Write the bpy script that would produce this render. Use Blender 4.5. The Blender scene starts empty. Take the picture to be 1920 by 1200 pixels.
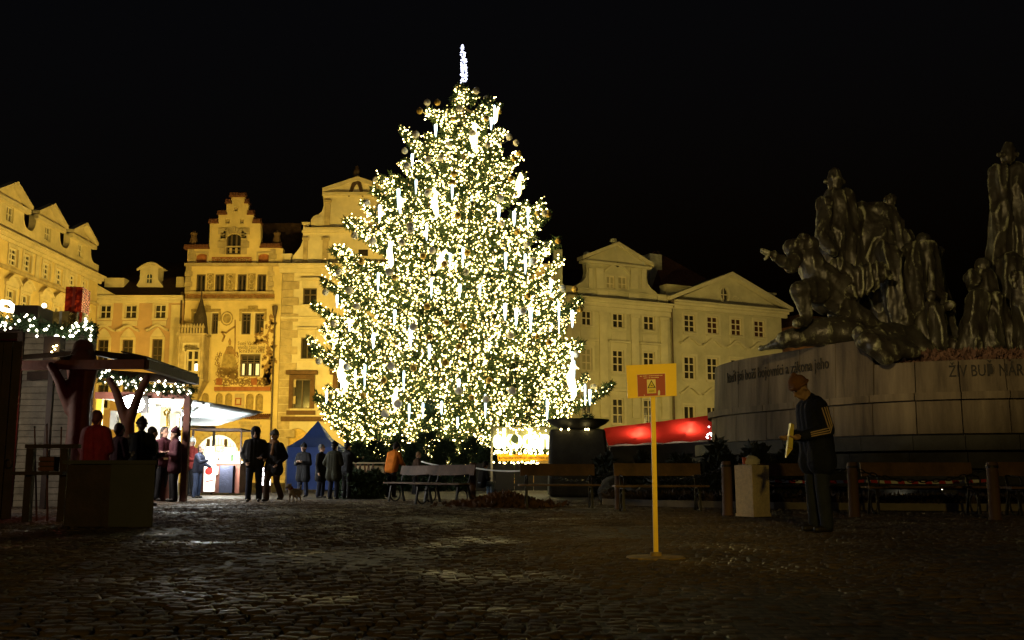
import bpy, bmesh, math, random
import numpy as np
from mathutils import Vector, Matrix, noise, geometry
random.seed(7); np.random.seed(7)
R = math.radians
S = bpy.context.scene
C = S.collection

# ---------------------------------------------------------------- camera, sky, light, exposure
CH, FPX, W0, H0 = 0.68, 1900.0, 1920.0, 1200.0
PITCH = math.atan(287.0/FPX)
cd = bpy.data.cameras.new('camera'); cam = bpy.data.objects.new('camera', cd); C.objects.link(cam)
cam.location = (0, 0, CH); cam.rotation_euler = (math.pi/2+PITCH, 0, 0)
cd.sensor_width = 36; cd.lens = 36*FPX/W0; cd.clip_start = .05; cd.clip_end = 2000
S.camera = cam
w = bpy.data.worlds.new('World'); S.world = w; w.use_nodes = True
wn = w.node_tree.nodes; bg = wn['Background']
sk = wn.new('ShaderNodeTexSky'); sk.sky_type = 'NISHITA'; sk.sun_disc = False
sk.sun_elevation = R(-4); sk.sun_rotation = R(200)
w.node_tree.links.new(sk.outputs[0], bg.inputs[0]); bg.inputs[1].default_value = 0.12
sd = bpy.data.lights.new('moon', 'SUN'); sun = bpy.data.objects.new('moon', sd); C.objects.link(sun)
sd.energy = 0.004; sd.angle = R(.5); sd.color = (.8, .85, 1); sun.rotation_euler = (R(50), 0, R(-20))
vs = S.view_settings
S.display_settings.display_device = 'sRGB'
vs.view_transform = 'Standard'; vs.look = 'None'; vs.exposure = 0; vs.gamma = 1; vs.use_curve_mapping = False
S.render.engine = 'CYCLES'
cy = S.cycles
cy.use_denoising = True
try: cy.denoiser = 'OPENIMAGEDENOISE'
except Exception: pass
cy.max_bounces = 5; cy.diffuse_bounces = 2; cy.glossy_bounces = 3; cy.transmission_bounces = 4
cy.sample_clamp_indirect = 4; cy.caustics_reflective = False; cy.caustics_refractive = False
cy.use_light_tree = True
SOD = (1, .68, .115)
def lamp(kind, name, loc, power, col, target=None, size=.25, spot=120, blend=.6):
    d = bpy.data.lights.new(name, kind); o = bpy.data.objects.new(name, d); C.objects.link(o)
    o.location = loc; d.energy = power; d.color = col
    if kind == 'AREA': d.size = size
    else: d.shadow_soft_size = size
    if kind == 'SPOT': d.spot_size = R(spot); d.spot_blend = blend
    if target is not None:
        o.rotation_euler = (Vector(target)-Vector(loc)).to_track_quat('-Z', 'Y').to_euler()
    return o
# sodium floodlights of the square, standing in front of the house fronts
for x in (-23.5, -17, -10.5, -3, 5):
    lamp('SPOT', 'floodlight', (x, 58.5, 5.5), (3200 if x < -20 else 4700) if x<4 else 2500, SOD, (x, 73, 10), .3, 125, .9)
lamp('SPOT', 'floodlight', (-17, 50, 5), 6400, SOD, (-30, 52, 8), .3, 125, .8)
lamp('SPOT', 'floodlight', (-17, 62, 5), 5600, SOD, (-30, 63, 8), .3, 115, .8)
for t in (4, 11, 18):
    lamp('SPOT', 'floodlight', (4.1+.89*t+.45*17, 78+.45*t-.89*17, 5.5), 1350, (1, .72, .20), (4.1+.89*t, 78+.45*t, 9), .3, 115, .9)
# street lamp of the square behind the camera, plus two added spots
lamp('POINT', 'unseen_lamp', (-3, -24, 5.0), 3900, SOD, None, .25)
lamp('SPOT', 'unseen_lamp', (0, -11, 6.5), 7000, (1, .70, .12), (1.15, 8.2, 1.3), 1.2, 10, .9)  # added narrow spot, only there to brighten the warning sign
lamp('SPOT', 'unseen_lamp', (1.0, 8.0, 6.0), 4600, (1, .74, .32), (10.8, 25, 7.4), .12, 42, .45)  # unseen added spot; its cone edge stands in for the wall's shadow

# ---------------------------------------------------------------- pixel rays to places
_f = Vector((0, math.cos(PITCH), math.sin(PITCH))); _u = Vector((0, -math.sin(PITCH), math.cos(PITCH)))
CAM = Vector((0, 0, CH))
def ray(px, py): return _f + Vector((1, 0, 0))*((px-960)/FPX) + _u*((600-py)/FPX)
def at(px, py, Y):
    d = ray(px, py); return CAM + d*(Y/d.y)
def atz(px, py, z):
    d = ray(px, py); return CAM + d*((z-CH)/d.z)
def gnd(px, py): return atz(px, py, 0)
def mpp(Y): return Y/FPX

# ---------------------------------------------------------------- materials
_mc = {}
def M(name, col, rough=.7, metal=0, var=.25, scale=3.0, bump=0, bscale=20., spec=.4, emit=None, estr=0, col2=None, streak=False, trans=0):
    if name in _mc: return _mc[name]
    m = bpy.data.materials.new(name); m.use_nodes = True; nt = m.node_tree; N = nt.nodes; L = nt.links
    b = N['Principled BSDF']; b.inputs['Roughness'].default_value = rough; b.inputs['Metallic'].default_value = metal
    b.inputs['Specular IOR Level'].default_value = spec
    c = tuple(col)+(1,)
    tc = N.new('ShaderNodeTexCoord')
    if var > 0 or col2:
        mp = N.new('ShaderNodeMapping'); L.new(tc.outputs['Object'], mp.inputs[0])
        if streak: mp.inputs['Scale'].default_value = (1, 1, .12)
        n = N.new('ShaderNodeTexNoise'); n.inputs['Scale'].default_value = scale; n.inputs['Detail'].default_value = 6
        n.inputs['Roughness'].default_value = .65
        L.new(mp.outputs[0], n.inputs['Vector'])
        r = N.new('ShaderNodeValToRGB'); r.color_ramp.elements[0].position = .32; r.color_ramp.elements[1].position = .68
        c2 = col2 if col2 else tuple(min(1, x*(1+var)) for x in col)
        c1 = col if col2 else tuple(x*(1-var) for x in col)
        r.color_ramp.elements[0].color = tuple(c1)+(1,); r.color_ramp.elements[1].color = tuple(c2)+(1,)
        L.new(n.outputs[0], r.inputs[0]); L.new(r.outputs[0], b.inputs['Base Color'])
    else: b.inputs['Base Color'].default_value = c
    if bump > 0:
        n2 = N.new('ShaderNodeTexNoise'); n2.inputs['Scale'].default_value = bscale; n2.inputs['Detail'].default_value = 5
        L.new(tc.outputs['Object'], n2.inputs['Vector'])
        bp = N.new('ShaderNodeBump'); bp.inputs['Strength'].default_value = bump; bp.inputs['Distance'].default_value = .03
        L.new(n2.outputs[0], bp.inputs['Height']); L.new(bp.outputs[0], b.inputs['Normal'])
    if emit: b.inputs['Emission Color'].default_value = tuple(emit)+(1,); b.inputs['Emission Strength'].default_value = estr
    if trans:
        t = N.new('ShaderNodeBsdfTranslucent'); t.inputs[0].default_value = c
        mx = N.new('ShaderNodeMixShader'); mx.inputs[0].default_value = trans
        L.new(b.outputs[0], mx.inputs[1]); L.new(t.outputs[0], mx.inputs[2]); L.new(mx.outputs[0], N['Material Output'].inputs[0])
    _mc[name] = m; return m
def E(name, col, s): return M(name, col, .5, var=0, emit=col, estr=s)

# ---------------------------------------------------------------- objects
def wloc(o):
    v = Vector((0, 0, 0))
    while o is not None: v += o.location; o = o.parent
    return v
def tag(o, label=None, cat=None, group=None, kind=None):
    if label: o['label'] = label
    if cat: o['category'] = cat
    if group: o['group'] = group
    if kind: o['kind'] = kind
    return o
def thing(name, label, cat, loc=(0, 0, 0), rz=0, group=None):
    o = bpy.data.objects.new(name, None); C.objects.link(o); o.location = loc; o.rotation_euler.z = rz
    o.empty_display_size = .2
    return tag(o, label, cat, group)
def link(name, me, parent=None, mat=None):
    if mat is not None and not me.materials: me.materials.append(mat)
    o = bpy.data.objects.new(name, me); C.objects.link(o)
    if parent is not None: o.parent = parent
    return o
def tree_copy(o, parent=None):
    c = o.copy(); C.objects.link(c)
    c.parent = parent
    for ch in list(o.children): tree_copy(ch, c)
    return c

class MB:
    def __init__(s): s.v = []; s.f = []
    def quad(s, a, b, c, d):
        n = len(s.v); s.v += [tuple(a), tuple(b), tuple(c), tuple(d)]; s.f.append((n, n+1, n+2, n+3)); return s
    def hexa(s, p):
        n = len(s.v); s.v += [tuple(x) for x in p]
        for q in ((0, 3, 2, 1), (4, 5, 6, 7), (0, 1, 5, 4), (1, 2, 6, 5), (2, 3, 7, 6), (3, 0, 4, 7)): s.f.append(tuple(n+i for i in q))
        return s
    def box(s, x0, y0, z0, x1, y1, z1):
        return s.hexa([(x0, y0, z0), (x1, y0, z0), (x1, y1, z0), (x0, y1, z0), (x0, y0, z1), (x1, y0, z1), (x1, y1, z1), (x0, y1, z1)])
    def bar(s, a, b, w, h=None, up=(0, 0, 1)):
        a = Vector(a); b = Vector(b); h = h or w; d = (b-a).normalized(); upv = Vector(up)
        if abs(d.dot(upv)) > .98: upv = Vector((0, 1, 0))
        x = d.cross(upv).normalized()*(w/2); y = x.cross(d).normalized()*(h/2)
        return s.hexa([a-x-y, a+x-y, a+x+y, a-x+y, b-x-y, b+x-y, b+x+y, b-x+y])
    def tube(s, pts, r, n=8, caps=True):
        pts = [Vector(p) for p in pts]; rr = r if isinstance(r, (list, tuple)) else [r]*len(pts)
        base = len(s.v); ref = Vector((.31, .2, .93))
        for i, p in enumerate(pts):
            d = (pts[min(i+1, len(pts)-1)]-pts[max(i-1, 0)])
            d = d.normalized() if d.length > 1e-9 else Vector((0, 0, 1))
            if abs(d.dot(ref)) > .95: ref = Vector((1, .1, 0))
            x = d.cross(ref).normalized(); y = d.cross(x)
            for k in range(n):
                a = 2*math.pi*k/n; s.v.append(tuple(p+(x*math.cos(a)+y*math.sin(a))*rr[i]))
        for i in range(len(pts)-1):
            for k in range(n):
                a = base+i*n+k; b2 = base+i*n+(k+1) % n; s.f.append((a, b2, b2+n, a+n))
        if caps:
            s.f.append(tuple(base+k for k in range(n))[::-1]); s.f.append(tuple(base+(len(pts)-1)*n+k for k in range(n)))
        return s
    def lathe(s, prof, c=(0, 0, 0), n=16, axis='z'):
        base = len(s.v)
        for (r, z) in prof:
            for k in range(n):
                a = 2*math.pi*k/n; s.v.append((c[0]+r*math.cos(a), c[1]+r*math.sin(a), c[2]+z))
        for i in range(len(prof)-1):
            for k in range(n):
                a = base+i*n+k; b = base+i*n+(k+1) % n; s.f.append((a, b, b+n, a+n))
        s.f.append(tuple(base+k for k in range(n))[::-1]); s.f.append(tuple(base+(len(prof)-1)*n+k for k in range(n)))
        return s
    def ball(s, c, r, n=10, m=6, sc=(1, 1, 1)):
        pr = [(max(1e-4, math.sin(math.pi*i/m)), -math.cos(math.pi*i/m)) for i in range(m+1)]
        base = len(s.v)
        for (q, z) in pr:
            for k in range(n):
                a = 2*math.pi*k/n; s.v.append((c[0]+r*sc[0]*q*math.cos(a), c[1]+r*sc[1]*q*math.sin(a), c[2]+r*sc[2]*z))
        for i in range(m):
            for k in range(n):
                a = base+i*n+k; b = base+i*n+(k+1) % n; s.f.append((a, b, b+n, a+n))
        return s
    def prism(s, poly, fr, d0, d1):
        """poly in (u,z); fr(u,z,d)->point"""
        n = len(s.v); k = len(poly)
        a = sum(poly[i][0]*poly[(i+1) % k][1]-poly[(i+1) % k][0]*poly[i][1] for i in range(k))
        if a < 0: poly = poly[::-1]
        s.v += [tuple(fr(u, z, d1)) for u, z in poly]+[tuple(fr(u, z, d0)) for u, z in poly]
        for t in geometry.tessellate_polygon([[Vector((u, z, 0)) for u, z in poly]]):
            s.f.append(tuple(n+i for i in t)); s.f.append(tuple(n+k+i for i in t[::-1]))
        for i in range(k):
            j = (i+1) % k; s.f.append((n+j, n+i, n+k+i, n+k+j))
        return s
    def mesh(s, name):
        me = bpy.data.meshes.new(name); me.from_pydata(s.v, [], s.f); me.update()
        return me
    def build(s, name, mat, parent=None, smooth=False, world=True):
        if parent is not None and world:
            o = wloc(parent); s.v = [(x-o.x, y-o.y, z-o.z) for x, y, z in s.v]
        me = s.mesh(name)
        if smooth:
            me.polygons.foreach_set('use_smooth', [True]*len(me.polygons))
            try: me.set_sharp_from_angle(angle=R(40))
            except Exception: pass
        return link(name, me, parent, mat)
def npmesh(name, v, f, mat, parent=None, smooth=False):
    """v (n,3), f (m,k) numpy arrays"""
    me = bpy.data.meshes.new(name); v = np.asarray(v, np.float32); f = np.asarray(f, np.int32); k = f.shape[1]
    if parent is not None: v = v-np.array(wloc(parent), np.float32)
    me.vertices.add(len(v)); me.vertices.foreach_set('co', v.ravel())
    me.loops.add(f.size); me.loops.foreach_set('vertex_index', f.ravel())
    me.polygons.add(len(f)); me.polygons.foreach_set('loop_start', np.arange(len(f), dtype=np.int32)*k)
    me.update(calc_edges=True); me.validate()
    if smooth: me.polygons.foreach_set('use_smooth', np.ones(len(me.polygons), bool))
    return link(name, me, parent, mat)

def capsule(mb, a, b, ra, rb, n=10):
    a = Vector(a); b = Vector(b); d = b-a; L = d.length
    if L < 1e-5: mb.ball(a, max(ra, rb), n, 6); return
    d /= L; pts = []; rr = []
    for i in range(4):
        t = math.pi/2*(i/3.0); pts.append(a-d*ra*math.cos(t)); rr.append(max(1e-4, ra*math.sin(t)))
    for i in range(1, 5):
        t = math.pi/2*(i/4.0); pts.append(b+d*rb*math.sin(t-0) if i else b); rr.append(max(1e-4, rb*math.cos(t)))
    pts.insert(4, b); rr.insert(4, rb)
    mb.tube(pts, rr, n)
def blob(name, caps, voxel, mat, parent=None, smooth=3, disp=None, local=True):
    """one continuous surface grown from overlapping tapered limbs"""
    mb = MB()
    for c in caps:
        if len(c) == 4: capsule(mb, *c)
        elif len(c) == 3: mb.ball(c[0], c[1], 12, 8, c[2])
    me = mb.mesh('tmp'); ob = bpy.data.objects.new('tmp', me); C.objects.link(ob)
    m = ob.modifiers.new('r', 'REMESH'); m.mode = 'VOXEL'; m.voxel_size = voxel
    if smooth: q = ob.modifiers.new('s', 'SMOOTH'); q.iterations = smooth; q.factor = .5
    dg = bpy.context.evaluated_depsgraph_get(); dg.update()
    me2 = bpy.data.meshes.new_from_object(ob.evaluated_get(dg)); me2.name = name
    bpy.data.objects.remove(ob); bpy.data.meshes.remove(me)
    if disp:
        nv = len(me2.vertices); co = np.empty(nv*3, np.float32); me2.vertices.foreach_get('co', co); co = co.reshape(-1, 3)
        no = np.empty(nv*3, np.float32); me2.vertex_normals.foreach_get('vector', no); no = no.reshape(-1, 3)
        co = co+no*disp(co)[:, None]; me2.vertices.foreach_set('co', co.astype(np.float32).ravel()); me2.update()
    if parent is not None and not local:
        o = wloc(parent); me2.transform(Matrix.Translation(-o))
    me2.polygons.foreach_set('use_smooth', [True]*len(me2.polygons))
    me2.materials.clear()
    return link(name, me2, parent, mat)
_tc = {}
def text_mesh(s, size, depth=.01, shear=0, bold=0):
    cu = bpy.data.curves.new('t', 'FONT'); cu.body = s; cu.size = size; cu.extrude = depth; cu.resolution_u = 2; cu.shear = shear; cu.offset = bold
    ob = bpy.data.objects.new('t', cu); C.objects.link(ob); dg = bpy.context.evaluated_depsgraph_get(); dg.update()
    me = bpy.data.meshes.new_from_object(ob.evaluated_get(dg)); bpy.data.objects.remove(ob); bpy.data.curves.remove(cu)
    return me
def text_on(name, s, width, fr, mat, parent, depth=.008, height=None, d=0.004, bold=0):
    """lettering scaled to a given width, laid in frame fr(u,z,d) from the origin"""
    me = text_mesh(s, 1.0, .5, 0, bold); nv = len(me.vertices)
    co = np.empty(nv*3, np.float32); me.vertices.foreach_get('co', co); co = co.reshape(-1, 3)
    x0, x1 = co[:, 0].min(), co[:, 0].max(); k = width/(x1-x0); kz = k if height is None else height/(co[:, 1].max()-co[:, 1].min())
    off = wloc(parent) if parent is not None else Vector((0, 0, 0))
    out = [fr(float((a-x0)*k), float(b*kz), float(d+(c+.5)*depth))-off for a, b, c in co]
    me.vertices.foreach_set('co', np.array([tuple(p) for p in out], np.float32).ravel()); me.update()
    me.materials.clear(); o = link(name, me, parent, mat)
    return o
# ---------------------------------------------------------------- shared materials
m_glass = M('window_glass', (.012, .012, .013), .14, var=0, col2=(.05, .04, .025), scale=1.1, spec=.6)
m_wfr = M('window_frame_paint', (.62, .55, .42), .55, var=.12)
m_wfrd = M('dark_window_frame', (.10, .07, .045), .6, var=.2)
m_roof = M('roof_tiles', (.055, .028, .018), .85, var=.4, scale=4, bump=.5, bscale=8)
m_tilecap = M('red_cap_tiles', (.13, .05, .03), .8, var=.35, scale=6)
m_pipe = M('downpipe_metal', (.07, .045, .03), .55, var=.3)
m_cream = M('cream_render', (.62, .52, .33), .9, var=.22, scale=.5, bump=.25, bscale=6)
m_cream2 = M('pale_cream_render', (.64, .55, .39), .9, var=.2, scale=.5, bump=.25, bscale=6)
m_ochre = M('ochre_render', (.63, .49, .25), .9, var=.2, scale=.5, bump=.25, bscale=6)
m_salmon = M('salmon_render', (.50, .33, .20), .9, var=.16, scale=.5, bump=.25, bscale=6)
m_trim = M('stone_trim', (.60, .51, .35), .85, var=.15, scale=1.2, bump=.2)
m_sand = M('sandstone', (.42, .33, .20), .9, var=.3, scale=1.5, bump=.4, bscale=9)
m_grey = M('grey_green_render', (.46, .43, .32), .9, var=.2, scale=.5, bump=.25, bscale=6)
m_grey2 = M('grey_trim', (.54, .50, .38), .85, var=.13, scale=.8)
m_brownp = M('brown_wall_paint', (.29, .175, .07), .9, var=.35, scale=3)
m_olive = M('olive_wall_paint', (.33, .24, .10), .9, var=.35, scale=4)
m_redp = M('red_brown_paint', (.30, .11, .045), .9, var=.3, scale=3)

class Fac:
    def __init__(s, P0, ang):
        s.P = Vector((P0[0], P0[1], 0)); s.u = Vector((math.cos(ang), math.sin(ang), 0)); s.n = Vector((math.sin(ang), -math.cos(ang), 0))
    def __call__(s, u, z, d=0): return s.P+s.u*u+s.n*d+Vector((0, 0, z))
    def uz(s, px, py, d=0):
        r = ray(px, py); P = s.P+s.n*d; t = (P-CAM).dot(s.n)/r.dot(s.n); q = CAM+r*t
        return ((q-P).dot(s.u), q.z)
    def rect(s, x0, y0, x1, y1):
        xm, ym = (x0+x1)/2, (y0+y1)/2
        return (s.uz(x0, ym)[0], s.uz(xm, y1)[1], s.uz(x1, ym)[0], s.uz(xm, y0)[1])
    def poly(s, pts): return [s.uz(*p) for p in pts]
    def box(s, mb, u0, z0, u1, z1, d0, d1):
        if u1 < u0: u0, u1 = u1, u0
        return mb.hexa([s(u0, z0, d1), s(u1, z0, d1), s(u1, z0, d0), s(u0, z0, d0), s(u0, z1, d1), s(u1, z1, d1), s(u1, z1, d0), s(u0, z1, d0)])
    def pbox(s, mb, x0, y0, x1, y1, d0, d1):
        u0, z0, u1, z1 = s.rect(x0, y0, x1, y1); return s.box(mb, u0, z0, u1, z1, d0, d1)
def arch_poly(u0, z0, u1, z1, n=8, seg=1.0):
    r = (u1-u0)/2; c = (u0+u1)/2; rz = r*seg
    return [(u0, z0), (u1, z0)]+[(c+r*math.cos(math.pi*i/n), z1-rz+rz*math.sin(math.pi*i/n)) for i in range(n+1)]
def wall(b, F, outline, holes, mat, thick=.5, reveal=.28, name='wall'):
    """front face with real openings, reveals and thickness"""
    def area(p): return sum(p[i][0]*p[(i+1) % len(p)][1]-p[(i+1) % len(p)][0]*p[i][1] for i in range(len(p)))
    if area(outline) < 0: outline = outline[::-1]
    hs = [h[::-1] if area(h) > 0 else h for h in holes]
    loops = [outline]+hs; flat = [p for l in loops for p in l]
    mb = MB(); n = len(flat)
    mb.v += [tuple(F(u, z, 0)) for u, z in flat]
    for t in geometry.tessellate_polygon([[Vector((u, z, 0)) for u, z in l] for l in loops]):
        a, bb, c = [flat[i] for i in t]
        ar = (bb[0]-a[0])*(c[1]-a[1])-(c[0]-a[0])*(bb[1]-a[1])
        if abs(ar) < 1e-9: continue
        mb.f.append(tuple(t) if ar > 0 else tuple(t[::-1]))
    k = 0
    for li, l in enumerate(loops):
        t = thick if li == 0 else reveal; base = len(mb.v)
        mb.v += [tuple(F(u, z, -t)) for u, z in l]; m = len(l)
        for i in range(m):
            j = (i+1) % m; mb.f.append((k+j, k+i, base+i, base+j))
        k += m
    return mb.build(name, mat, b)
def window(b, F, r, cols=2, rows=(.6,), fr=m_wfr, arch=0, pane=m_glass, fw=.07, dep=-.13, sill=None, bw=None):
    u0, z0, u1, z1 = r; bw = bw or fw
    mb = MB()
    e = .004
    F.box(mb, u0+e, z0+e, u0+fw, z1-e, dep-.05, dep+.04); F.box(mb, u1-fw, z0+e, u1-e, z1-e, dep-.05, dep+.04)
    F.box(mb, u0+fw, z0+e, u1-fw, z0+fw, dep-.05, dep+.037)
    if not arch: F.box(mb, u0+fw, z1-fw, u1-fw, z1-e, dep-.05, dep+.037)
    for i in range(1, cols):
        c = u0+(u1-u0)*i/cols; F.box(mb, c-bw*.6, z0+fw, c+bw*.6, z1-(0 if arch else fw), dep-.03, dep+.03)
    for q in rows:
        c = z0+(z1-z0)*q; F.box(mb, u0+fw, c-bw/2, u1-fw, c+bw/2, dep-.027, dep+.027)
    w = mb.build('window', fr, b)
    p = MB()
    if arch: p.prism(arch_poly(u0+e, z0+e, u1-e, z1-e, 8, arch), F, dep-.07, dep-.06)
    else: F.box(p, u0+e, z0+e, u1-e, z1-e, dep-.07, dep-.06)
    p.build('pane', pane, w)
    if sill is not None:
        q = MB(); F.box(q, u0-.14, z0-.14, u1+.14, z0-.005, .003, .14); q.build('sill', sill, w)
    return w
def surround(b, F, r, mat, wd=.14, d=.05, name='window_surround'):
    u0, z0, u1, z1 = r; mb = MB()
    F.box(mb, u0-wd, z0, u0-.003, z1, .003, d); F.box(mb, u1+.003, z0, u1+wd, z1, .003, d); F.box(mb, u0-wd, z1+.003, u1+wd, z1+wd, .003, d)
    return mb.build(name, mat, b)
def band(b, F, x0, y0, x1, y1, mat, d=.1, name='string_course', d0=.003):
    mb = MB(); F.pbox(mb, x0, y0, x1, y1, d0, d); return mb.build(name, mat, b)
def cornice(b, F, u0, u1, z, mat, steps=((.0, .25, .15), (.25, .5, .35), (.5, .62, .5)), name='cornice'):
    mb = MB()
    for a, c, d in steps: F.box(mb, u0, z+a, u1, z+c-.002, -.02, d)
    return mb.build(name, mat, b)
def bodybox(b, F, u0, u1, z, mat, depth=11):
    mb = MB(); F.box(mb, u0+.02, 0, u1-.02, z, -.55, -depth); return mb.build('side_walls', mat, b)
def roof(b, F, u0, u1, ze, zr, depth=11, hip=0, mat=m_roof, d0=-.1):
    mb = MB(); m = -depth/2
    p = [F(u0, ze, d0), F(u1, ze, d0), F(u1, ze, -depth), F(u0, ze, -depth), F(u0+hip, zr, m), F(u1-hip, zr, m)]
    n = len(mb.v); mb.v += [tuple(x) for x in p]
    mb.f += [(n, n+1, n+5, n+4), (n+2, n+3, n+4, n+5), (n+1, n+2, n+5), (n+3, n, n+4), (n+3, n+2, n+1, n)]
    return mb.build('roof', mat, b)
def arc_hood(F, r, up, h, mat, b, name='window_hood', wd=.2, n=8, th=.16, d=.28, dip=0):
    u0, z0, u1, z1 = r; mb = MB(); c = (u0+u1)/2; a = (u1-u0)/2+wd; zb = z1+up
    pt = [(c-a+2*a*i/n, zb+h*(math.sin(math.pi*i/n) if not dip else (.5-.5*math.cos(2*math.pi*i/n)))) for i in range(n+1)]
    for i in range(n):
        (p, q), (s, t) = pt[i], pt[i+1]
        mb.hexa([F(p, q, d), F(s, t, d), F(s, t, .003), F(p, q, .003), F(p, q+th, d), F(s, t+th, d), F(s, t+th, .003), F(p, q+th, .003)])
    return mb.build(name, mat, b)
def downpipe(F, b, x, y0, y1, d=.12, r=.065, funnel=True):
    u, z0 = F.uz(x, y1); u2, z1 = F.uz(x, y0); mb = MB(); mb.tube([F(u2, max(0.02, z0), d), F(u2, z1, d)], r, 8)
    if funnel: mb.lathe([(.1, -.7), (.14, -.6), (.2, -.15), (.22, 0)], F(u2, z1, d+.12), 8)
    return mb.build('downpipe', m_pipe, b)

# ================================================================ ground
ground = MB().quad((-160, -60, -.012), (160, -60, -.012), (160, 260, -.012), (-160, 260, -.012)).build('ground', None)
ground['kind'] = 'structure'
def ground_mat():
    m = bpy.data.materials.new('square_paving'); m.use_nodes = True; nt = m.node_tree; N = nt.nodes; L = nt.links; b = N['Principled BSDF']
    tc = N.new('ShaderNodeTexCoord'); br = N.new('ShaderNodeTexBrick'); L.new(tc.outputs['Object'], br.inputs['Vector'])
    br.inputs['Scale'].default_value = 1; br.inputs['Brick Width'].default_value = .12; br.inputs['Row Height'].default_value = .104; br.inputs['Mortar Size'].default_value = .014
    n = N.new('ShaderNodeTexNoise'); n.inputs['Scale'].default_value = .5; n.inputs['Detail'].default_value = 8; L.new(tc.outputs['Object'], n.inputs['Vector'])
    r = N.new('ShaderNodeValToRGB'); r.color_ramp.elements[0].position = .35; r.color_ramp.elements[1].position = .7
    r.color_ramp.elements[0].color = (.05, .038, .027, 1); r.color_ramp.elements[1].color = (.14, .11, .08, 1)
    L.new(n.outputs[0], r.inputs[0]); mx = N.new('ShaderNodeMixRGB'); mx.blend_type = 'MULTIPLY'; mx.inputs[0].default_value = .8
    br.inputs['Color1'].default_value = (1, 1, 1, 1); br.inputs['Color2'].default_value = (.75, .75, .75, 1); br.inputs['Mortar'].default_value = (.25, .25, .25, 1)
    L.new(r.outputs[0], mx.inputs[1]); L.new(br.outputs[0], mx.inputs[2]); L.new(mx.outputs[0], b.inputs['Base Color'])
    bp = N.new('ShaderNodeBump'); bp.inputs['Strength'].default_value = .6; bp.inputs['Distance'].default_value = .02
    inv = N.new('ShaderNodeMath'); inv.operation = 'SUBTRACT'; inv.inputs[0].default_value = 1; L.new(br.outputs['Fac'], inv.inputs[1])
    L.new(inv.outputs[0], bp.inputs['Height']); L.new(bp.outputs[0], b.inputs['Normal']); b.inputs['Roughness'].default_value = .75; b.inputs['Specular IOR Level'].default_value = .25
    return m
ground.data.materials.clear(); ground.data.materials.append(ground_mat())
# setts near the camera: the nearest 300 one by one, the rest joined
def sett_mat():
    m = M('granite_setts', (.05, .034, .022), .5, var=0, col2=(.13, .088, .056), scale=.9, bump=.5, bscale=40, spec=.3)
    N = m.node_tree.nodes; L = m.node_tree.links; b = N['Principled BSDF']
    n = N.new('ShaderNodeTexNoise'); n.inputs['Scale'].default_value = .8; n.inputs['Detail'].default_value = 5
    tc = N.new('ShaderNodeTexCoord'); L.new(tc.outputs['Object'], n.inputs['Vector'])
    r = N.new('ShaderNodeMapRange'); r.inputs[1].default_value = .33; r.inputs[2].default_value = .50; r.inputs[3].default_value = .40; r.inputs[4].default_value = .9
    L.new(n.outputs[0], r.inputs[0]); L.new(r.outputs[0], b.inputs['Roughness'])
    return m
m_sett = sett_mat()
def build_setts():
    rs = np.random.RandomState(3); P = []
    y = 2.6; row = 0
    while y < 27:
        hw = .52*y+.6; off = rs.rand()*.12
        xs = np.arange(-hw+off, hw, .118)
        wob = .035*np.sin(xs*1.3+y*.7)+.02*np.sin(xs*3.1)
        for x, wv in zip(xs, wob): P.append((x+rs.uniform(-.012, .012), y+wv+rs.uniform(-.01, .01), rs.uniform(-.007, .005)+.012*math.sin(x*1.1)*math.sin(y*.9)))
        y += .104; row += 1
    P = np.array(P); n = len(P)
    hx = .054*rs.uniform(.86, 1.05, n); hy = .047*rs.uniform(.86, 1.04, n); rot = rs.normal(0, .07, n)
    ring = np.array([(-1, -1), (1, -1), (1, 1), (-1, 1)])
    def verts(i, tilt):
        out = []
        for (sc, z) in ((1, -.06), (1, -.012), (.80, 0)):
            for k in range(4):
                a, b = ring[k]*sc*(hx[i], hy[i]); c, s = math.cos(rot[i]), math.sin(rot[i])
                out.append((a*c-b*s, a*s+b*c, z+(tilt[0]*a+tilt[1]*b)))
        return out
    F0 = [(8, 9, 10, 11)]
    for l in (0, 4):
        for k in range(4): F0.append((l+k, l+(k+1) % 4, l+4+(k+1) % 4, l+4+k))
    F0 = np.array(F0); V = np.zeros((n, 12, 3)); tl = rs.normal(0, .05, (n, 2))
    for i in range(n): V[i] = verts(i, tl[i])
    near = np.argsort(P[:, 1])[:300]; msk = np.ones(n, bool); msk[near] = False
    shared = []
    for i in near[:10]:
        me = bpy.data.meshes.new('cobblestone'); me.from_pydata([tuple(v) for v in V[i]], [], [tuple(f) for f in F0]); me.materials.append(m_sett); me.update(); shared.append(me)
    for j, i in enumerate(near):
        o = bpy.data.objects.new('cobblestone', shared[j % 10]); C.objects.link(o); o.parent = ground; o.location = P[i]
    idx = np.where(msk)[0]; VV = (V[idx]+P[idx][:, None, :]).reshape(-1, 3); FF = (F0[None]+(np.arange(len(idx))*12)[:, None, None]).reshape(-1, 4)
    o = npmesh('cobblestones', VV, FF, m_sett, ground); o['kind'] = 'stuff'
build_setts()

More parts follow.
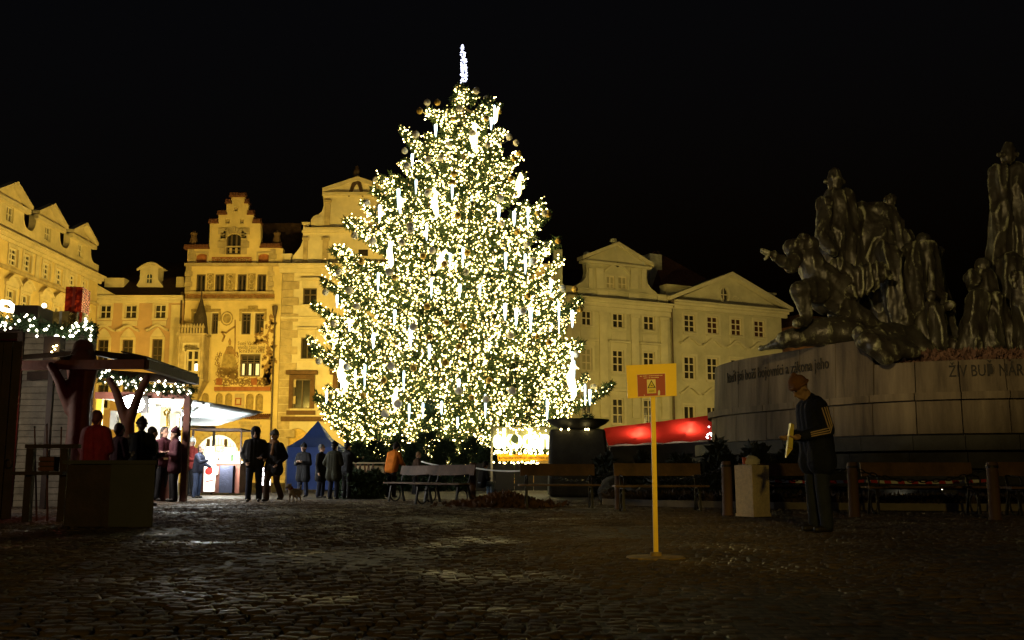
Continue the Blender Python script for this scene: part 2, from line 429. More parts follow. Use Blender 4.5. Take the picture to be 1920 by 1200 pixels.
# ================================================================ yellow house along the square's side
def house_left():
    F = Fac((-30, 0), math.pi/2)
    b = thing('yellow_house', 'long yellow house front with three gabled attic dormers above tall white windows', 'building', (-30, 60, 0))
    zc = 14.6; u0, u1 = 36, F.uz(184, 520)[0]
    ups = [(16, 461, 33, 500), (43, 474, 58, 513), (79, 490, 93, 527), (103, 500, 117, 535), (128, 512, 141, 546), (152, 523, 163, 552)]
    lows = [(10, 541, 22, 572), (37, 553, 50, 584), (72, 566, 84, 597), (97, 575, 109, 606), (126, 588, 137, 616), (150, 598, 160, 626)]
    rs = [F.rect(*r) for r in ups]; zl0 = np.mean([r[1] for r in rs]); zl1 = np.mean([r[3] for r in rs])
    zl0, zl1 = 12.98, 14.08; rs = [(r[0], zl0, r[2], zl1) for r in rs]
    rl = [F.rect(*r) for r in lows]; zb0 = np.mean([r[1] for r in rl[:4]]); zb1 = np.mean([r[3] for r in rl[:4]]); zb0, zb1 = 10.3, 11.55
    rl = [(a[0], zb0, a[2], zb1) for a in rs]
    extra = [38, 41.5, 45]
    rs2 = [(e, zl0, e+1.3, zl1) for e in extra]; rl2 = [(e, zb0, e+1.3, zb1) for e in extra]
    lw = [(r[0], zb0-4.2, r[2], zb1-4.2) for r in rl]
    holes = [[(a, c), (d, c), (d, e), (a, e)] for a, c, d, e in rs+rs2+rl+rl2+lw]
    wall(b, F, [(u0, 0), (u1, 0), (u1, zc), (u0, zc)], holes, m_ochre)
    for r in rs+rs2: window(b, F, r, 2, (.35, .68), fw=.11); surround(b, F, r, m_trim, .16, .07)
    for r in rl+rl2:
        window(b, F, r, 2, (.6,), fw=.11); surround(b, F, r, m_trim, .16, .08)
        arc_hood(F, r, .35, .42, m_trim, b, 'window_pediment', .3, 8, .14, .3)
        mb = MB(); mb.prism([(r[0]-.25, r[3]+.17), (r[2]+.25, r[3]+.17), (r[2]+.25, r[3]+.35)]+[((r[0]+r[2])/2+(r[2]-r[0]+.5)/2*math.cos(math.pi*i/6), r[3]+.35+.40*math.sin(math.pi*i/6)) for i in range(1, 6)]+[(r[0]-.25, r[3]+.35)], F, .003, .12); mb.build('tympanum', m_trim, b)
    for r in lw: window(b, F, r, 2, (.6,), fw=.11)
    cornice(b, F, u0, u1+.4, zc, m_trim, ((-.32, -.12, .12), (-.12, .1, .3), (.1, .22, .45)))
    zs = 12.7
    mb = MB(); F.box(mb, u0, zs-.1, u1, zs+.1, .003, .2); mb.build('string_course', m_sand, b)
    # pilaster strips between the windows
    us = [(rs[i][2]+rs[i+1][0])/2 for i in range(0, 5)]
    for u in us[1::2]:
        mb = MB(); F.box(mb, u-.25, zs+.11, u+.25, zc-.34, .003, .08); mb.build('pilaster', m_trim, b)
    # attic: gabled dormers joined by a swooping parapet
    zp = zc+.23
    gab = [((-14, 40), 17, 349, 390, (10, 387, 23, 414)), ((73, 108), 98, 390, 418, (86, 426, 97, 452)), ((133, 170), 158, 426, 450, (147, 459, 156, 482))]
    info = []
    for (x0, x1), xa, ya, ys, wr in gab:
        r = F.rect(*wr); c = (r[0]+r[2])/2; hw = 1.72; za = 17.75; zb = 16.8; c = {17: 58.95, 98: 63.95, 158: 68.95}[xa]
        info.append((c, hw, za, zb, r))
    
    info.insert(0, (info[0][0]-5,)+info[0][1:4]+(None,))
    zpar = 15.6
    out = [(u0, zp)]
    out2 = [(u0, zpar)]
    for i, (c, hw, za, zb, r) in enumerate(info):
        if c-hw-.72 > out2[-1][0]+.01:
            for t in range(0, 6):
                a = math.pi/2*t/5; out2.append((c-hw-.7+.7*math.sin(a), zpar+(zb-zpar)*.6*(1-math.cos(a))))
        out2 += [(c-hw, zb), (c, za), (c+hw, zb)]
        for t in range(0, 6):
            a = math.pi/2*(1-t/5); out2.append((c+hw+.7-.7*math.sin(a), zpar+(zb-zpar)*.6*(1-math.cos(a))))
    out2 = [p for p in out2 if p[0] < u1-.05]
    out2 += [(u1, zpar), (u1, zp)]
    poly = [(u0, zp)]+[out2[-1]]+out2[-2::-1]
    holes = []
    for (c, hw, za, zb, r) in info:
        r2 = (c-.42, 15.5, c+.42, 16.45); holes.append([(r2[0], r2[1]), (r2[2], r2[1]), (r2[2], r2[3]), (r2[0], r2[3])])
    wall(b, F, poly, holes, m_cream, .45, .2, 'attic_gables')
    for (c, hw, za, zb, r) in info:
        r2 = (c-.42, 15.5, c+.42, 16.45); window(b, F, r2, 2, (.5,), fw=.08, pane=M('dusty_glass', (.10, .085, .05), .5))
        mb = MB()
        for sgn in (-1, 1):
            a = (c+sgn*(hw+.35), zb); t = (c, za+.05)
            n = Vector((0, 0, .2)); p0, p1 = F(a[0], a[1], -.1), F(t[0], t[1], -.1); q0, q1 = F(a[0], a[1], .38), F(t[0], t[1], .38)
            mb.hexa([q0, q1, p1, p0, q0+n, q1+n, p1+n, p0+n])
        F.box(mb, c-hw-.3, zb-.32, c+hw+.3, zb-.05, .003, .28)
        mb.build('pediment_moulding', m_trim, b)
        # saddle roof running back from each dormer
        mb = MB(); mb.prism([(c-hw, zb), (c+hw, zb), (c, za)], F, -.47, -5); mb.build('dormer_roof', m_roof, b)
    bodybox(b, F, u0, u1, zc, m_ochre, 12); roof(b, F, u0, u1-.3, zc+.3, zc+2.4, 12, 2, d0=-.5)
    # end wall return, seen from the square
    return b
house_left()

# ================================================================ salmon house between yellow house and the painted house
def house_salmon():
    F = Fac((-30, 73.6), 0)
    b = thing('salmon_house', 'low salmon house with cream window surrounds and one curved roof dormer', 'building', (-27, 73.6, 0))
    u0, u1 = -1.6, F.uz(344, 600)[0]; zc = F.uz(260, 561)[1]
    top = [(187, 572, 208, 597), (234, 572, 256, 597), (290, 571, 311, 597)]
    mid = [(183, 637, 203, 682), (229, 637, 249, 682), (285, 636, 304, 682)]
    low = [(183, 722, 203, 765), (229, 722, 249, 765), (285, 722, 304, 765)]
    R1 = [F.rect(*r) for r in top]; R2 = [F.rect(*r) for r in mid]; R3 = [F.rect(*r) for r in low]
    wall(b, F, [(u0, 0), (u1, 0), (u1, zc), (u0, zc)], [[(a, c), (d, c), (d, e), (a, e)] for a, c, d, e in R1+R2+R3], m_salmon)
    for r in R1+R2+R3: window(b, F, r, 2, (.35, .68) if r in R2+R3 else (.5,), fr=m_wfrd if r in R2+R3 else m_wfr, fw=.06, sill=m_trim); surround(b, F, r, m_cream, .17, .06)
    for r in R2:
        arc_hood(F, r, .55, .38, m_trim, b, wd=.42, d=.3, dip=1)
        mb = MB(); mb.prism([(r[0]-.15, r[3]+.19), (r[2]+.15, r[3]+.19), (r[2]-.1, r[3]+.6), ((r[0]+r[2])/2, r[3]+.85), (r[0]+.1, r[3]+.6)], F, .003, .1); mb.build('cartouche', m_trim, b)
    for r in R1:
        arc_hood(F, r, .22, .16, m_trim, b, wd=.15, d=.16, dip=1, th=.1)
        mb = MB(); F.box(mb, r[0]-.1, r[1]-.55, r[2]+.1, r[1]-.2, .003, .07); mb.build('apron_panel', m_trim, b)
    band(b, F, 318, 572, 338, 745, m_cream, .12, 'pilaster')
    cornice(b, F, u0, u1, zc-.3, m_trim, ((0, .2, .12), (.2, .4, .3), (.4, .52, .5)))
    bodybox(b, F, u0, u1, zc, m_salmon); roof(b, F, u0, u1, zc+.25, F.uz(260, 500)[1]+1.5, 11, 1.5, d0=.3)
    # dormer
    G = Fac((-30, 74.6), 0)
    x = [(262, 541), (308, 541), (303, 533), (296, 524), (297, 503), (305, 502), (300, 498), (288, 497), (278, 495), (268, 498), (259, 503), (263, 506), (262, 524), (256, 535)]
    pl = G.poly(x); ar = arch_poly(*G.rect(273, 513, 285, 531), 8, 1)
    wall(b, G, pl, [ar], m_trim, 1.2, .2, 'dormer')
    r = G.rect(273, 513, 285, 531); window(b, G, r, 2, (.5,), arch=1, fw=.05, pane=M('bluish_glass', (.05, .07, .08), .15))
    arc_hood(G, G.rect(263, 508, 303, 530), 0, .5, m_trim, b, 'dormer_hood', .2, 8, .14, .25)
    for xx in ((196, 521, 232, 545), (330, 519, 345, 545)):
        mb = MB(); r = G.rect(*xx); G.box(mb, r[0], r[1]-1, r[2], r[3], -1, 0); mb.build('chimney_stack', m_cream, b)
    # lower stepped side roof against the yellow house
    mb = MB(); mb.prism(F.poly([(176, 558), (226, 558), (178, 531)]), F, .05, .3); mb.build('half_pediment', m_cream, b)
    downpipe(F, b, 342, 548, 900, funnel=False)
house_salmon()

# ================================================================ painted house with the stepped gable
def ribbon(mb, F, pts, wd, d=.012):
    for i in range(len(pts)-1):
        a = Vector(pts[i]+(0,)); c = Vector(pts[i+1]+(0,)); t = (c-a)
        if t.length < 1e-6: continue
        n = Vector((-t.y, t.x, 0)).normalized()*wd/2; t2 = t.normalized()*wd*.2
        q = [a-n-t2, c-n+t2, c+n+t2, a+n-t2]
        mb.quad(*[F(v.x, v.y, d) for v in q])
def leafp(mb, F, u, z, L, ang, d=.016, wd=.45):
    c, s = math.cos(ang), math.sin(ang); p = [(0, 0), (.4*L, -wd*L*.5), (L, 0), (.4*L, wd*L*.5)]
    mb.quad(*[F(u+a*c-b*s, z+a*s+b*c, d) for a, b in p])
def scroll(mb, F, u, z, r, ang, turns=1.4, flip=1, wd=.07, d=.012, leaves=True):
    pts = []
    for i in range(22):
        t = i/21; a = ang+flip*t*turns*2*math.pi; q = r*(1-t*.85); pts.append((u+q*math.cos(a), z+q*math.sin(a)))
    ribbon(mb, F, pts, wd, d)
    if leaves:
        for i in range(2, 16, 3): leafp(mb, F, pts[i][0], pts[i][1], r*.55, ang+flip*i/21*turns*6.28+flip*.6, d+.003)
def house_painted():
    F = Fac((-24, 73), 0)
    b = thing('painted_house', 'ochre house with red-capped stepped gable, painted front and stone oriel', 'building', (-20, 73, 0))
    X = lambda x: F.uz(x, 600)[0]
    out = F.poly([(347, 466), (392, 464), (394, 416), (409, 416), (410, 400), (424, 400), (425, 379), (433, 379), (434, 367), (460, 367), (461, 379), (465, 379), (466, 400), (475, 400), (476, 416), (488, 416), (489, 464), (527, 462)])
    u0, u1 = X(345.5), X(526); out[0] = (u0, out[0][1]); out[-1] = (u1, out[-1][1]); out[1] = (out[1][0], out[0][1]+.02); out[-2] = (out[-2][0], out[-1][1]+.02)
    z2 = out[0][1]
    out = [(u0, 0), (u1, 0), (u1, z2)]+out[-2:0:-1]+[(u0, z2)]
    W4 = [F.rect(x, 514, x+17, 548) for x in (368, 403, 445, 482)]
    UP = [F.rect(363, 587, 375, 626), F.rect(397, 587, 409, 626), F.rect(453, 587, 470, 627), F.rect(478, 587, 495, 627)]
    TRI = F.rect(450, 664, 488, 706)
    AR = [F.rect(404, 737, 417, 770), F.rect(422, 737, 435, 770), F.rect(461, 738, 475, 770), F.rect(479, 738, 493, 770), F.rect(378, 737, 391, 770)]
    big = F.rect(424, 438, 452, 477); gate = F.rect(366, 815, 446, 915)
    side = [F.rect(367, 475, 388, 495), F.rect(484, 475, 504, 495)]
    sq = [F.rect(439, 389, 446, 396), F.rect(423, 411, 431, 419), F.rect(450, 411, 457, 419)]
    rc = lambda r: [(r[0], r[1]), (r[2], r[1]), (r[2], r[3]), (r[0], r[3])]
    gz = gate[1]; gate = (gate[0], .0, gate[2], gate[3])
    gate_poly = arch_poly(gate[0], .02, gate[2], gate[3], 10, .9)
    door = F.rect(487, 838, 520, 915); door = (door[0], .02, door[2], door[3])
    holes = [rc(r) for r in W4+UP+[TRI]+sq]+[arch_poly(*r, 8, 1) for r in AR]+[arch_poly(*big, 8, .7)]+[arch_poly(*r, 8, .45) for r in side]+[gate_poly, rc(door)]
    wall(b, F, out, holes, m_ochre, .6, .3)
    for r in W4: window(b, F, r, 2, (), fr=m_wfrd, fw=.09)
    for r in UP: window(b, F, r, 2, (.66, .83), fr=m_wfrd, fw=.09, bw=.05)
    m_lit = E('dim_lit_window', (.75, .72, .48), .55)
    w = window(b, F, TRI, 3, (.62, .73, .84, .92), fr=m_wfrd, fw=.1, bw=.05)
    r = TRI; mb = MB()
    for i in range(3):
        a = r[0]+(r[2]-r[0])*i/3; c = a+(r[2]-r[0])/3; F.box(mb, a+.12, r[1]+.12, a+.12+(c-a)*(.35 if i < 2 else .6), r[1]+(r[3]-r[1])*.58, -.189, -.185)
    mb.build('lit_curtain', m_lit, w)
    for r in AR:
        mb = MB(); mb.prism(arch_poly(r[0]+.01, r[1]+.01, r[2]-.01, r[3]-.01, 8, 1), F, -.29, -.26); mb.build('blind_arch', m_olive, b)
    for r in side:
        mb = MB(); mb.prism(arch_poly(r[0]+.01, r[1]+.01, r[2]-.01, r[3]-.01, 8, .45), F, -.25, -.2); mb.build('painted_niche', m_redp, b)
        surround(b, F, r, m_sand, .12, .04)
    for r in sq:
        mb = MB(); F.box(mb, r[0]+.01, r[1]+.01, r[2]-.01, r[3]-.01, -.2, -.17); mb.build('square_vent', m_sand, b)
    window(b, F, big, 3, (.22,), fr=m_wfrd, fw=.1, arch=.7)
    mb = MB(); r = big
    for i in range(3): F.box(mb, r[0]+.25+i*.42, r[1]+.12, r[0]+.42+i*.42, r[1]+.5, -.09, -.06)
    F.box(mb, r[0], r[1]+.55, r[2], r[1]+.65, -.1, -.02); mb.build('balustrade', m_sand, b)
    # quoin-like surround of the big arch
    mb = MB(); n = 11; c = (big[0]+big[2])/2; hw = (big[2]-big[0])/2
    for i in range(n):
        a0 = math.pi*i/n+.03; a1 = math.pi*(i+1)/n-.03; q = [(c+(hw+k)*math.cos(a), big[3]-hw*.7+(hw*.7+k)*math.sin(a)) for a, k in ((a0, .02), (a1, .02), (a1, .42+.08*(i % 2)), (a0, .42+.08*(i % 2)))]
        mb2 = MB(); mb2.prism(q, F, .003, .09); mb2.build('arch_stone', m_sand, b)
    for side_ in (0, 2):
        for k in range(4):
            z = big[1]+k*.5; u = big[side_]; s = -1 if side_ == 0 else 1; l = .45+.15*(k % 2)
            mb = MB(); F.box(mb, u+s*.02, z, u+s*l, z+.46, .003, .09); mb.build('arch_stone', m_sand, b)
    # tiled caps of the steps
    for (x0, x1, y) in ((393, 409, 416), (409, 425, 400), (424, 434, 379), (432, 461, 367), (460, 466, 379), (465, 476, 400), (475, 489, 416), (347, 392, 464), (489, 527, 462)):
        a, z = F.uz(x0, y); c, _ = F.uz(x1, y); mb = MB()
        k = max(2, int((c-a)/.22))
        for i in range(k):
            p = a+(c-a)*i/k; q = a+(c-a)*(i+1)/k; mb.hexa([F(p, z, .22), F(q-.03, z, .22), F(q-.03, z, -.62), F(p, z, -.62), F(p, z+.18, .2), F(q-.03, z+.18, .2), F(q-.03, z+.36, -.25), F(p, z+.36, -.25)])
        F.box(mb, a-.05, z-.12, c+.05, z-.002, -.6, .16)
        mb.build('cap_tiles', m_tilecap, b)
    for y, h, d, x0, x1 in ((497, 2.5, .3, 348, 524), (549, 1.8, .2, 348, 514), (562, 1.6, .16, 348, 514)): band(b, F, x0, y-h, x1, y+h, m_sand, d)
    band(b, F, 348, 551, 515, 560, m_brownp, .03, 'painted_frieze'); band(b, F, 397, 482, 472, 494, m_redp, .03, 'painted_frieze')
    for x0, x1 in ((388, 401), (423, 441), (465, 479)):
        band(b, F, x0, 513, x1, 547, m_olive, .02, 'painted_panel')
        mb = MB(); r = F.rect(x0, 513, x1, 547); c = (r[0]+r[2])/2
        for k in range(3): scroll(mb, F, c, r[1]+.3+k*.42, .2, k*2.0, 1.1, 1 if k % 2 else -1, .06, .03)
        mb.build('painted_figure', m_ochre, b)
    # frieze ornament
    mb = MB(); r = F.rect(397, 482, 472, 494)
    for k in range(14): scroll(mb, F, r[0]+.12+k*(r[2]-r[0]-.2)/13, (r[1]+r[3])/2, .16, k, 1, 1 if k % 2 else -1, .05, .042)
    mb.build('frieze_ornament', m_sand, b)
    mb = MB(); r = F.rect(350, 551, 514, 560)
    for k in range(34): scroll(mb, F, r[0]+.12+k*(r[2]-r[0]-.2)/33, (r[1]+r[3])/2, .12, k*1.3, 1, 1 if k % 2 else -1, .04, .042)
    mb.build('frieze_ornament', m_redp, b)
    # stone strips at the edges
    for x0, x1, y0, y1 in ((348, 361, 499, 547), (503, 514, 499, 547), (354, 366, 467, 494), (507, 519, 467, 494)):
        r = F.rect(x0, y0, x1, y1); k = int((r[3]-r[1])/.33)
        for i in range(k):
            mb = MB(); e = .1*(i % 2); F.box(mb, r[0]-e*.5, r[1]+(r[3]-r[1])*i/k, r[2]-.1+e, r[1]+(r[3]-r[1])*(i+1)/k-.03, .003, .06); mb.build('corner_stone', m_sand, b)
    # window hoods
    for x0, x1 in ((359, 414), (449, 500)):
        mb = MB(); F.pbox(mb, x0, 580, x1, 585, .003, .09); F.pbox(mb, x0, 585.2, x0+4, 602, .003, .07); F.pbox(mb, x1-4, 585.2, x1, 602, .003, .07); F.pbox(mb, (x0+x1)/2-9, 574, (x0+x1)/2+9, 579.8, .003, .11); mb.build('window_hood', m_olive, b)
    for r in UP+[TRI]: surround(b, F, r, m_cream, .1, .04)
    # painted decoration: invented scrollwork, a vine and a plain standing figure with a banner
    rs = random.Random(4)
    mb = MB()
    r = F.rect(405, 706, 505, 724)
    for k in range(17): scroll(mb, F, r[0]+.15+k*(r[2]-r[0]-.3)/16, (r[1]+r[3])/2+rs.uniform(-.1, .1), .3, rs.uniform(0, 6), 1.3, rs.choice((-1, 1)), .07)
    r = F.rect(408, 668, 450, 706)
    for k in range(16): scroll(mb, F, rs.uniform(r[0], r[2]), r[1]+abs(rs.gauss(0, .45)), .28, rs.uniform(0, 6), 1.2, rs.choice((-1, 1)), .07)
    for sgn, x in ((1, 410), (-1, 447)):
        p = [F.uz(x+sgn*3*math.sin(i*.9), 700-i*4.5) for i in range(10)]; ribbon(mb, F, p, .06)
        for q in p[::2]: scroll(mb, F, q[0], q[1], .2, rs.uniform(0, 6), 1.2, sgn, .05)
    mb.build('painted_scrollwork', m_brownp, b)
    mb = MB()
    p = [F.uz(504-3*math.sin(i*.55)+rs.uniform(-1, 1), 724-i*6) for i in range(23)]; ribbon(mb, F, p[:8], .55); ribbon(mb, F, p[7:13], .28); ribbon(mb, F, p[12:], .1)
    p2 = [F.uz(482+i*3, 724-i*4.2) for i in range(9)]; ribbon(mb, F, p2, .12)
    for q in p[5:]:
        for k in range(3): leafp(mb, F, q[0]+rs.uniform(-.5, .5), q[1]+rs.uniform(-.1, .1), .34, rs.uniform(0, 6), .02, .8)
    for k in range(12):
        q = F.uz(rs.uniform(474, 492), rs.uniform(630, 642)); leafp(mb, F, q[0], q[1], .3, rs.uniform(0, 6), .02, .8)
    mb.build('painted_vine', m_brownp, b)
    mb = MB(); q = F.poly([(428, 648), (434, 648), (440, 662), (446, 690), (438, 704), (424, 704), (414, 690), (419, 664)]); mb.prism(q, F, .003, .01)
    mb.build('painted_figure', m_olive, b)
    mb = MB(); q = F.poly([(431, 633), (434, 640), (433, 647), (429, 647), (428, 640)]); mb.prism(q, F, .012, .014); q = F.poly([(425, 650), (437, 650), (441, 664), (421, 664)]); mb.prism(q, F, .012, .016)
    ribbon(mb, F, F.poly([(440, 668), (441, 640), (441, 600)]), .1, .02); ribbon(mb, F, F.poly([(441, 612), (432, 618), (424, 624), (416, 622), (421, 630), (417, 640)]), .14, .02)
    mb.build('painted_banner', m_brownp, b)
    mb = MB()
    c = F.uz(425.5, 597); p = [(c[0]+.42*math.cos(a*.524), c[1]+.5*math.sin(a*.524)) for a in range(13)]; ribbon(mb, F, p, .09, .012); mb.prism([(c[0]+.3*math.cos(a*.524), c[1]+.36*math.sin(a*.524)) for a in range(12)], F, .003, .008)
    mb.build('painted_emblem', m_olive, b)
    m_ink = M('dark_lettering', (.10, .06, .03), .9, var=0)
    for (x0, x1, y, s, h) in ((446, 486, 647, 'Svatý Václave', .36), (446, 497, 655, 'vévodo české země', .36), (449, 496, 662, 'kníže náš', .30)):
        a, z = F.uz(x0, y); c, _ = F.uz(x1, y); text_on('inscription', s, c-a, lambda u, v, d, a=a, z=z: F(a+u, z+v, d+.012), m_ink, b, .004, h)
    band(b, F, 403, 725.5, 508, 733, m_redp, .22, 'painted_ledge'); band(b, F, 403, 733.2, 508, 735, m_sand, .1)
    r = F.rect(441, 746, 453, 760); mb = MB(); F.box(mb, *[r[0], r[1], r[2], r[3]], .003, .06); p = mb.build('plaque', m_redp, b)
    mb = MB(); F.box(mb, r[0]+.1, r[1]+.1, r[2]-.1, r[3]-.1, .062, .07); mb.build('plaque_field', m_sand, p)
    band(b, F, 440, 738, 458, 770, m_sand, .04, 'pilaster')
    for x, y in ((405.5, 716), (471, 716)):
        r = F.rect(x, 709, x+11, 722); mb = MB(); F.box(mb, r[0], r[1], r[2], r[3], .02, .045); p = mb.build('painted_shield', m_redp, b)
    # ground floor: little tiled pent roof, rusticated stone, arch
    mb = MB(); a, z = F.uz(462, 786); c, _ = F.uz(508, 786)
    for i in range(12):
        p = a+(c-a)*i/12; q = a+(c-a)*(i+1)/12-.04; mb.hexa([F(p, z, .5), F(q, z, .5), F(q, z+.3, .01), F(p, z+.3, .01), F(p, z+.1, .5), F(q, z+.1, .5), F(q, z+.4, .01), F(p, z+.4, .01)])
    mb.build('pent_tiles', m_tilecap, b)
    st = MB(); n = 13; c = (gate[0]+gate[2])/2; hw = (gate[2]-gate[0])/2
    for i in range(n):
        a0 = math.pi*i/n+.02; a1 = math.pi*(i+1)/n-.02; mb = MB()
        mb.prism([(c+(hw+k)*math.cos(a), gate[3]-hw*.9+(hw*.9+k)*math.sin(a)) for a, k in ((a0, .02), (a1, .02), (a1, .45), (a0, .45))], F, .003, .1); mb.build('arch_stone', m_cream, b)
    mb = MB(); mb.prism(arch_poly(gate[0]+.01, .02, gate[2]-.01, gate[3]-.01, 10, .9), F, -.3, -.27); gl = mb.build('lit_gateway_glazing', E('gateway_glow', (1, .95, .70), 1.4), b)
    mb = MB(); zt = gate[3]-1.75
    for t in (.27, .68): F.box(mb, gate[0]+(gate[2]-gate[0])*t-.1, .02, gate[0]+(gate[2]-gate[0])*t+.1, gate[3]-.3, -.26, -.1)
    F.box(mb, gate[0]+.05, zt-.1, gate[2]-.05, zt+.1, -.262, -.09)
    for t in range(1, 14): F.box(mb, gate[0]+(gate[2]-gate[0])*t/14-.012, zt+.1, gate[0]+(gate[2]-gate[0])*t/14+.012, gate[3]-.2-abs(t-7)*.1, -.26, -.22)
    for t in (.35, .8): F.box(mb, gate[0]+.1+t*.5, zt+.1+t, gate[2]-.1-t*.5, zt+.125+t, -.262, -.218)
    mb.build('gateway_bars', m_wfrd, b)
    mb = MB(); F.box(mb, door[0]+.01, door[1], door[2]-.01, door[3]-.01, -.3, -.25); mb.build('door', m_wfrd, b)
    for k in range(9):
        for j in range(5):
            x0 = 448+j*8; y0 = 790+k*6
            if y0 > 833 and x0 > 480: continue
            r = F.rect(x0+(3 if k % 2 else 0), y0, x0+7.4+(3 if k % 2 else 0), y0+5.5)
            if r[0] < gate[2]+.5 and r[3] < gate[3]: continue
            mb = MB(); F.box(mb, *r, .003, .03+.012*rs.random()); mb.build('rustic_stone', m_sand, b)
    # stone oriel with crenellated top and needle spire
    OB = Fac((-24, 73), 0); a = X(347); e = X(395); zt = F.uz(370, 633)[1]; zb = F.uz(370, 714)[1]; D = 1.3
    mb = MB(); wr = F.rect(360, 660, 383, 701)
    body = MB(); wr = (wr[0], wr[1], wr[2], wr[3]); Fo = Fac((-24, 73-D), 0)
    ori = wall(b, Fo, [(a, zb), (e, zb), (e, zt), (a, zt)], [[(wr[0], wr[1]), (wr[2], wr[1]), (wr[2], wr[3]), (wr[0], wr[3])]], m_sand, D-.01, .2, 'oriel')
    w = window(ori, Fo, wr, 2, (.55,), fr=m_trim, fw=.1, bw=.13)
    mb = MB()
    for i in range(2):
        p = wr[0]+(wr[2]-wr[0])*i/2+(.2 if i else .55); Fo.box(mb, p, wr[1]+.12, p+.45, wr[1]+(wr[3]-wr[1])*.38, -.189, -.183)
    mb.build('lit_curtain', E('bright_lit_window', (1, 1, .85), 1.6), w)
    surround(ori, Fo, wr, m_trim, .13, .05)
    mb = MB(); Fo.box(mb, a+.35, zt-1.15, e-.35, zt-.55, .003, .05); mb.build('carved_panel', m_trim, ori)
    mb = MB()
    for k in range(7): scroll(mb, Fo, a+.6+k*(e-a-1.2)/6, zt-.85, .18, k*1.7, 1.2, 1 if k % 2 else -1, .07, .06)
    mb.build('carved_tracery', m_sand, ori)
    for k in range(9):
        mb = MB(); p = a+(e-a)*k/9; Fo.box(mb, p+.02, zt+.14, p+(e-a)/9-.08, zt+.55, -.15, .1); c = p+(e-a)/18; mb.prism([(c-.14, zt+.55), (c+.1, zt+.55), (c-.02, zt+.85)], Fo, -.1, .06); mb.build('merlon', m_sand, ori)
    for q in ((a-.1, zt, e+.1, zt+.138, -D+.02, .14), (a-.08, zb-.14, e+.08, zb-.003, -D+.02, .1), (a-.05, wr[1]-.35, e+.05, wr[1]-.15, .003, .08)):
        mb = MB(); Fo.box(mb, *q); mb.build('oriel_ledge', m_sand, ori)
    mb = MB(); c0 = [Fo(a, zb-.15, 0), Fo(e, zb-.15, 0), F(e, zb-.15, .02), F(a, zb-.15, .02)]; c1 = [F(a+.7, zb-1.6, .35), F(e-.7, zb-1.6, .35), F(e-.7, zb-1.6, .02), F(a+.7, zb-1.6, .02)]
    mb.hexa(c1+c0); mb.build('oriel_corbel', m_sand, ori)
    for u in (a+.12, e-.12):
        mb = MB(); mb.tube([Fo(u, zb, .06), Fo(u, zt, .06)], .1, 8); mb.build('oriel_shaft', m_sand, ori)
    cu = X(380); zs = zt; ztip = F.uz(388, 543)[1]; zmid = F.uz(388, 575)[1]; mb = MB(); cc = F(X(382), 0, .75)
    mb.lathe([(.62, 0), (.56, .5), (.44, 1.4), (.34, zmid-zs-.5), (.2, zmid-zs), (.06, zmid-zs+.5), (.035, ztip-zs-.1), (.01, ztip-zs)], (cc.x, cc.y, zs), 8)
    mb.build('oriel_spire', M('slate_spire', (.05, .035, .025), .8, var=.4), ori)
    bodybox(b, F, u0, u1, z2-.5, m_ochre)
    mb = MB(); zr = F.uz(500, 400)[1]
    mb.prism([(X(392), z2), (X(546), z2), (X(542), zr), (X(420), zr)], F, -3, -9); mb.build('roof', m_roof, b)
    mb = MB(); F.pbox(mb, 537, 395, 545, 462, -8, -6); mb.build('chimney', m_roof, b)
    for x, y in ((360, 430), (517, 430)):
        p = F.uz(x, 463); q = F.uz(x, y); mb = MB(); cc = F(p[0], p[1], -.3); mb.lathe([(.35, 0), (.3, .5), (.2, .9), (.28, 1.1), (.04, q[1]-p[1])], tuple(cc), 8); mb.build('pinnacle', M('dark_sandstone', (.12, .07, .04), .9), b)
    downpipe(F, b, 517, 575, 900)
house_painted()

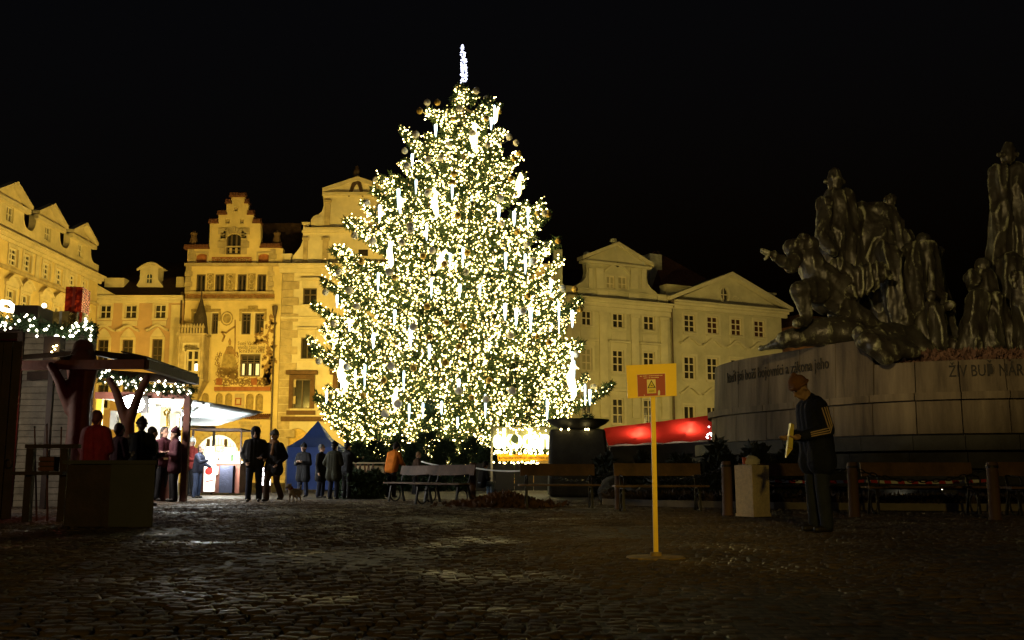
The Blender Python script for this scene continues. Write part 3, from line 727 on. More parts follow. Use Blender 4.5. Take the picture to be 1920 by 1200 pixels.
# ================================================================ white palace with the volute gable
def house_white():
    F = Fac((-16.6, 73.05), 0)
    b = thing('white_palace', 'pale cream palace with scrolled baroque gable half hidden by the lit tree', 'building', (-10, 73, 0))
    X = lambda x: F.uz(x, 600)[0]
    u0 = X(527); c = X(665); u1 = 2*c-u0; zc = F.uz(600, 497)[1]
    W1 = [F.rect(568, 540, 594, 571)]; W2 = [F.rect(564, 633, 588, 673), F.rect(632, 633, 657, 673)]; W3 = [F.rect(550, 711, 582, 766)]
    def mir(r): return (2*c-r[2], r[1], 2*c-r[0], r[3])
    W1 += [F.rect(632, 540, 657, 571)]; W3 += [F.rect(632, 711, 660, 766)]
    allw = W1+W2+W3; allw = allw+[mir(r) for r in allw if abs((r[0]+r[2])/2-c) > .6]
    rc = lambda r: [(r[0], r[1]), (r[2], r[1]), (r[2], r[3]), (r[0], r[3])]
    ga = F.rect(535, 803, 575, 910); ga = arch_poly(ga[0], .02, ga[2], ga[3], 8, .8)
    wall(b, F, [(u0, 0), (u1, 0), (u1, zc), (u0, zc)], [rc(r) for r in allw]+[ga], m_cream2, .6, .32)
    for r in allw:
        w = window(b, F, r, 2, (.6,) if r[1] > W2[0][1]+3 else (), fr=m_wfrd, fw=.08, sill=m_trim)
    for r in [q for q in allw if q[1] > W3[0][3]]:
        mb = MB(); F.box(mb, r[0]-.25, r[3]+.55, r[2]+.25, r[3]+.72, .003, .3); F.box(mb, r[0]-.1, r[3]+.003, r[2]+.1, r[3]+.545, .003, .08); mb.build('window_hood', m_trim, b)
    m_br = M('brown_stone_frame', (.12, .065, .03), .85, var=.3)
    for r in [q for q in allw if q[1] < W3[0][3]]:
        surround(b, F, r, m_br, .3, .16); mb = MB(); F.box(mb, r[0]-.5, r[3]+.32, r[2]+.5, r[3]+.6, .003, .45); F.box(mb, r[0]-.4, r[1]-.45, r[2]+.4, r[1]-.15, .003, .3); mb.build('window_hood', m_br, b)
    mb = MB(); mb.prism([(p[0]*.998, p[1]) for p in ga], F, -.3, -.26); mb.build('arch_infill', M('arch_ochre', (.6, .42, .14), .9), b)
    band(b, F, 527, 594, 800, 598, m_trim, .12); band(b, F, 527, 781, 800, 790, m_br, .15, 'frieze')
    F_u = X(527); z = .2; k = 0
    while z < zc-.8:
        mb = MB(); l = 1.25 if k % 2 else .85; F.box(mb, F_u+.003, z, F_u+l, z+.56, .003, .07); mb.build('quoin', m_sand, b); z += .6; k += 1
    cornice(b, F, u0-.2, u1+.2, zc-.6, m_trim, ((0, .3, .2), (.3, .5, .4), (.5, .62, .6)))
    # gable in two tiers
    G = lambda L: L+[(2*c-p[0], p[1]) for p in L[::-1]]
    t1 = F.poly([(548, 496), (547, 488), (550, 479), (557, 471), (564, 461), (568, 450), (568, 438)]); z1 = F.uz(600, 437)[1]; t1[-1] = (t1[-1][0], z1); t1[0] = (t1[0][0], zc+.03)
    wall(b, F, G(t1), [], m_cream2, .6, .2, 'gable')
    mb = MB(); F.box(mb, X(562), z1, 2*c-X(562), z1+.18, -.6, .2); F.box(mb, X(565), z1+.18, 2*c-X(565), z1+.36, -.6, .35); mb.build('gable_ledge', m_trim, b)
    z1b = z1+.37
    t2 = F.poly([(585, 432), (583, 424), (583, 412), (588, 405), (597, 402), (604, 396), (607, 385), (606, 368)]); t2[0] = (t2[0][0], z1b); z2 = F.uz(600, 368)[1]; t2[-1] = (t2[-1][0], z2)
    wall(b, F, G(t2), [], m_cream2, .6, .2, 'gable')
    za = F.uz(665, 340)[1]; xe = X(599)
    mb = MB(); F.box(mb, xe, z2, 2*c-xe, z2+.25, -.6, .3); mb.build('gable_ledge', m_trim, b)
    mb = MB(); mb.prism([(xe, z2+.26), (2*c-xe, z2+.26), (c, za)], F, -.6, .05); mb.build('pediment', m_cream2, b)
    mb = MB()
    for s in (-1, 1):
        p0, p1 = F(c+s*(c-xe), z2+.26, .33), F(c, za, .33); q0, q1 = F(c+s*(c-xe), z2+.26, -.6), F(c, za, -.6); n = Vector((0, 0, .3)); mb.hexa([p0, p1, q1, q0, p0+n, p1+n, q1+n, q0+n])
    mb.build('pediment_moulding', m_trim, b)
    for s in (0, 1):
        f = (lambda x: x) if not s else (lambda x: 2*c-x)
        for x0, x1, y0, y1 in ((569, 577, 446, 494), (605, 615, 446, 494), (609, 619, 376, 429)):
            r = F.rect(x0, y0, x1, y1); a, e = sorted((f(r[0]), f(r[2]))); mb = MB(); F.box(mb, a, r[1], e, r[3], .003, .12); F.box(mb, a-.08, r[3]-.18, e+.08, r[3], .003, .2); F.box(mb, a-.08, r[1], e+.08, r[1]+.15, .003, .2); mb.build('pilaster', m_sand, b)
        u, z = F.uz(597, 417); u = f(u); mb = MB()
        for rr, d in ((.55, .1), (.38, .16)): mb.prism([(u+rr*math.cos(i*.39), z+rr*math.sin(i*.39)) for i in range(16)], F, .003, d)
        mb.build('volute', m_trim, b)
        for x0, x1, y0, y1 in ((531, 545, 480, 496), (569, 579, 421, 431)):
            r = F.rect(x0, y0, x1, y1); a, e = sorted((f(r[0]), f(r[2]))); mb = MB(); F.box(mb, a, r[1], e, r[3], -.5, .05); F.box(mb, a-.1, r[3]+.002, e+.1, r[3]+.16, -.55, .12); mb.build('pedestal', m_trim, b)
    r = F.rect(672, 468, 690, 480); mb = MB(); F.box(mb, *r, .003, .02); mb.build('attic_opening', m_glass, b)
    bodybox(b, F, u0, u1, zc, m_cream2); roof(b, F, u0+.5, u1-.5, zc+.05, za-1.2, 11, 3, d0=-.7)
    p = F.uz(668, 345); mb = [((F(p[0]-.1, p[1]+.1, -.2)), (F(p[0], p[1]+1.0, -.2)), .22, .28), (F(p[0], p[1]+1.0, -.2), F(p[0], p[1]+1.35, -.2), .15, .17), (F(p[0]+.5, p[1]-.9, .1), F(p[0]+.2, p[1]+.2, 0), .13, .18), (F(p[0]-.5, p[1]-.9, .1), F(p[0]-.1, p[1]+.2, 0), .13, .18)]
    blob('gable_statue', mb, .08, M('dark_bronze_statue', (.05, .03, .02), .5), b, local=False)
    return F.P.x+u1
uend = house_white()

def house_pink():
    F = Fac((uend+.05, 73.3), 0)
    b = thing('pink_house', 'pinkish house glimpsed through the lit tree beside the white palace', 'building', (uend+4, 73.3, 0))
    u1 = F.uz(1038, 600)[0]; zc = F.uz(1030, 505)[1]
    rr = []
    for y0, y1 in ((545, 575), (610, 655), (690, 735)):
        for k in range(6):
            u = .9+k*(u1-1.8)/5.6; z1 = F.uz(1000, y0)[1]; z0 = F.uz(1000, y1)[1]; rr.append((u, z0, u+.95, z1))
    wall(b, F, [(0, 0), (u1, 0), (u1, zc), (0, zc)], [[(a, c), (d, c), (d, e), (a, e)] for a, c, d, e in rr], M('pink_render', (.52, .37, .24), .9, var=.12))
    for r in rr: window(b, F, r, 2, (.6,), fw=.08, sill=m_trim); surround(b, F, r, m_trim, .14, .05)
    cornice(b, F, 0, u1+.2, zc-.3, m_trim); bodybox(b, F, 0, u1, zc, m_cream); roof(b, F, 0, u1, zc+.3, zc+3.4, 11, 2)
    mb = MB(); r = F.rect(1038.5, 466, 1055, 528); F.box(mb, r[0], 0, r[2], r[3], -5, -.3); mb.build('firewall', M('grey_firewall', (.25, .27, .27), .9), b)
house_pink()

# ================================================================ two grey-green houses beyond the tree
RA = math.atan2(.45, .89)
def house_right1():
    F = Fac((4.1, 78), RA)
    b = thing('curved_gable_house', 'grey-green house with curved gable, stone finials and three window columns', 'building', (9, 80.5, 0))
    X = lambda x: F.uz(x, 560)[0]
    u0, u1 = X(1057), X(1256); zc = F.uz(1158, 565)[1]
    WN = []
    for y0, y1 in ((587, 615), (656, 698), (747, 795)):
        for x0, x1 in ((1091, 1110), (1149, 1170), (1207, 1228)): WN.append(F.rect(x0, y0+(x0-1149)*.05, x1, y1+(x0-1149)*.05))
    for r in (0, 1, 2):
        z0 = np.mean([q[1] for q in WN[r*3:r*3+3]]); z1 = np.mean([q[3] for q in WN[r*3:r*3+3]]); WN[r*3:r*3+3] = [(q[0], z0, q[2], z1) for q in WN[r*3:r*3+3]]
    GR = [((a[0]), .4, a[2], 4.2) for a in WN[:3]]
    rc = lambda r: [(r[0], r[1]), (r[2], r[1]), (r[2], r[3]), (r[0], r[3])]
    wall(b, F, [(u0, 0), (u1, 0), (u1, zc), (u0, zc)], [rc(r) for r in WN+GR], m_grey)
    m_pale = M('pale_blind', (.36, .33, .22), .6, var=.2, scale=1)
    for i, r in enumerate(WN):
        window(b, F, r, 2, (.5,) if i < 3 else (.36, .7), fw=.09, bw=.08, pane=m_pale if i == 3 else m_glass, sill=m_grey2); surround(b, F, r, m_grey2, .2, .06)
        if i >= 3:
            mb = MB(); F.box(mb, r[0]-.45, r[3]+.55, r[2]+.45, r[3]+.7, .003, .35); F.box(mb, r[0]-.25, r[3]+.205, r[2]+.25, r[3]+.545, .003, .1); mb.build('window_hood', m_grey2, b)
        if i < 6:
            mb = MB(); F.box(mb, r[0]-.15, r[1]-1.15, r[2]+.15, r[1]-.35, .003, .06); mb.build('apron_panel', m_grey2, b)
    for r in GR: window(b, F, r, 2, (.7,), fw=.1)
    us = [u0+.25]+[(WN[i][2]+WN[i+1][0])/2 for i in (0, 1)]+[u1-.75]
    for u in us:
        mb = MB(); F.box(mb, u-.35, 5, u+.35, zc-1.0, .003, .16); F.box(mb, u-.45, zc-1.25, u+.45, zc-1.0, .165, .25); mb.build('pilaster', m_grey2, b)
    cornice(b, F, u0, u1, zc-.55, m_grey2, ((0, .3, .25), (.3, .5, .45), (.5, .62, .7)))
    mb = MB(); F.box(mb, u0, zc-1.0, u1, zc-.56, .003, .12); mb.build('architrave', m_grey2, b)
    # attic parapet and gable
    za = F.uz(1158, 548)[1]; mb = MB(); F.box(mb, u0, zc+.08, u1-.2, za, -.5, 0); F.box(mb, u0, za+.002, u1-.15, za+.14, -.55, .1); mb.build('attic_parapet', m_grey, b)
    for u in us:
        mb = MB(); F.box(mb, u-.5, zc+.09, u+.5, za, .003, .1); mb.build('attic_pier', m_grey2, b)
    c = (X(1100)+X(1214))/2; L = F.poly([(1078, 546), (1077, 538), (1083, 533), (1092, 528), (1098, 520), (1100, 510), (1099, 500)]); zt = F.uz(1158, 499)[1]
    L = [(min(p[0], c-.1), p[1]) for p in L]; L[0] = (L[0][0], za+.15); L[-1] = (L[-1][0], zt)
    out = L+[(2*c-p[0], p[1]) for p in L[::-1]]
    gw = [F.rect(1137, 517, 1153, 541), F.rect(1159, 518, 1176, 542)]
    rd = F.uz(1157, 507)
    wall(b, F, out, [rc(r) for r in gw], m_grey, .55, .2, 'gable')
    for r in gw: window(b, F, r, 2, (.4,), fw=.08, pane=m_pale); surround(b, F, r, m_grey2, .12, .05)
    hw = c-X(1093); zp = F.uz(1158, 461)[1]
    mb = MB(); mb.prism([(c-hw, zt+.2), (c+hw, zt+.2), (c, zp)], F, -.55, .06); p = mb.build('pediment', m_grey, b)
    rq = F.uz(1157, 497); mb = MB(); mb.prism([(rq[0]+.17*math.cos(i*.63), rq[1]+.2*math.sin(i*.63)) for i in range(10)], F, .065, .075); mb.build('oculus', m_glass, p)
    mb = MB(); F.box(mb, c-hw, zt+.002, c+hw, zt+.2, -.55, .25)
    for s in (-1, 1):
        p0, p1 = F(c+s*(hw+.15), zt+.2, .34), F(c, zp, .34); q0, q1 = F(c+s*(hw+.15), zt+.2, -.6), F(c, zp, -.6); n = Vector((0, 0, .28)); mb.hexa([p0, p1, q1, q0, p0+n, p1+n, q1+n, q0+n])
    mb.build('pediment_moulding', m_grey2, b)
    arc_hood(F, (gw[0][0], 0, gw[1][2], zt-.75), .1, .7, m_grey2, b, 'gable_arch', .2, 10, .16, .2)
    for x0, x1 in ((1103, 1110), (1117, 1130), (1182, 1195), (1202, 1210)):
        r = F.rect(x0, 503, x1, 541); mb = MB(); F.box(mb, *r, .003, .1); mb.build('pilaster', m_grey2, b)
    m_st = M('pale_stone_finial', (.42, .43, .40), .85)
    for x, y, yt in ((1103, 489, 470), (1153, 463, 445), (1206, 492, 478)):
        q = F.uz(x, y); k = F.uz(x, yt)[1]-q[1]; p = F(q[0], q[1]-.3, -.2); mb = MB(); mb.lathe([(.28, 0), (.28, .5), (.12, .55), (.1, .3+k*.35), (.3, .3+k*.6), (.26, .3+k*.85), (.05, .3+k)], tuple(p), 10); mb.build('finial', m_st, b)
    bodybox(b, F, u0, u1, zc, m_grey); roof(b, F, u0, u1-.4, zc+.1, zp-1.0, 11, 3, d0=-.7); downpipe(F, b, 1256.5, 562, 890, .2)
def house_right2():
    F = Fac((4.1, 78), RA)
    b = thing('triangular_pediment_house', 'grey house with wide triangular pediment, oval window and dark hipped roof', 'building', (18, 85.2, 0))
    X = lambda x: F.uz(x, 580)[0]
    u0, u1 = X(1258), X(1464); zc = F.uz(1364, 579)[1]
    WN = []
    for y0, y1 in ((594, 627), (671, 714), (762, 812)):
        for x0, x1 in ((1283, 1304), (1326, 1347), (1371, 1391), (1414, 1434)): WN.append(F.rect(x0, y0+(x0-1326)*.045, x1, y1+(x0-1326)*.045))
    for r in (0, 1, 2):
        z0 = np.mean([q[1] for q in WN[r*4:r*4+4]]); z1 = np.mean([q[3] for q in WN[r*4:r*4+4]]); WN[r*4:r*4+4] = [(q[0], z0, q[2], z1) for q in WN[r*4:r*4+4]]
    rc = lambda r: [(r[0], r[1]), (r[2], r[1]), (r[2], r[3]), (r[0], r[3])]
    wall(b, F, [(u0, 0), (u1, 0), (u1, zc), (u0, zc)], [rc(r) for r in WN], m_grey)
    m_red = M('reddish_glass', (.06, .025, .015), .2)
    for i, r in enumerate(WN):
        window(b, F, r, 2, (.33, .66) if i < 8 else (.5,), fw=.1, bw=.08, sill=m_grey2, pane=m_red if i in (1, 2, 3) else m_glass); surround(b, F, r, m_grey2, .2, .06)
        if i >= 4: arc_hood(F, r, .9, .55, m_grey2, b, wd=.45, d=.3, dip=1, n=10)
        else:
            mb = MB(); F.box(mb, r[0]-.2, r[1]-.75, r[2]+.2, r[1]-.2, .003, .05); mb.build('apron_panel', m_grey2, b)
    cornice(b, F, u0, u1+.5, zc-.4, m_grey2, ((0, .3, .25), (.3, .5, .5), (.5, .66, .8)))
    zb = zc+.28; c = (u0+u1)/2+.2; za = F.uz(1367, 519)[1]
    ov = F.uz(1358, 552); oval = [(ov[0]+.42*math.cos(i*.524), ov[1]+.62*math.sin(i*.524)) for i in range(12)]
    wall(b, F, [(u0+.2, zb), (u1+.2, zb), (c, za)], [oval], m_grey, .5, .3, 'pediment')
    mb = MB(); mb.prism(oval, F, -.2, -.18); p = mb.build('oval_window', m_glass, b)
    mb = MB(); F.box(mb, ov[0]-.04, ov[1]-.6, ov[0]+.04, ov[1]+.6, -.17, -.1); F.box(mb, ov[0]-.4, ov[1]-.04, ov[0]+.4, ov[1]+.04, -.172, -.102); mb.build('glazing_bar', m_wfr, p)
    mb = MB()
    for i in range(12):
        a, e = i*.524, (i+1)*.524; mb.hexa([F(ov[0]+k1*math.cos(t), ov[1]+k2*math.sin(t), d) for d in (.1,) for k1, k2, t in ((.42, .62, a), (.58, .78, a), (.58, .78, e), (.42, .62, e))]+[F(ov[0]+k1*math.cos(t), ov[1]+k2*math.sin(t), .003) for k1, k2, t in ((.42, .62, a), (.58, .78, a), (.58, .78, e), (.42, .62, e))])
    mb.build('oval_surround', m_grey2, p)
    mb = MB()
    for s in (-1, 1):
        p0, p1 = F(c+s*(c-u0+.5), zb-.1, .6), F(c, za, .6); q0, q1 = F(c+s*(c-u0+.5), zb-.1, -.5), F(c, za, -.5); n = Vector((0, 0, .34)); mb.hexa([p0, p1, q1, q0, p0+n, p1+n, q1+n, q0+n])
    mb.build('pediment_moulding', m_grey2, b)
    for s in (-1, 1):
        for k in range(5): mb = MB(); scroll(mb, F, ov[0]+s*(1.1+k*.5), ov[1]-.35-k*.12, .3-.03*k, k+s, 1.2, s, .1, .05); mb.build('stucco_scroll', m_grey2, b)
    for x0, y0, x1, y1 in ((1257, 536, 1305, 566), (1424, 549, 1462, 572)):
        r = F.rect(x0, y0, x1, y1); mb = MB(); F.box(mb, r[0], zb, r[2], r[3], -1.5, -.6); F.box(mb, r[0], r[3]+.002, r[2]+.1, r[3]+.15, -1.55, -.5); mb.build('attic_block', m_grey, b)
    bodybox(b, F, u0, u1, zc, m_grey)
    zr = F.uz(1306, 474)[1]+1.3; mb = MB(); pk = F(X(1306), zr, -6); pk2 = F(X(1312), zr, -6)
    n = 0; mb.v += [tuple(F(u0+.3, zb, -1.2)), tuple(F(u1-.5, zb, -1.2)), tuple(F(u1-.5, zb, -12)), tuple(F(u0+.3, zb, -12)), tuple(pk), tuple(pk2)]
    mb.f += [(0, 1, 5, 4), (1, 2, 5), (2, 3, 4, 5), (3, 0, 4)]; mb.build('roof', M('dark_red_roof', (.12, .05, .03), .85, var=.4, scale=5, bump=.6, bscale=6), b)
    mb = MB(); mb.prism([(u0+.2, zb+.36), (u1+.2, zb+.36), (c, za+.3)], F, -.52, -8); mb.build('pediment_roof', m_roof, b)
    mb = MB(); r = F.rect(1273, 478, 1296, 500); F.box(mb, r[0], r[1]-2.5, r[2], r[3]+.9, -5.4, -4.2); mb.build('chimney', M('pale_chimney', (.5, .5, .46), .9), b)
    for x, y in ((1296, 470), (1264, 501)):
        q = F.uz(x, y); mb = MB(); mb.tube([F(q[0], q[1]-2.0, -4.8), F(q[0], q[1]+.9, -4.8)], .09, 6); mb.build('flue', m_pipe, b)
house_right1(); house_right2()
F3 = Fac((24.8, 89), RA)
b3 = thing('brown_house', 'low brown house peeking out behind the statue group', 'building', (27, 90, 0))
mb = MB(); zz = F3.uz(1480, 612)[1]; F3.box(mb, 0, 0, 5, zz, -8, 0); mb.build('wall', M('brown_render', (.28, .14, .08), .9), b3)
mb = MB(); mb.prism([(0, zz+.01), (5, zz+.01), (4.4, zz+1.1), (.6, zz+1.1)], F3, -8, .2); mb.build('roof', m_roof, b3)
# ================================================================ the lit fir tree
TY = 48.0
m_needle = M('fir_needles', (.035, .07, .022), .75, var=0, col2=(.075, .115, .035), scale=1.5)
m_dneedle = M('dark_fir_needles', (.012, .028, .010), .8, var=0, col2=(.03, .055, .02), scale=1.2)
m_bark = M('bark', (.11, .085, .05), .9, var=.4, scale=6, bump=.6, bscale=15)
m_bulb = E('warm_bulb', (1, .77, .28), 24); m_bulb2 = E('dim_warm_bulb', (1, .72, .24), 2.2)
m_gbulb = E('warm_white_bulb', (1, .88, .55), 6)
m_ice = E('cold_white_tube', (.66, .88, 1), 6)
m_fig = E('warm_rope_light', (1, .86, .42), 5)
m_white = M('white_bauble', (.82, .76, .64), .35, var=.05)
m_gold = M('gold_bauble', (.55, .36, .08), .3, metal=.6, var=.1)
OCT = np.array([(1, 0, 0), (0, 1, 0), (-1, 0, 0), (0, -1, 0), (0, 0, 1), (0, 0, -1)], float)
OCF = np.array([(0, 1, 4), (1, 2, 4), (2, 3, 4), (3, 0, 4), (1, 0, 5), (2, 1, 5), (3, 2, 5), (0, 3, 5)])
def bulbs(name, P, r, mat, parent, kind='stuff'):
    P = np.asarray(P, float); n = len(P); r = np.broadcast_to(np.asarray(r, float), (n,))
    V = (P[:, None, :]+OCT[None]*r[:, None, None]).reshape(-1, 3); Fc = (OCF[None]+(np.arange(n)*6)[:, None, None]).reshape(-1, 3)
    o = npmesh(name, V, Fc, mat, parent); o['kind'] = kind; return o
def sprays(name, P, D, L, mat, parent, wd=.17, blades=4, spread=.75, seed=1):
    """tufts of needle blades: each a fan of thin triangles"""
    rs = np.random.RandomState(seed); n = len(P); P = np.repeat(P, blades, 0); D = np.repeat(D, blades, 0); L = np.repeat(np.broadcast_to(L, (n,)), blades)
    D = D+rs.normal(0, spread, D.shape); D /= np.linalg.norm(D, axis=1)[:, None]+1e-9
    q = np.cross(D, rs.normal(0, 1, D.shape)); q /= np.linalg.norm(q, axis=1)[:, None]+1e-9
    Lr = (L*rs.uniform(.6, 1.2, len(L)))[:, None]; w = Lr*wd
    V = np.stack([P-q*w*.3, P+D*Lr*.5-q*w*.5, P+D*Lr, P+D*Lr*.5+q*w*.5], 1).reshape(-1, 3)
    Fc = np.arange(len(P)*4).reshape(-1, 4)
    o = npmesh(name, V, Fc, mat, parent); o['kind'] = 'stuff'; return o
ENV = [(158, 862, 874), (175, 825, 905), (205, 788, 940), (260, 757, 972), (330, 730, 985), (365, 690, 985), (400, 662, 1020), (440, 645, 1042), (490, 624, 1052), (540, 604, 1072), (590, 594, 1086), (650, 577, 1092), (700, 580, 1100), (745, 582, 1112), (790, 590, 1098), (830, 622, 1080), (862, 690, 1030)]
EZ = []
for y, l, r in ENV:
    p = at(868, y, TY); EZ.append((p.z, (at(868, y, TY)-at(l, y, TY)).length, (at(r, y, TY)-at(868, y, TY)).length))
EZ = np.array(EZ[::-1]); TX = at(868, 158, TY).x
def env(z, az):
    l = np.interp(z, EZ[:, 0], EZ[:, 1]); r = np.interp(z, EZ[:, 0], EZ[:, 2]); t = .5+.5*math.cos(az)
    return l*(1-t)+r*t
ZT = EZ[-1, 0]; ZB = EZ[0, 0]
def fir():
    b = thing('christmas_tree', 'huge fir tree covered in warm lights in the middle of the square', 'christmas tree', (TX, TY, 0))
    rs = np.random.RandomState(11)
    mb = MB(); mb.tube([(TX-.35, TY, 0), (TX-.3, TY, 3), (TX-.2, TY, 9), (TX, TY, 15), (TX, TY, ZT+.2)], [.46, .42, .3, .17, .04], 12); mb.build('trunk', m_bark, b, True)
    limb = MB(); P = []; D = []; L = []; bp = []
    N = 250
    for i in range(N):
        u = (i+.5)/N; z = ZB+(ZT-ZB)*(1-(1-u)**.62)*.99; az = i*2.39996+rs.uniform(-.3, .3)
        zt = z+rs.uniform(-.4, .2); Rr = env(min(zt, ZT-.1), az)*rs.uniform(.78, 1.0)
        long_ = rs.rand() < .2 and u < .55
        if long_: Rr *= rs.uniform(1.02, 1.13)
        dirv = np.array([math.cos(az), math.sin(az), 0]); lat = np.array([-math.sin(az), math.cos(az), 0])
        up = rs.uniform(.05, .16) if not long_ else rs.uniform(.14, .22); pts = []
        for k in range(9):
            t = k/8; zz = z+Rr*(-.30*math.sin(math.pi*min(1, t*1.0)*.75)+up*2.0*t**3+.02*t)
            pts.append(np.array([TX, TY, 0])+dirv*Rr*t+np.array([0, 0, zz+.3]))
        if Rr > .8: limb.tube([Vector(p) for p in pts], [.035+.02*Rr*(1-k/8) for k in range(9)], 5)
        pts = np.array(pts); n = int(30+Rr*48)
        t = rs.uniform(.12, 1, n)**.75; base = np.stack([np.interp(t*8, np.arange(9), pts[:, c]) for c in range(3)], 1)
        wdt = (.14+.30*Rr*(1-t)*.8); off = rs.uniform(-1, 1, n); side = np.sign(off)
        Q = base+lat*(off*wdt)[:, None]+dirv*(-abs(off)*wdt*.45)[:, None]+np.array([0, 0, -1])*(rs.uniform(0, .5, n)*(.15+.22*wdt*4*abs(off)))[:, None]
        dd = dirv*.7+lat*(off*.9)[:, None]+np.array([0, 0, -.25])*rs.uniform(0, 2, n)[:, None]+np.array([0, 0, .5])*(t > .85)[:, None]
        P.append(Q); D.append(dd); L.append(np.full(n, .36)*(1-.25*(t > .9)))
        m = int(26+Rr*50); sel = rs.permutation(n)[:m]; keep = t[sel] > .16
        bp.append(Q[sel][keep]+rs.normal(0, .13, (keep.sum(), 3))+dirv*.05)
    # long boughs whose lit tips stand clear of the outline
    for tx_, ty_, dy in ((1147, 715, -.6), (1088, 556, -.5), (586, 648, -.8), (594, 738, -1), (588, 566, -.8), (624, 463, -.6), (649, 412, -.5), (736, 326, -.4), (1046, 448, -.4), (1024, 398, -.5), (1092, 640, -.8), (700, 350, -.4), (606, 520, -.7)):
        tip = np.array(at(tx_, ty_, TY+dy)); Rr = math.hypot(tip[0]-TX, dy); az = math.atan2(dy, tip[0]-TX); dirv = np.array([math.cos(az), math.sin(az), 0]); lat = np.array([-math.sin(az), math.cos(az), 0])
        tt = np.linspace(0, 1, 9); pts = np.array([TX, TY, 0])+dirv*(Rr*tt)[:, None]; pts[:, 2] = tip[2]-.16*Rr*(1-tt**2.5)+.10*Rr*(1-tt)**2-.10*Rr*np.sin(np.pi*tt)
        limb.tube([Vector(p) for p in pts], [.035+.02*Rr*(1-k/8) for k in range(9)], 5)
        n = int(60+Rr*30); t = rs.uniform(.35, 1, n)**.7; base = np.stack([np.interp(t*8, np.arange(9), pts[:, c]) for c in range(3)], 1); off = rs.uniform(-1, 1, n); wdt = .12+.22*Rr*(1-t)
        Q = base+lat*(off*wdt)[:, None]+np.array([0, 0, -1])*(rs.uniform(0, .45, n)*(.6+.4*(1-t)))[:, None]
        P.append(Q); D.append(dirv*.7+lat*(off*.9)[:, None]+np.array([0, 0, .1])*np.ones((n, 1))); L.append(np.full(n, .32))
        sel = rs.permutation(n)[:int(n*.5)]; bp.append(Q[sel]+rs.normal(0, .08, (len(sel), 3)))
    limb.build('limbs', m_bark, b)['kind'] = 'stuff'
    P = np.concatenate(P); D = np.concatenate(D); L = np.concatenate(L); bp = np.concatenate(bp)
    sprays('crown', P, D, L, m_needle, b, .2, 6, .8)
    cl = np.array([noise.noise(Vector(p)*.75) for p in bp]); bp = bp[cl+rs.uniform(-.35, .35, len(bp)) > -.46]
    dim = rs.rand(len(bp)) < .32; rr = .039*rs.uniform(.6, 1.25, len(bp))
    o = bulbs('fairy_lights', bp[~dim], rr[~dim], m_bulb, None); o2 = bulbs('dim_fairy_lights', bp[dim], rr[dim]*.9, m_bulb2, o)
    tag(o, 'thousands of warm white fairy lights strung all over the huge fir tree', 'fairy lights')
    print('bulbs', len(bp), 'tufts', len(P))
    # cables
    for k, (p, q, s) in enumerate((((990, 440), (1044, 458), .1), ((925, 232), (952, 262), .5), ((990, 470), (1036, 500), .2), ((690, 600), (770, 612), .6), ((835, 690), (870, 700), .3), ((1000, 600), (1050, 612), .5))):
        a = at(*p, TY-3.3); c = at(*q, TY-3.3); m = MB(); m.tube([a.lerp(c, i/8)+Vector((0, 0, -s*math.sin(math.pi*i/8))) for i in range(9)], .016, 4); m.build('cable', M('grey_cable', (.45, .45, .42), .6), b)
fir()
def surf(px, py, k=.93):
    z = at(px, py, TY-2).z; x = at(px, py, TY-2).x-TX; Rr = max(.3, env(min(z, ZT-.2), 0 if x > 0 else math.pi)); dy = math.sqrt(max(.02, Rr*Rr-x*x))*k
    return at(px, py, TY-min(dy, Rr*.9))
ORD = 'first second third fourth fifth sixth seventh eighth ninth tenth eleventh twelfth thirteenth fourteenth fifteenth sixteenth seventeenth eighteenth nineteenth twentieth'.split()
def ranks(pts):
    bands = [(0, 260, 'top boughs'), (260, 380, 'upper boughs'), (380, 480, 'upper middle boughs'), (480, 590, 'middle boughs'), (590, 700, 'lower middle boughs'), (700, 900, 'lowest boughs')]; out = {}
    for a, b, nm in bands:
        for i, p in enumerate(sorted([p for p in pts if a <= p[1] < b])): out[p] = (ORD[i], nm)
    return out
def baubles(name, pts, r, mat, lab, cat, grp):
    rk = ranks(pts)
    base = MB(); base.ball((0, 0, 0), 1, 14, 10); me = base.mesh(name); me.polygons.foreach_set('use_smooth', [True]*len(me.polygons)); me.materials.append(mat)
    cap = MB(); cap.lathe([(.22, .96), (.22, 1.12), (.05, 1.14), (.05, 1.3)], n=8); cm = cap.mesh('cap'); cm.materials.append(m_gold)
    for px, py in pts:
        o = link(name, me); q = surf(px, py, 1.0); o.location = q+(CAM-q).normalized()*.16; k = r*random.uniform(.9, 1.12); o.scale = (k, k, k); tag(o, lab % rk[(px, py)], cat, grp); c = link('cap', cm, o)
WB = [(801, 192), (912, 185), (893, 170), (862, 203), (780, 252), (842, 272), (826, 296), (886, 250), (914, 272), (955, 257), (968, 268), (759, 283), (803, 300), (763, 312), (704, 337), (688, 380), (665, 442), (699, 452), (803, 363), (891, 378), (937, 372), (1021, 400), (769, 424), (940, 420), (753, 455), (810, 470), (988, 458), (999, 490), (635, 510), (730, 510), (655, 545), (669, 575), (873, 510), (610, 548), (770, 432), (626, 607), (1055, 541), (980, 583), (957, 629), (733, 686), (860, 733), (911, 749), (746, 757), (722, 776), (650, 688), (1113, 726), (1080, 664), (960, 733), (775, 613), (598, 677)]
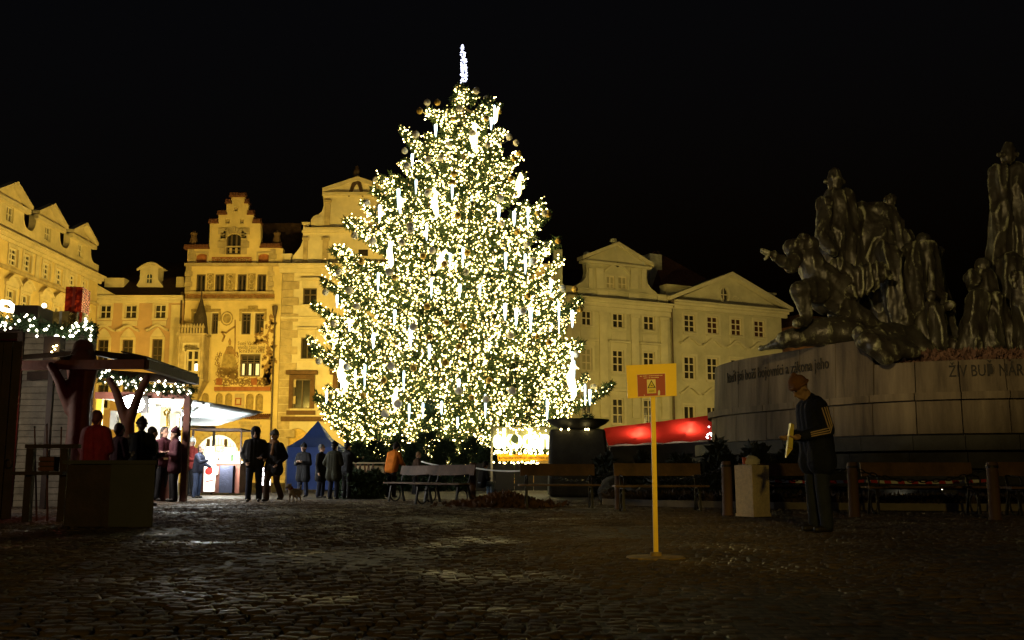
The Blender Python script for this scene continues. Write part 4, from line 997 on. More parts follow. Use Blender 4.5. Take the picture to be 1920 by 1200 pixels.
GB = [(787, 208), (850, 223), (912, 222), (820, 192), (936, 209), (964, 298), (974, 288), (851, 326), (849, 343), (958, 335), (1028, 402), (1008, 400), (858, 404), (678, 490), (793, 480), (833, 495), (876, 474), (970, 435), (1046, 452), (801, 575), (837, 605), (805, 632), (869, 612), (1078, 543), (1088, 580), (1006, 630), (720, 713), (775, 690), (884, 745), (917, 713), (1147, 718), (740, 520), (860, 650), (835, 680), (681, 742), (990, 555), (1029, 642)]
baubles('white_bauble', WB, .165, m_white, '%s white ball from the painted house side in the %s of the tree', 'ornament', 'white balls on the tree')
baubles('gold_bauble', GB, .14, m_gold, '%s gold ball from the painted house side in the %s of the tree', 'ornament', 'gold balls on the tree')
IC = [(817, 245, 26), (927, 215, 40), (921, 232, 26), (773, 300, 26), (750, 385, 34), (747, 372, 40), (712, 400, 34), (800, 435, 34), (848, 360, 30), (884, 378, 28), (935, 400, 34), (964, 410, 30), (990, 410, 46), (844, 490, 32), (868, 482, 40), (730, 475, 44), (985, 495, 40), (948, 490, 34), (709, 530, 40), (809, 540, 40), (632, 565, 26), (655, 610, 24), (740, 595, 30), (770, 630, 44), (700, 640, 30), (805, 660, 30), (862, 545, 26), (995, 600, 50), (1048, 595, 60), (1073, 598, 34), (968, 595, 34), (947, 585, 34), (1033, 535, 24), (1073, 672, 26), (1076, 700, 50), (1097, 740, 40), (1106, 745, 30), (767, 775, 36), (793, 770, 30), (910, 762, 46), (1026, 770, 44), (828, 765, 26), (858, 793, 22), (757, 715, 40), (684, 705, 44), (666, 710, 34), (612, 745, 24), (640, 710, 40), (918, 640, 30), (860, 725, 30), (900, 545, 26), (780, 350, 30)]
def icicles():
    mb = MB(); mb.lathe([(.004, -.5), (.022, -.38), (.042, 0), (.052, .35), (.045, .47), (.01, .5)], n=8); me = mb.mesh('icicle_light'); me.materials.append(m_ice)
    rk = ranks(IC)
    for x, y, h in IC:
        o = link('icicle_light', me); p = surf(x, y, 1.0); o.location = p; L = h*mpp(p.y); o.scale = (random.uniform(.75, 1.5),)*2+(L,)
        tag(o, '%s cold white icicle tube from the painted house side in the %s' % rk[(x, y, h)], 'icicle light', 'icicle lights on the tree')
icicles()
def figures():
    # rope-light ornaments: a plump upright body curling into a hook below
    for x, y, h, a, lab in ((888, 262, 70, 0, 'glowing curled figure high on the tree, below its tip'), (972, 348, 50, .1, 'yellow glowing hooked figure at the bare edge under the upper boughs'), (815, 385, 60, 0, 'glowing curled figure on the upper middle of the tree'), (930, 216, 36, .2, 'slim glowing figure beside the upper edge of the tree'), (640, 706, 66, -.1, 'large glowing curled figure on the low boughs nearest the blue tent'), (1071, 716, 74, 0, 'large glowing figure with round head above the stone bowl'), (731, 478, 56, 0, 'long glowing figure on the boughs facing the white palace'), (740, 750, 50, .1, 'slim yellow glowing figure low on the tree above the orange jacket'), (825, 488, 44, .5, 'slanted glowing figure at the middle of the tree')):
        p = surf(x, y, 1.02); k = h*mpp(p.y)
        b = thing('light_figure', lab, 'light ornament', p)
        prof = [(0, .5, .02), (.05, .42, .09), (.02, .30, .07), (-.02, .15, .12), (.0, 0, .13), (.05, -.2, .10), (.08, -.34, .06), (.03, -.44, .045), (-.06, -.47, .04), (-.13, -.42, .035), (-.12, -.35, .02)]
        mb = MB(); mb.tube([p+Vector((math.cos(a)*u*k+math.sin(a)*z*k, 0, z*k)) for u, z, r in prof], [r*k*.85 for u, z, r in prof], 10); mb.build('body', m_fig, b, True)
        mb = MB(); mb.tube([p+Vector((.1*k, -.02, .38*k)), p+Vector((.2*k, -.02, .33*k))], [.03*k, .01*k], 6); mb.build('snout', m_fig, b)
figures()
def topper():
    b = thing('tree_topper', 'cold white glowing spire standing on the tip of the tree', 'tree topper', (TX, TY, ZT))
    zt = at(868, 82, TY).z; rs = np.random.RandomState(5); mb = MB(); mb.tube([(TX, TY, ZT-.4), (TX, TY, zt)], [.06, .02], 8); mb.build('rod', M('silver_rod', (.5, .5, .55), .4, metal=.5), b)
    P = []; rr = []
    for i in range(150):
        t = rs.rand()**1.05; z = ZT+(zt-ZT)*(.05+.93*t); q = np.interp(t, [0, .12, .3, .75, .8, 1], [.12, .18, .14, .15, .07, .03])
        P.append((TX+rs.uniform(-q, q)+.05*math.sin(t*5), TY+rs.uniform(-q, q), z)); rr.append(rs.uniform(.03, .055))
    bulbs('spire_lights', P, np.array(rr), E('cold_white_bulb', (.70, .74, 1), 4), b)
topper()
def small_fir(px, py_top, D, w, lab, grp='dark firs around the foot of the lit tree'):
    g = at(px, 887, D); zt = at(px, py_top, D).z; b = thing('small_fir', lab, 'fir tree', (g.x, D, 0), group=grp)
    mb = MB(); mb.tube([(g.x, D, 0), (g.x, D, zt-.1)], [.06, .015], 6); mb.build('trunk', m_bark, b)
    rs = np.random.RandomState(int(px)); n = 420; t = rs.rand(n)**1.3; az = rs.uniform(0, 6.28, n); r = w*(1-t)**.9*rs.uniform(.2, 1, n)**.6
    P = np.stack([g.x+r*np.cos(az), D+r*np.sin(az), .1+t*(zt-.2)], 1); Dd = np.stack([np.cos(az), np.sin(az), -.15+0*az], 1); sprays('crown', P, Dd, .34, m_dneedle, b, .16, 6, .5, int(px))
FIRS = [(672, 828, 41, 1.0), (705, 822, 42, 1.1), (750, 810, 43, 1.3), (800, 806, 42, 1.35), (835, 822, 41, 1.0), (885, 820, 41.5, 1.2), (915, 835, 41, 1.0), (640, 838, 42, .8), (775, 828, 40, 1.0), (1105, 772, 46, 1.2)]
for i, (x, y, d, w_) in enumerate(FIRS):
    small_fir(x, y, d, w_, ['dark young fir behind the trestle table by the group', 'dark young fir just past the trestle tables', 'dark young fir rising behind the orange jacket', 'tallest dark young fir right of the orange jacket, below the trunk', 'dark young fir hiding the foot of the trunk', 'dark young fir just before the person sitting beyond the rope', 'dark young fir next to the glowing letters', 'smallest dark fir by the broad person\'s shoulder', 'dark young fir above the hunched fair haired person', 'dark young fir rising behind the black stone bowl'][i], 'dark firs around the foot of the lit tree' if i < 9 else None)

# ================================================================ monument
m_stone = M('monument_stone', (.045, .032, .02), .85, var=0, col2=(.17, .132, .085), scale=1.9, bump=.5, bscale=14, streak=True)
m_stoned = M('monument_dark_stone', (.022, .02, .017), .85, var=0, col2=(.06, .056, .046), scale=1.2, bump=.4, bscale=12)
m_engr = M('engraved_letters', (.022, .018, .014), .9, var=.3)
def bronze():
    m = M('weathered_highlit_bronze', (.03, .023, .015), .44, metal=.35, var=0, col2=(.055, .05, .035), scale=2.2, bump=.5, bscale=9, spec=.5)
    nt = m.node_tree; N = nt.nodes; L = nt.links; b = N['Principled BSDF']; src = b.inputs['Base Color'].links[0].from_socket
    tc = N.new('ShaderNodeTexCoord'); n = N.new('ShaderNodeTexNoise'); n.inputs['Scale'].default_value = 7; n.inputs['Detail'].default_value = 9; n.inputs['Roughness'].default_value = .8
    mp = N.new('ShaderNodeMapping'); mp.inputs['Scale'].default_value = (1, 1, .45); L.new(tc.outputs['Object'], mp.inputs[0]); L.new(mp.outputs[0], n.inputs['Vector'])
    r = N.new('ShaderNodeValToRGB'); r.color_ramp.elements[0].position = .55; r.color_ramp.elements[1].position = .66
    ge = N.new('ShaderNodeNewGeometry'); pr = N.new('ShaderNodeMapRange'); pr.inputs[1].default_value = .48; pr.inputs[2].default_value = .56; pr.inputs[3].default_value = -.12; pr.inputs[4].default_value = .14  # paler ridges paint in fold highlights, together with the verdigris patches
    L.new(ge.outputs['Pointiness'], pr.inputs[0]); ad = N.new('ShaderNodeMath'); ad.operation = 'ADD'; L.new(n.outputs[0], ad.inputs[0]); L.new(pr.outputs[0], ad.inputs[1]); L.new(ad.outputs[0], r.inputs[0]); mx = N.new('ShaderNodeMixRGB'); L.new(r.outputs[0], mx.inputs[0]); L.new(src, mx.inputs[1]); mx.inputs[2].default_value = (.22, .22, .13, 1)
    L.new(mx.outputs[0], b.inputs['Base Color']); ml = N.new('ShaderNodeMapRange'); ml.inputs[3].default_value = .35; ml.inputs[4].default_value = 0; L.new(r.outputs[0], ml.inputs[0]); L.new(ml.outputs[0], b.inputs['Metallic'])
    return m
m_bronze = bronze()
PL = [(7.6, 35.2), (6.7, 33.2), (6.15, 31.2), (6.1, 29.8), (6.45, 28.3), (7.0, 27.0), (7.6, 25.6), (8.25, 24.3), (9.0, 23.4), (10.1, 22.8), (11.4, 22.5), (13.0, 22.5), (14.8, 23.2), (16.4, 25), (17.2, 28), (16.6, 31.5), (14.5, 34.5), (11, 36)]
def catmull(P, n=8, closed=True):
    out = []; k = len(P)
    for i in range(k):
        p = [Vector(P[(i+j-1) % k]) for j in range(4)]
        for s in range(n):
            t = s/n; out.append(.5*((2*p[1])+(p[2]-p[0])*t+(2*p[0]-5*p[1]+4*p[2]-p[3])*t*t+(3*p[1]-p[0]-3*p[2]+p[3])*t**3))
    return out
PLC = catmull(PL)
CEN = Vector((11.7, 29.0))
def offs(d):
    k = len(PLC); out = []
    for i in range(k):
        t = (PLC[(i+1) % k]-PLC[i-1]).normalized(); out.append(PLC[i]+Vector((-t.y, t.x))*(-d if False else d)*(-1))
    return out
_t = offs(1.0)
SGN = 1 if sum((p-CEN).length for p in _t) > sum((p-CEN).length for p in PLC) else -1
def ring(d): return offs(d*SGN)
def ringsolid(mb, d0, z0, d1, z1):
    a, c = ring(d0), ring(d1); k = len(a); n = len(mb.v)
    mb.v += [(p.x, p.y, z0) for p in a]+[(p.x, p.y, z1) for p in c]
    for i in range(k): j = (i+1) % k; mb.f.append((n+i, n+j, n+k+j, n+k+i))
    mb.f.append(tuple(n+k+i for i in range(k)))
def monument():
    b = thing('monument', 'stone monument with inscribed curving wall and crowded dark bronze figures', 'monument', (11.5, 29, 0))
    mb = MB(); ringsolid(mb, -.02, 0, -.25, 3.2); mb.build('core', m_stoned, b)
    # individual blocks of two courses
    k = len(PLC); steps = [0, 7, 14, 22, 30, 38, 45, 52, 59, 66, 72, 78, 84, 90, 96, 104, 112, 120, 128, 136, 144]
    def block(i0, i1, da, za, dc, zc, th=.34, name='stone_block', mat=m_stone, gap=.012):
        A, Cc, In0 = ring(da), ring(dc), ring(min(da, dc)-th); idx = [i % k for i in range(i0, i1+1)]; m = len(idx)
        def sh(Rg):
            P = [Rg[i].copy() for i in idx]; P[0] += (P[1]-P[0]).normalized()*gap; P[-1] += (P[-2]-P[-1]).normalized()*gap; return P
        a, c, n0 = sh(A), sh(Cc), sh(In0); M_ = MB()
        V = [(p.x, p.y, za) for p in a]+[(p.x, p.y, zc) for p in c]+[(p.x, p.y, zc) for p in n0]+[(p.x, p.y, za) for p in n0]; M_.v = V
        for r in range(4):
            r2 = (r+1) % 4
            for i in range(m-1): M_.f.append((r*m+i, r*m+i+1, r2*m+i+1, r2*m+i))
        M_.f.append((0, m, 2*m, 3*m)); M_.f.append((m-1, 4*m-1, 3*m-1, 2*m-1))
        o = M_.build(name, mat, b); bm = bmesh.new(); bm.from_mesh(o.data); bmesh.ops.recalc_face_normals(bm, faces=bm.faces); bm.to_mesh(o.data); bm.free(); return o
    for s in range(len(steps)-1):
        i0, i1 = steps[s], steps[s+1]; hi = 3.86 if (i1 <= 59 or i0 >= 120) else 3.22
        block(i0, i1, -.06, 2.5, -.12, hi)
        block(i0, i1, .14, 2.32, .14, 2.485, .5, 'ledge_stone')
        block(i0, i1, .05, 1.56, .02, 2.305)
    for d, z0, z1 in ((.55, 1.18, 1.5), (1.0, .78, 1.12), (1.5, .38, .74), (2.0, -.05, .34)):
        for s in range(len(steps)-1): block(steps[s], steps[s+1], d, z0, d, z1, .75, 'step_stone', m_stoned, .006)
    # inscriptions, following the curve
    def arc(Rg, i0):
        pts = [Rg[i] for i in range(i0, i0+60)]; L = [0]
        for p, q in zip(pts, pts[1:]): L.append(L[-1]+(q-p).length)
        def fr(u, z, d):
            for j in range(len(L)-1):
                if u <= L[j+1]: break
            t = (u-L[j])/(L[j+1]-L[j]); p = pts[j].lerp(pts[j+1], t); g = (pts[j+1]-pts[j]).normalized(); n = Vector((g.y, -g.x))
            if n.dot(CEN-p) > 0: n = -n
            return Vector((p.x+n.x*d, p.y+n.y*d, z))
        return fr
    Rg = ring(-.10)
    f = arc(Rg, 25); text_on('inscription', 'kteří jsú boží bojovníci a zákona jeho', 4.5, lambda u, z, d: f(u+.30, 3.26+z, d), m_engr, b, .02, .42, .012)
    g = arc(ring(-.10), 70); text_on('inscription', 'ŽIV BUĎ NÁRODE POSVĚCENÝ V BOHU', 4.6, lambda u, z, d: g(u+.1, 2.84+z, d), m_engr, b, .02, .36, .012)
    # planted mound on top of the right part
    mb = MB(); A, Bq, Cq = ring(-.4), ring(-1.2), ring(-2.6); n = len(A); rs = random.Random(2)
    for Rg_, z in ((A, 3.1), (Bq, 3.3), (Cq, 3.45)): mb.v += [(p.x, p.y, z+rs.uniform(-.06, .06)) for p in Rg_]
    for r in range(2):
        for i in range(n): mb.f.append((r*n+i, r*n+(i+1) % n, (r+1)*n+(i+1) % n, (r+1)*n+i))
    mb.f.append(tuple(2*n+i for i in range(n))); mb.build('planting_bed', M('dark_soil', (.05, .03, .02), .95), b)
    P = []; rs = np.random.RandomState(3)
    for i in range(62, 118):
        for q in range(46):
            t = rs.rand(); p = A[i].lerp(Cq[i], t); P.append((p.x+rs.normal(0, .1), p.y+rs.normal(0, .1), 3.1+.4*t**.6+rs.uniform(0, .1)))
    P = np.array(P); sprays('red_ground_cover', P, rs.normal(0, .5, P.shape)+np.array([0, 0, .8]), .2, M('russet_leaves', (.10, .05, .034), .8, var=.5, scale=3), b, .45, 3)
    # ---- bronze groups
    def folds(amp, fk, seed, nz=.06):
        def f(co):
            out = np.empty(len(co), np.float32); sx = seed*7.3
            for i, (x, y, z) in enumerate(co):
                v = Vector((x*1.1+sx, y*1.1, z*.28)); n1 = noise.noise(v*fk*.5); n2 = noise.noise(Vector((x*fk+sx, y*fk, z*fk*.22+n1))); n3 = noise.noise(Vector((x*5+sx, y*5, z*3.3)))
                n4 = noise.noise(Vector((x*fk*2.6+n1, y*fk*2.6+sx, z*fk*.55))); out[i] = .8*amp*((1-2.4*abs(n2)**.7)*1.1+(1-2.2*abs(n4))*.22-.1)+nz*.45*n3
            return out
        return f
    def fig(caps_px, D, seed, amp=.13, fk=2.2, vox=.036, lab=None, name='bronze_figure', nh=1):
        caps = []; nh = 0 if name != 'bronze_figure' else nh
        for c in caps_px:
            (x0, y0, r0, d0), (x1, y1, r1, d1) = c
            a = at(x0, y0, D+d0); e = at(x1, y1, D+d1); caps.append((a, e, r0*mpp(D), r1*mpp(D)))
        o = blob(name, caps[nh:] if nh else caps, vox, m_bronze, b, 2, folds(amp, fk, seed), local=False)
        if nh:
            hd = list(caps[:nh]); (p, q, r0, r1) = caps[0]; c = p.lerp(q, .8)
            if nh == 1: hd = [(c, r0*1.0, (.9, 1, 1.15)), (c-Vector((0, 0, r0*2)), c, r0*.62, r0*.6)]
            fwd = Vector((-.75, -.66, 0)); hd += [(c+fwd*r0*.92, c+fwd*r0*1.05-Vector((0, 0, r0*.25)), r0*.10, r0*.13), (c+fwd*r0*.6-Vector((0, 0, r0*.55)), c+fwd*r0*.72-Vector((0, 0, r0*.85)), r0*.4, r0*.3), (c-fwd*r0*.3+Vector((0, 0, r0*.35)), r0*.95, (1, 1, .8))]
            hh = blob('head', hd, .022, m_bronze, b, 1, folds(.012, 6, seed, .012), local=False); hh.parent = o; hh.location = (0, 0, 0)
        if lab: o['label'] = lab
        return o
    # striding warrior in a hat, arm thrust forward
    fig([((1505, 462, 13, 0), (1506, 448, 13, 0)), ((1488, 466, 19, 0), (1520, 458, 15, 0)),
         ((1520, 490, 26, 0), (1545, 560, 30, .2)), ((1500, 478, 20, 0), (1525, 500, 24, 0)),
         ((1490, 480, 15, -.3), (1484, 500, 13, -.6)), ((1484, 500, 12, -.6), (1450, 478, 8, -.9)), ((1450, 478, 6, -.9), (1440, 474, 4.5, -1)), ((1440, 473, 3.2, -1), (1428, 468, 2.2, -1)), ((1440, 476, 3, -1), (1429, 474, 2, -1)), ((1441, 477, 3, -1), (1434, 487, 2.2, -1)),
         ((1550, 545, 28, 0), (1500, 545, 19, -.6)), ((1500, 545, 18, -.6), (1512, 596, 11, -.5)), ((1512, 600, 11, -.5), (1494, 606, 8, -.9)),
         ((1555, 555, 30, 0), (1620, 600, 20, .1)), ((1620, 600, 19, .1), (1690, 650, 14, .2)), ((1690, 650, 13, .2), (1710, 656, 9, 0)),
         ((1540, 520, 30, 0), (1590, 545, 30, 0))], 25.6, 1, .035, 3, lab='striding bronze warrior in a hat thrusting one arm out')
    # tall helmeted warrior
    fig([((1565, 362, 12, 0), (1565, 338, 15, 0)), ((1565, 336, 16, 0), (1565, 326, 12, 0)), ((1548, 341, 5, 0), (1582, 341, 5, 0)), ((1565, 320, 5, 0), (1565, 316, 3, 0)),
         ((1565, 375, 24, 0), (1572, 440, 30, 0)), ((1548, 385, 18, -.1), (1552, 430, 18, 0)), ((1585, 372, 18, 0), (1595, 440, 20, .1)),
         ((1548, 395, 13, -.2), (1540, 440, 12, -.4)), ((1540, 440, 12, -.4), (1560, 470, 11, -.8)),
         ((1572, 440, 32, 0), (1580, 560, 34, .2)), ((1590, 440, 26, .2), (1610, 520, 24, 0)), ((1580, 560, 34, .2), (1600, 620, 40, .3)), ((1545, 450, 20, -.3), (1575, 520, 18, -.3))], 27.0, 2, .07, 2.8, lab='tall bronze warrior with domed helmet and cloak', nh=4)
    # wind-blown cloth bundle
    fig([((1612, 515, 18, -.2), (1645, 512, 20, -.2)), ((1630, 525, 22, -.2), (1600, 545, 16, -.2)), ((1645, 512, 16, -.2), (1666, 519, 5, -.3)), ((1575, 500, 16, -.1), (1615, 530, 18, -.2))], 25.5, 3, .09, 5, lab='wind-blown bronze cloak end', name='bronze_cloak')
    # stooping pair of robed figures
    fig([((1670, 384, 13, 0), (1668, 376, 12, 0)), ((1640, 398, 22, 0), (1660, 400, 18, 0)), ((1620, 398, 18, 0), (1640, 440, 34, 0)), ((1660, 405, 22, 0), (1680, 470, 32, 0)), ((1640, 440, 36, 0), (1650, 560, 44, 0)), ((1680, 470, 30, 0), (1710, 600, 40, 0)), ((1650, 560, 44, 0), (1670, 640, 50, 0)), ((1695, 445, 14, -.2), (1700, 480, 16, -.3))], 27.2, 4, .09, 2.6, lab='stooping robed bronze figure with bowed head')
    fig([((1728, 446, 15, 0), (1730, 454, 15, 0)), ((1705, 470, 18, 0), (1725, 480, 20, 0)), ((1712, 480, 22, 0), (1705, 560, 28, -.2)), ((1735, 470, 20, 0), (1745, 560, 24, 0)), ((1705, 560, 28, -.2), (1730, 650, 36, -.3)), ((1745, 560, 26, 0), (1770, 650, 32, -.1)), ((1665, 470, 20, -.3), (1690, 600, 24, -.4)), ((1690, 600, 22, -.4), (1700, 650, 28, -.4))], 26.6, 5, .10, 2.8, lab='robed bronze figure with long falling drapery')
    fig([((1755, 482, 14, 0), (1756, 474, 12, 0)), ((1755, 490, 17, 0), (1758, 545, 20, 0)), ((1758, 545, 20, 0), (1775, 650, 30, 0))], 27.4, 6, .07, 3, lab='slender bronze figure at the back of the group')
    fig([((1744, 560, 10, 0), (1746, 554, 9, 0)), ((1768, 578, 7, 0), (1784, 572, 8, 0)), ((1750, 575, 14, 0), (1765, 640, 20, 0)), ((1765, 640, 20, 0), (1800, 660, 16, 0))], 25.6, 7, .05, 4, lab='low crouching bronze figure in the drapery')
    fig([((1840, 492, 15, 0), (1842, 500, 14, 0)), ((1822, 520, 13, -.2), (1836, 540, 16, 0)), ((1845, 520, 18, 0), (1850, 570, 24, 0)), ((1850, 570, 26, 0), (1850, 650, 36, 0)), ((1835, 560, 18, -.3), (1820, 650, 24, -.2)), ((1862, 560, 18, -.2), (1890, 640, 22, 0))], 25.4, 8, .08, 3, lab='kneeling bronze mother figure apart from the group')
    # tall preacher
    fig([((1890, 297, 14, 0), (1890, 284, 13, 0)), ((1874, 290, 5, -.1), (1906, 290, 5, -.1)), ((1890, 276, 11, 0), (1890, 274, 10, 0)), ((1868, 322, 12, 0), (1912, 322, 12, 0)), ((1876, 325, 18, 0), (1874, 500, 24, 0)), ((1905, 325, 20, 0), (1915, 500, 28, 0)), ((1874, 500, 24, 0), (1868, 660, 30, 0)), ((1915, 500, 30, 0), (1925, 660, 36, 0)), ((1890, 500, 26, -.3), (1895, 660, 30, -.3))], 26.4, 9, .09, 2.8, lab='tall bronze preacher in a long straight robe', nh=3)
    fig([((1888, 508, 10, -.4), (1906, 520, 12, -.4)), ((1906, 520, 12, -.4), (1915, 560, 16, -.3)), ((1915, 560, 16, -.3), (1930, 650, 28, -.2))], 25.2, 10, .05, 4, lab='bronze figure at the feet of the tall preacher')
    # rock slab under the figures and the bronze mass spilling over the wall corner
    fig([((1622, 640, 20, 0), (1668, 655, 24, 0)), ((1668, 652, 22, 0), (1712, 660, 14, 0)), ((1640, 652, 20, -.1), (1662, 672, 12, -.15)), ((1612, 628, 16, .4), (1650, 636, 20, .3))], 23.55, 12, .05, 2.2, .05, name='bronze_rock')
    fig([((1425, 655, 6, .6), (1470, 640, 12, .2)), ((1470, 636, 16, 0), (1540, 628, 22, 0)), ((1540, 625, 24, 0), (1600, 625, 24, 0)), ((1520, 616, 18, 0), (1600, 612, 20, .2)), ((1640, 640, 28, -.6), (1690, 655, 26, -.6)), ((1660, 660, 20, -.9), (1705, 664, 16, -.9)), ((1600, 630, 30, .3), (1700, 640, 34, .6)), ((1700, 650, 20, .4), (1790, 662, 14, .4))], 25.4, 11, .06, 1.6, .08, name='bronze_rock')
monument()
# dark evergreen planting round its foot and rubble beside the bowl
def mounds():
    rs = np.random.RandomState(9); P = []
    for x0, x1, D, zt in ((1220, 1300, 26.5, 1.05), (1290, 1420, 25.5, 1.35), (1400, 1530, 23, 1.2), (1120, 1240, 29, 1.1)):
        n = 2300; u = rs.rand(n); px = x0+(x1-x0)*u; d = D+rs.normal(0, .5, n)
        h = zt*(.75+.25*np.sin(px*.09)+.12*np.sin(px*.31))*rs.rand(n)**.5
        P.append(np.stack([(px-960)/FPX*d, d, h*np.exp(-((d-D)/.9)**2)], 1))
    P = np.concatenate(P); o = sprays('evergreen_planting', P, rs.normal(0, .6, P.shape)+np.array([0, -.2, .5]), .26, M('black_green_leaves', (.012, .016, .009), .8, var=.5, scale=2), None, .4, 3)
    tag(o, 'dark low evergreen planting around the foot of the monument', 'planting')
mounds()
def rocks():
    me = []
    for k in range(4):
        mb = MB(); mb.ball((0, 0, 0), 1, 9, 6); mb.v = [(x*(1+.3*noise.noise(Vector((x+k*9, y, z)))), y*(1+.3*noise.noise(Vector((x, y+k*5, z)))), z*(1+.3*noise.noise(Vector((x, y, z+k*7))))) for x, y, z in mb.v]; q = mb.mesh('rock'); q.materials.append(m_stoned); me.append(q)
    rs = random.Random(5)
    for i in range(26):
        px = rs.uniform(1130, 1260); D = rs.uniform(25, 31); o = link('rock', me[i % 4]); r = rs.uniform(.14, .34); o.scale = (r*1.4, r, r*.8); o.location = ((px-960)/FPX*D, D, r*.35+rs.uniform(0, .25)*(D > 27)); o.rotation_euler = (rs.uniform(-.3, .3), rs.uniform(-.3, .3), rs.uniform(0, 6))
        tag(o, 'dark rough rock in the heap beside the stone bowl', 'rock', 'rocks heaped beside the bowl')
rocks()
# ================================================================ people
m_skin = M('skin', (.42, .25, .17), .6, var=.08)
m_eye = M('eye_dark', (.02, .015, .012), .3, var=0)
def cloth(name, col): return M(name, col, .85, var=.25, scale=5, bump=.4, bscale=25, spec=.2)
m_black = cloth('black_cloth', (.012, .011, .012)); m_navy = cloth('navy_cloth', (.014, .016, .03)); m_jeans = cloth('blue_jeans', (.035, .05, .10)); m_fadej = cloth('faded_jeans', (.03, .035, .055))
m_plum = cloth('plum_cloth', (.05, .012, .018)); m_brown = cloth('brown_cloth', (.055, .032, .02)); m_redc = cloth('red_jacket', (.22, .03, .025)); m_orange = cloth('orange_jacket', (.62, .17, .015))
m_greyh = cloth('grey_knit', (.12, .12, .12)); m_dkhair = M('dark_hair', (.02, .012, .008), .6, var=.3); m_brhair = M('brown_hair', (.06, .03, .015), .6, var=.3); m_orknit = cloth('orange_brown_knit', (.24, .11, .05))
m_shoe = M('dark_shoes', (.02, .016, .013), .5, var=.2); m_tan = cloth('tan_scarf', (.22, .12, .06)); m_ltblue = cloth('light_blue_jeans', (.22, .30, .42)); m_whitec = cloth('white_cloth', (.7, .7, .66)); m_olive_c = cloth('dark_olive_cloth', (.03, .03, .018))
ARM = {'down': ((.07, .0, -.29), (.06, -.06, -.54)), 'pocket': ((.11, .07, -.27), (.0, -.11, -.46)), 'front': ((.08, -.03, -.29), (-.08, -.24, -.24)), 'reach': ((.04, -.18, -.21), (.0, -.42, -.14)),
       'mouth': ((.07, -.12, -.26), (-.09, -.22, .02)), 'work': ((.08, -.10, -.27), (.02, -.34, -.36)), 'back': ((.12, .12, -.26), (.02, .2, -.44)), 'link': ((.14, .0, -.26), (.0, -.16, -.34)), 'hold': ((.05, .05, -.27), (-.03, -.22, -.33))}
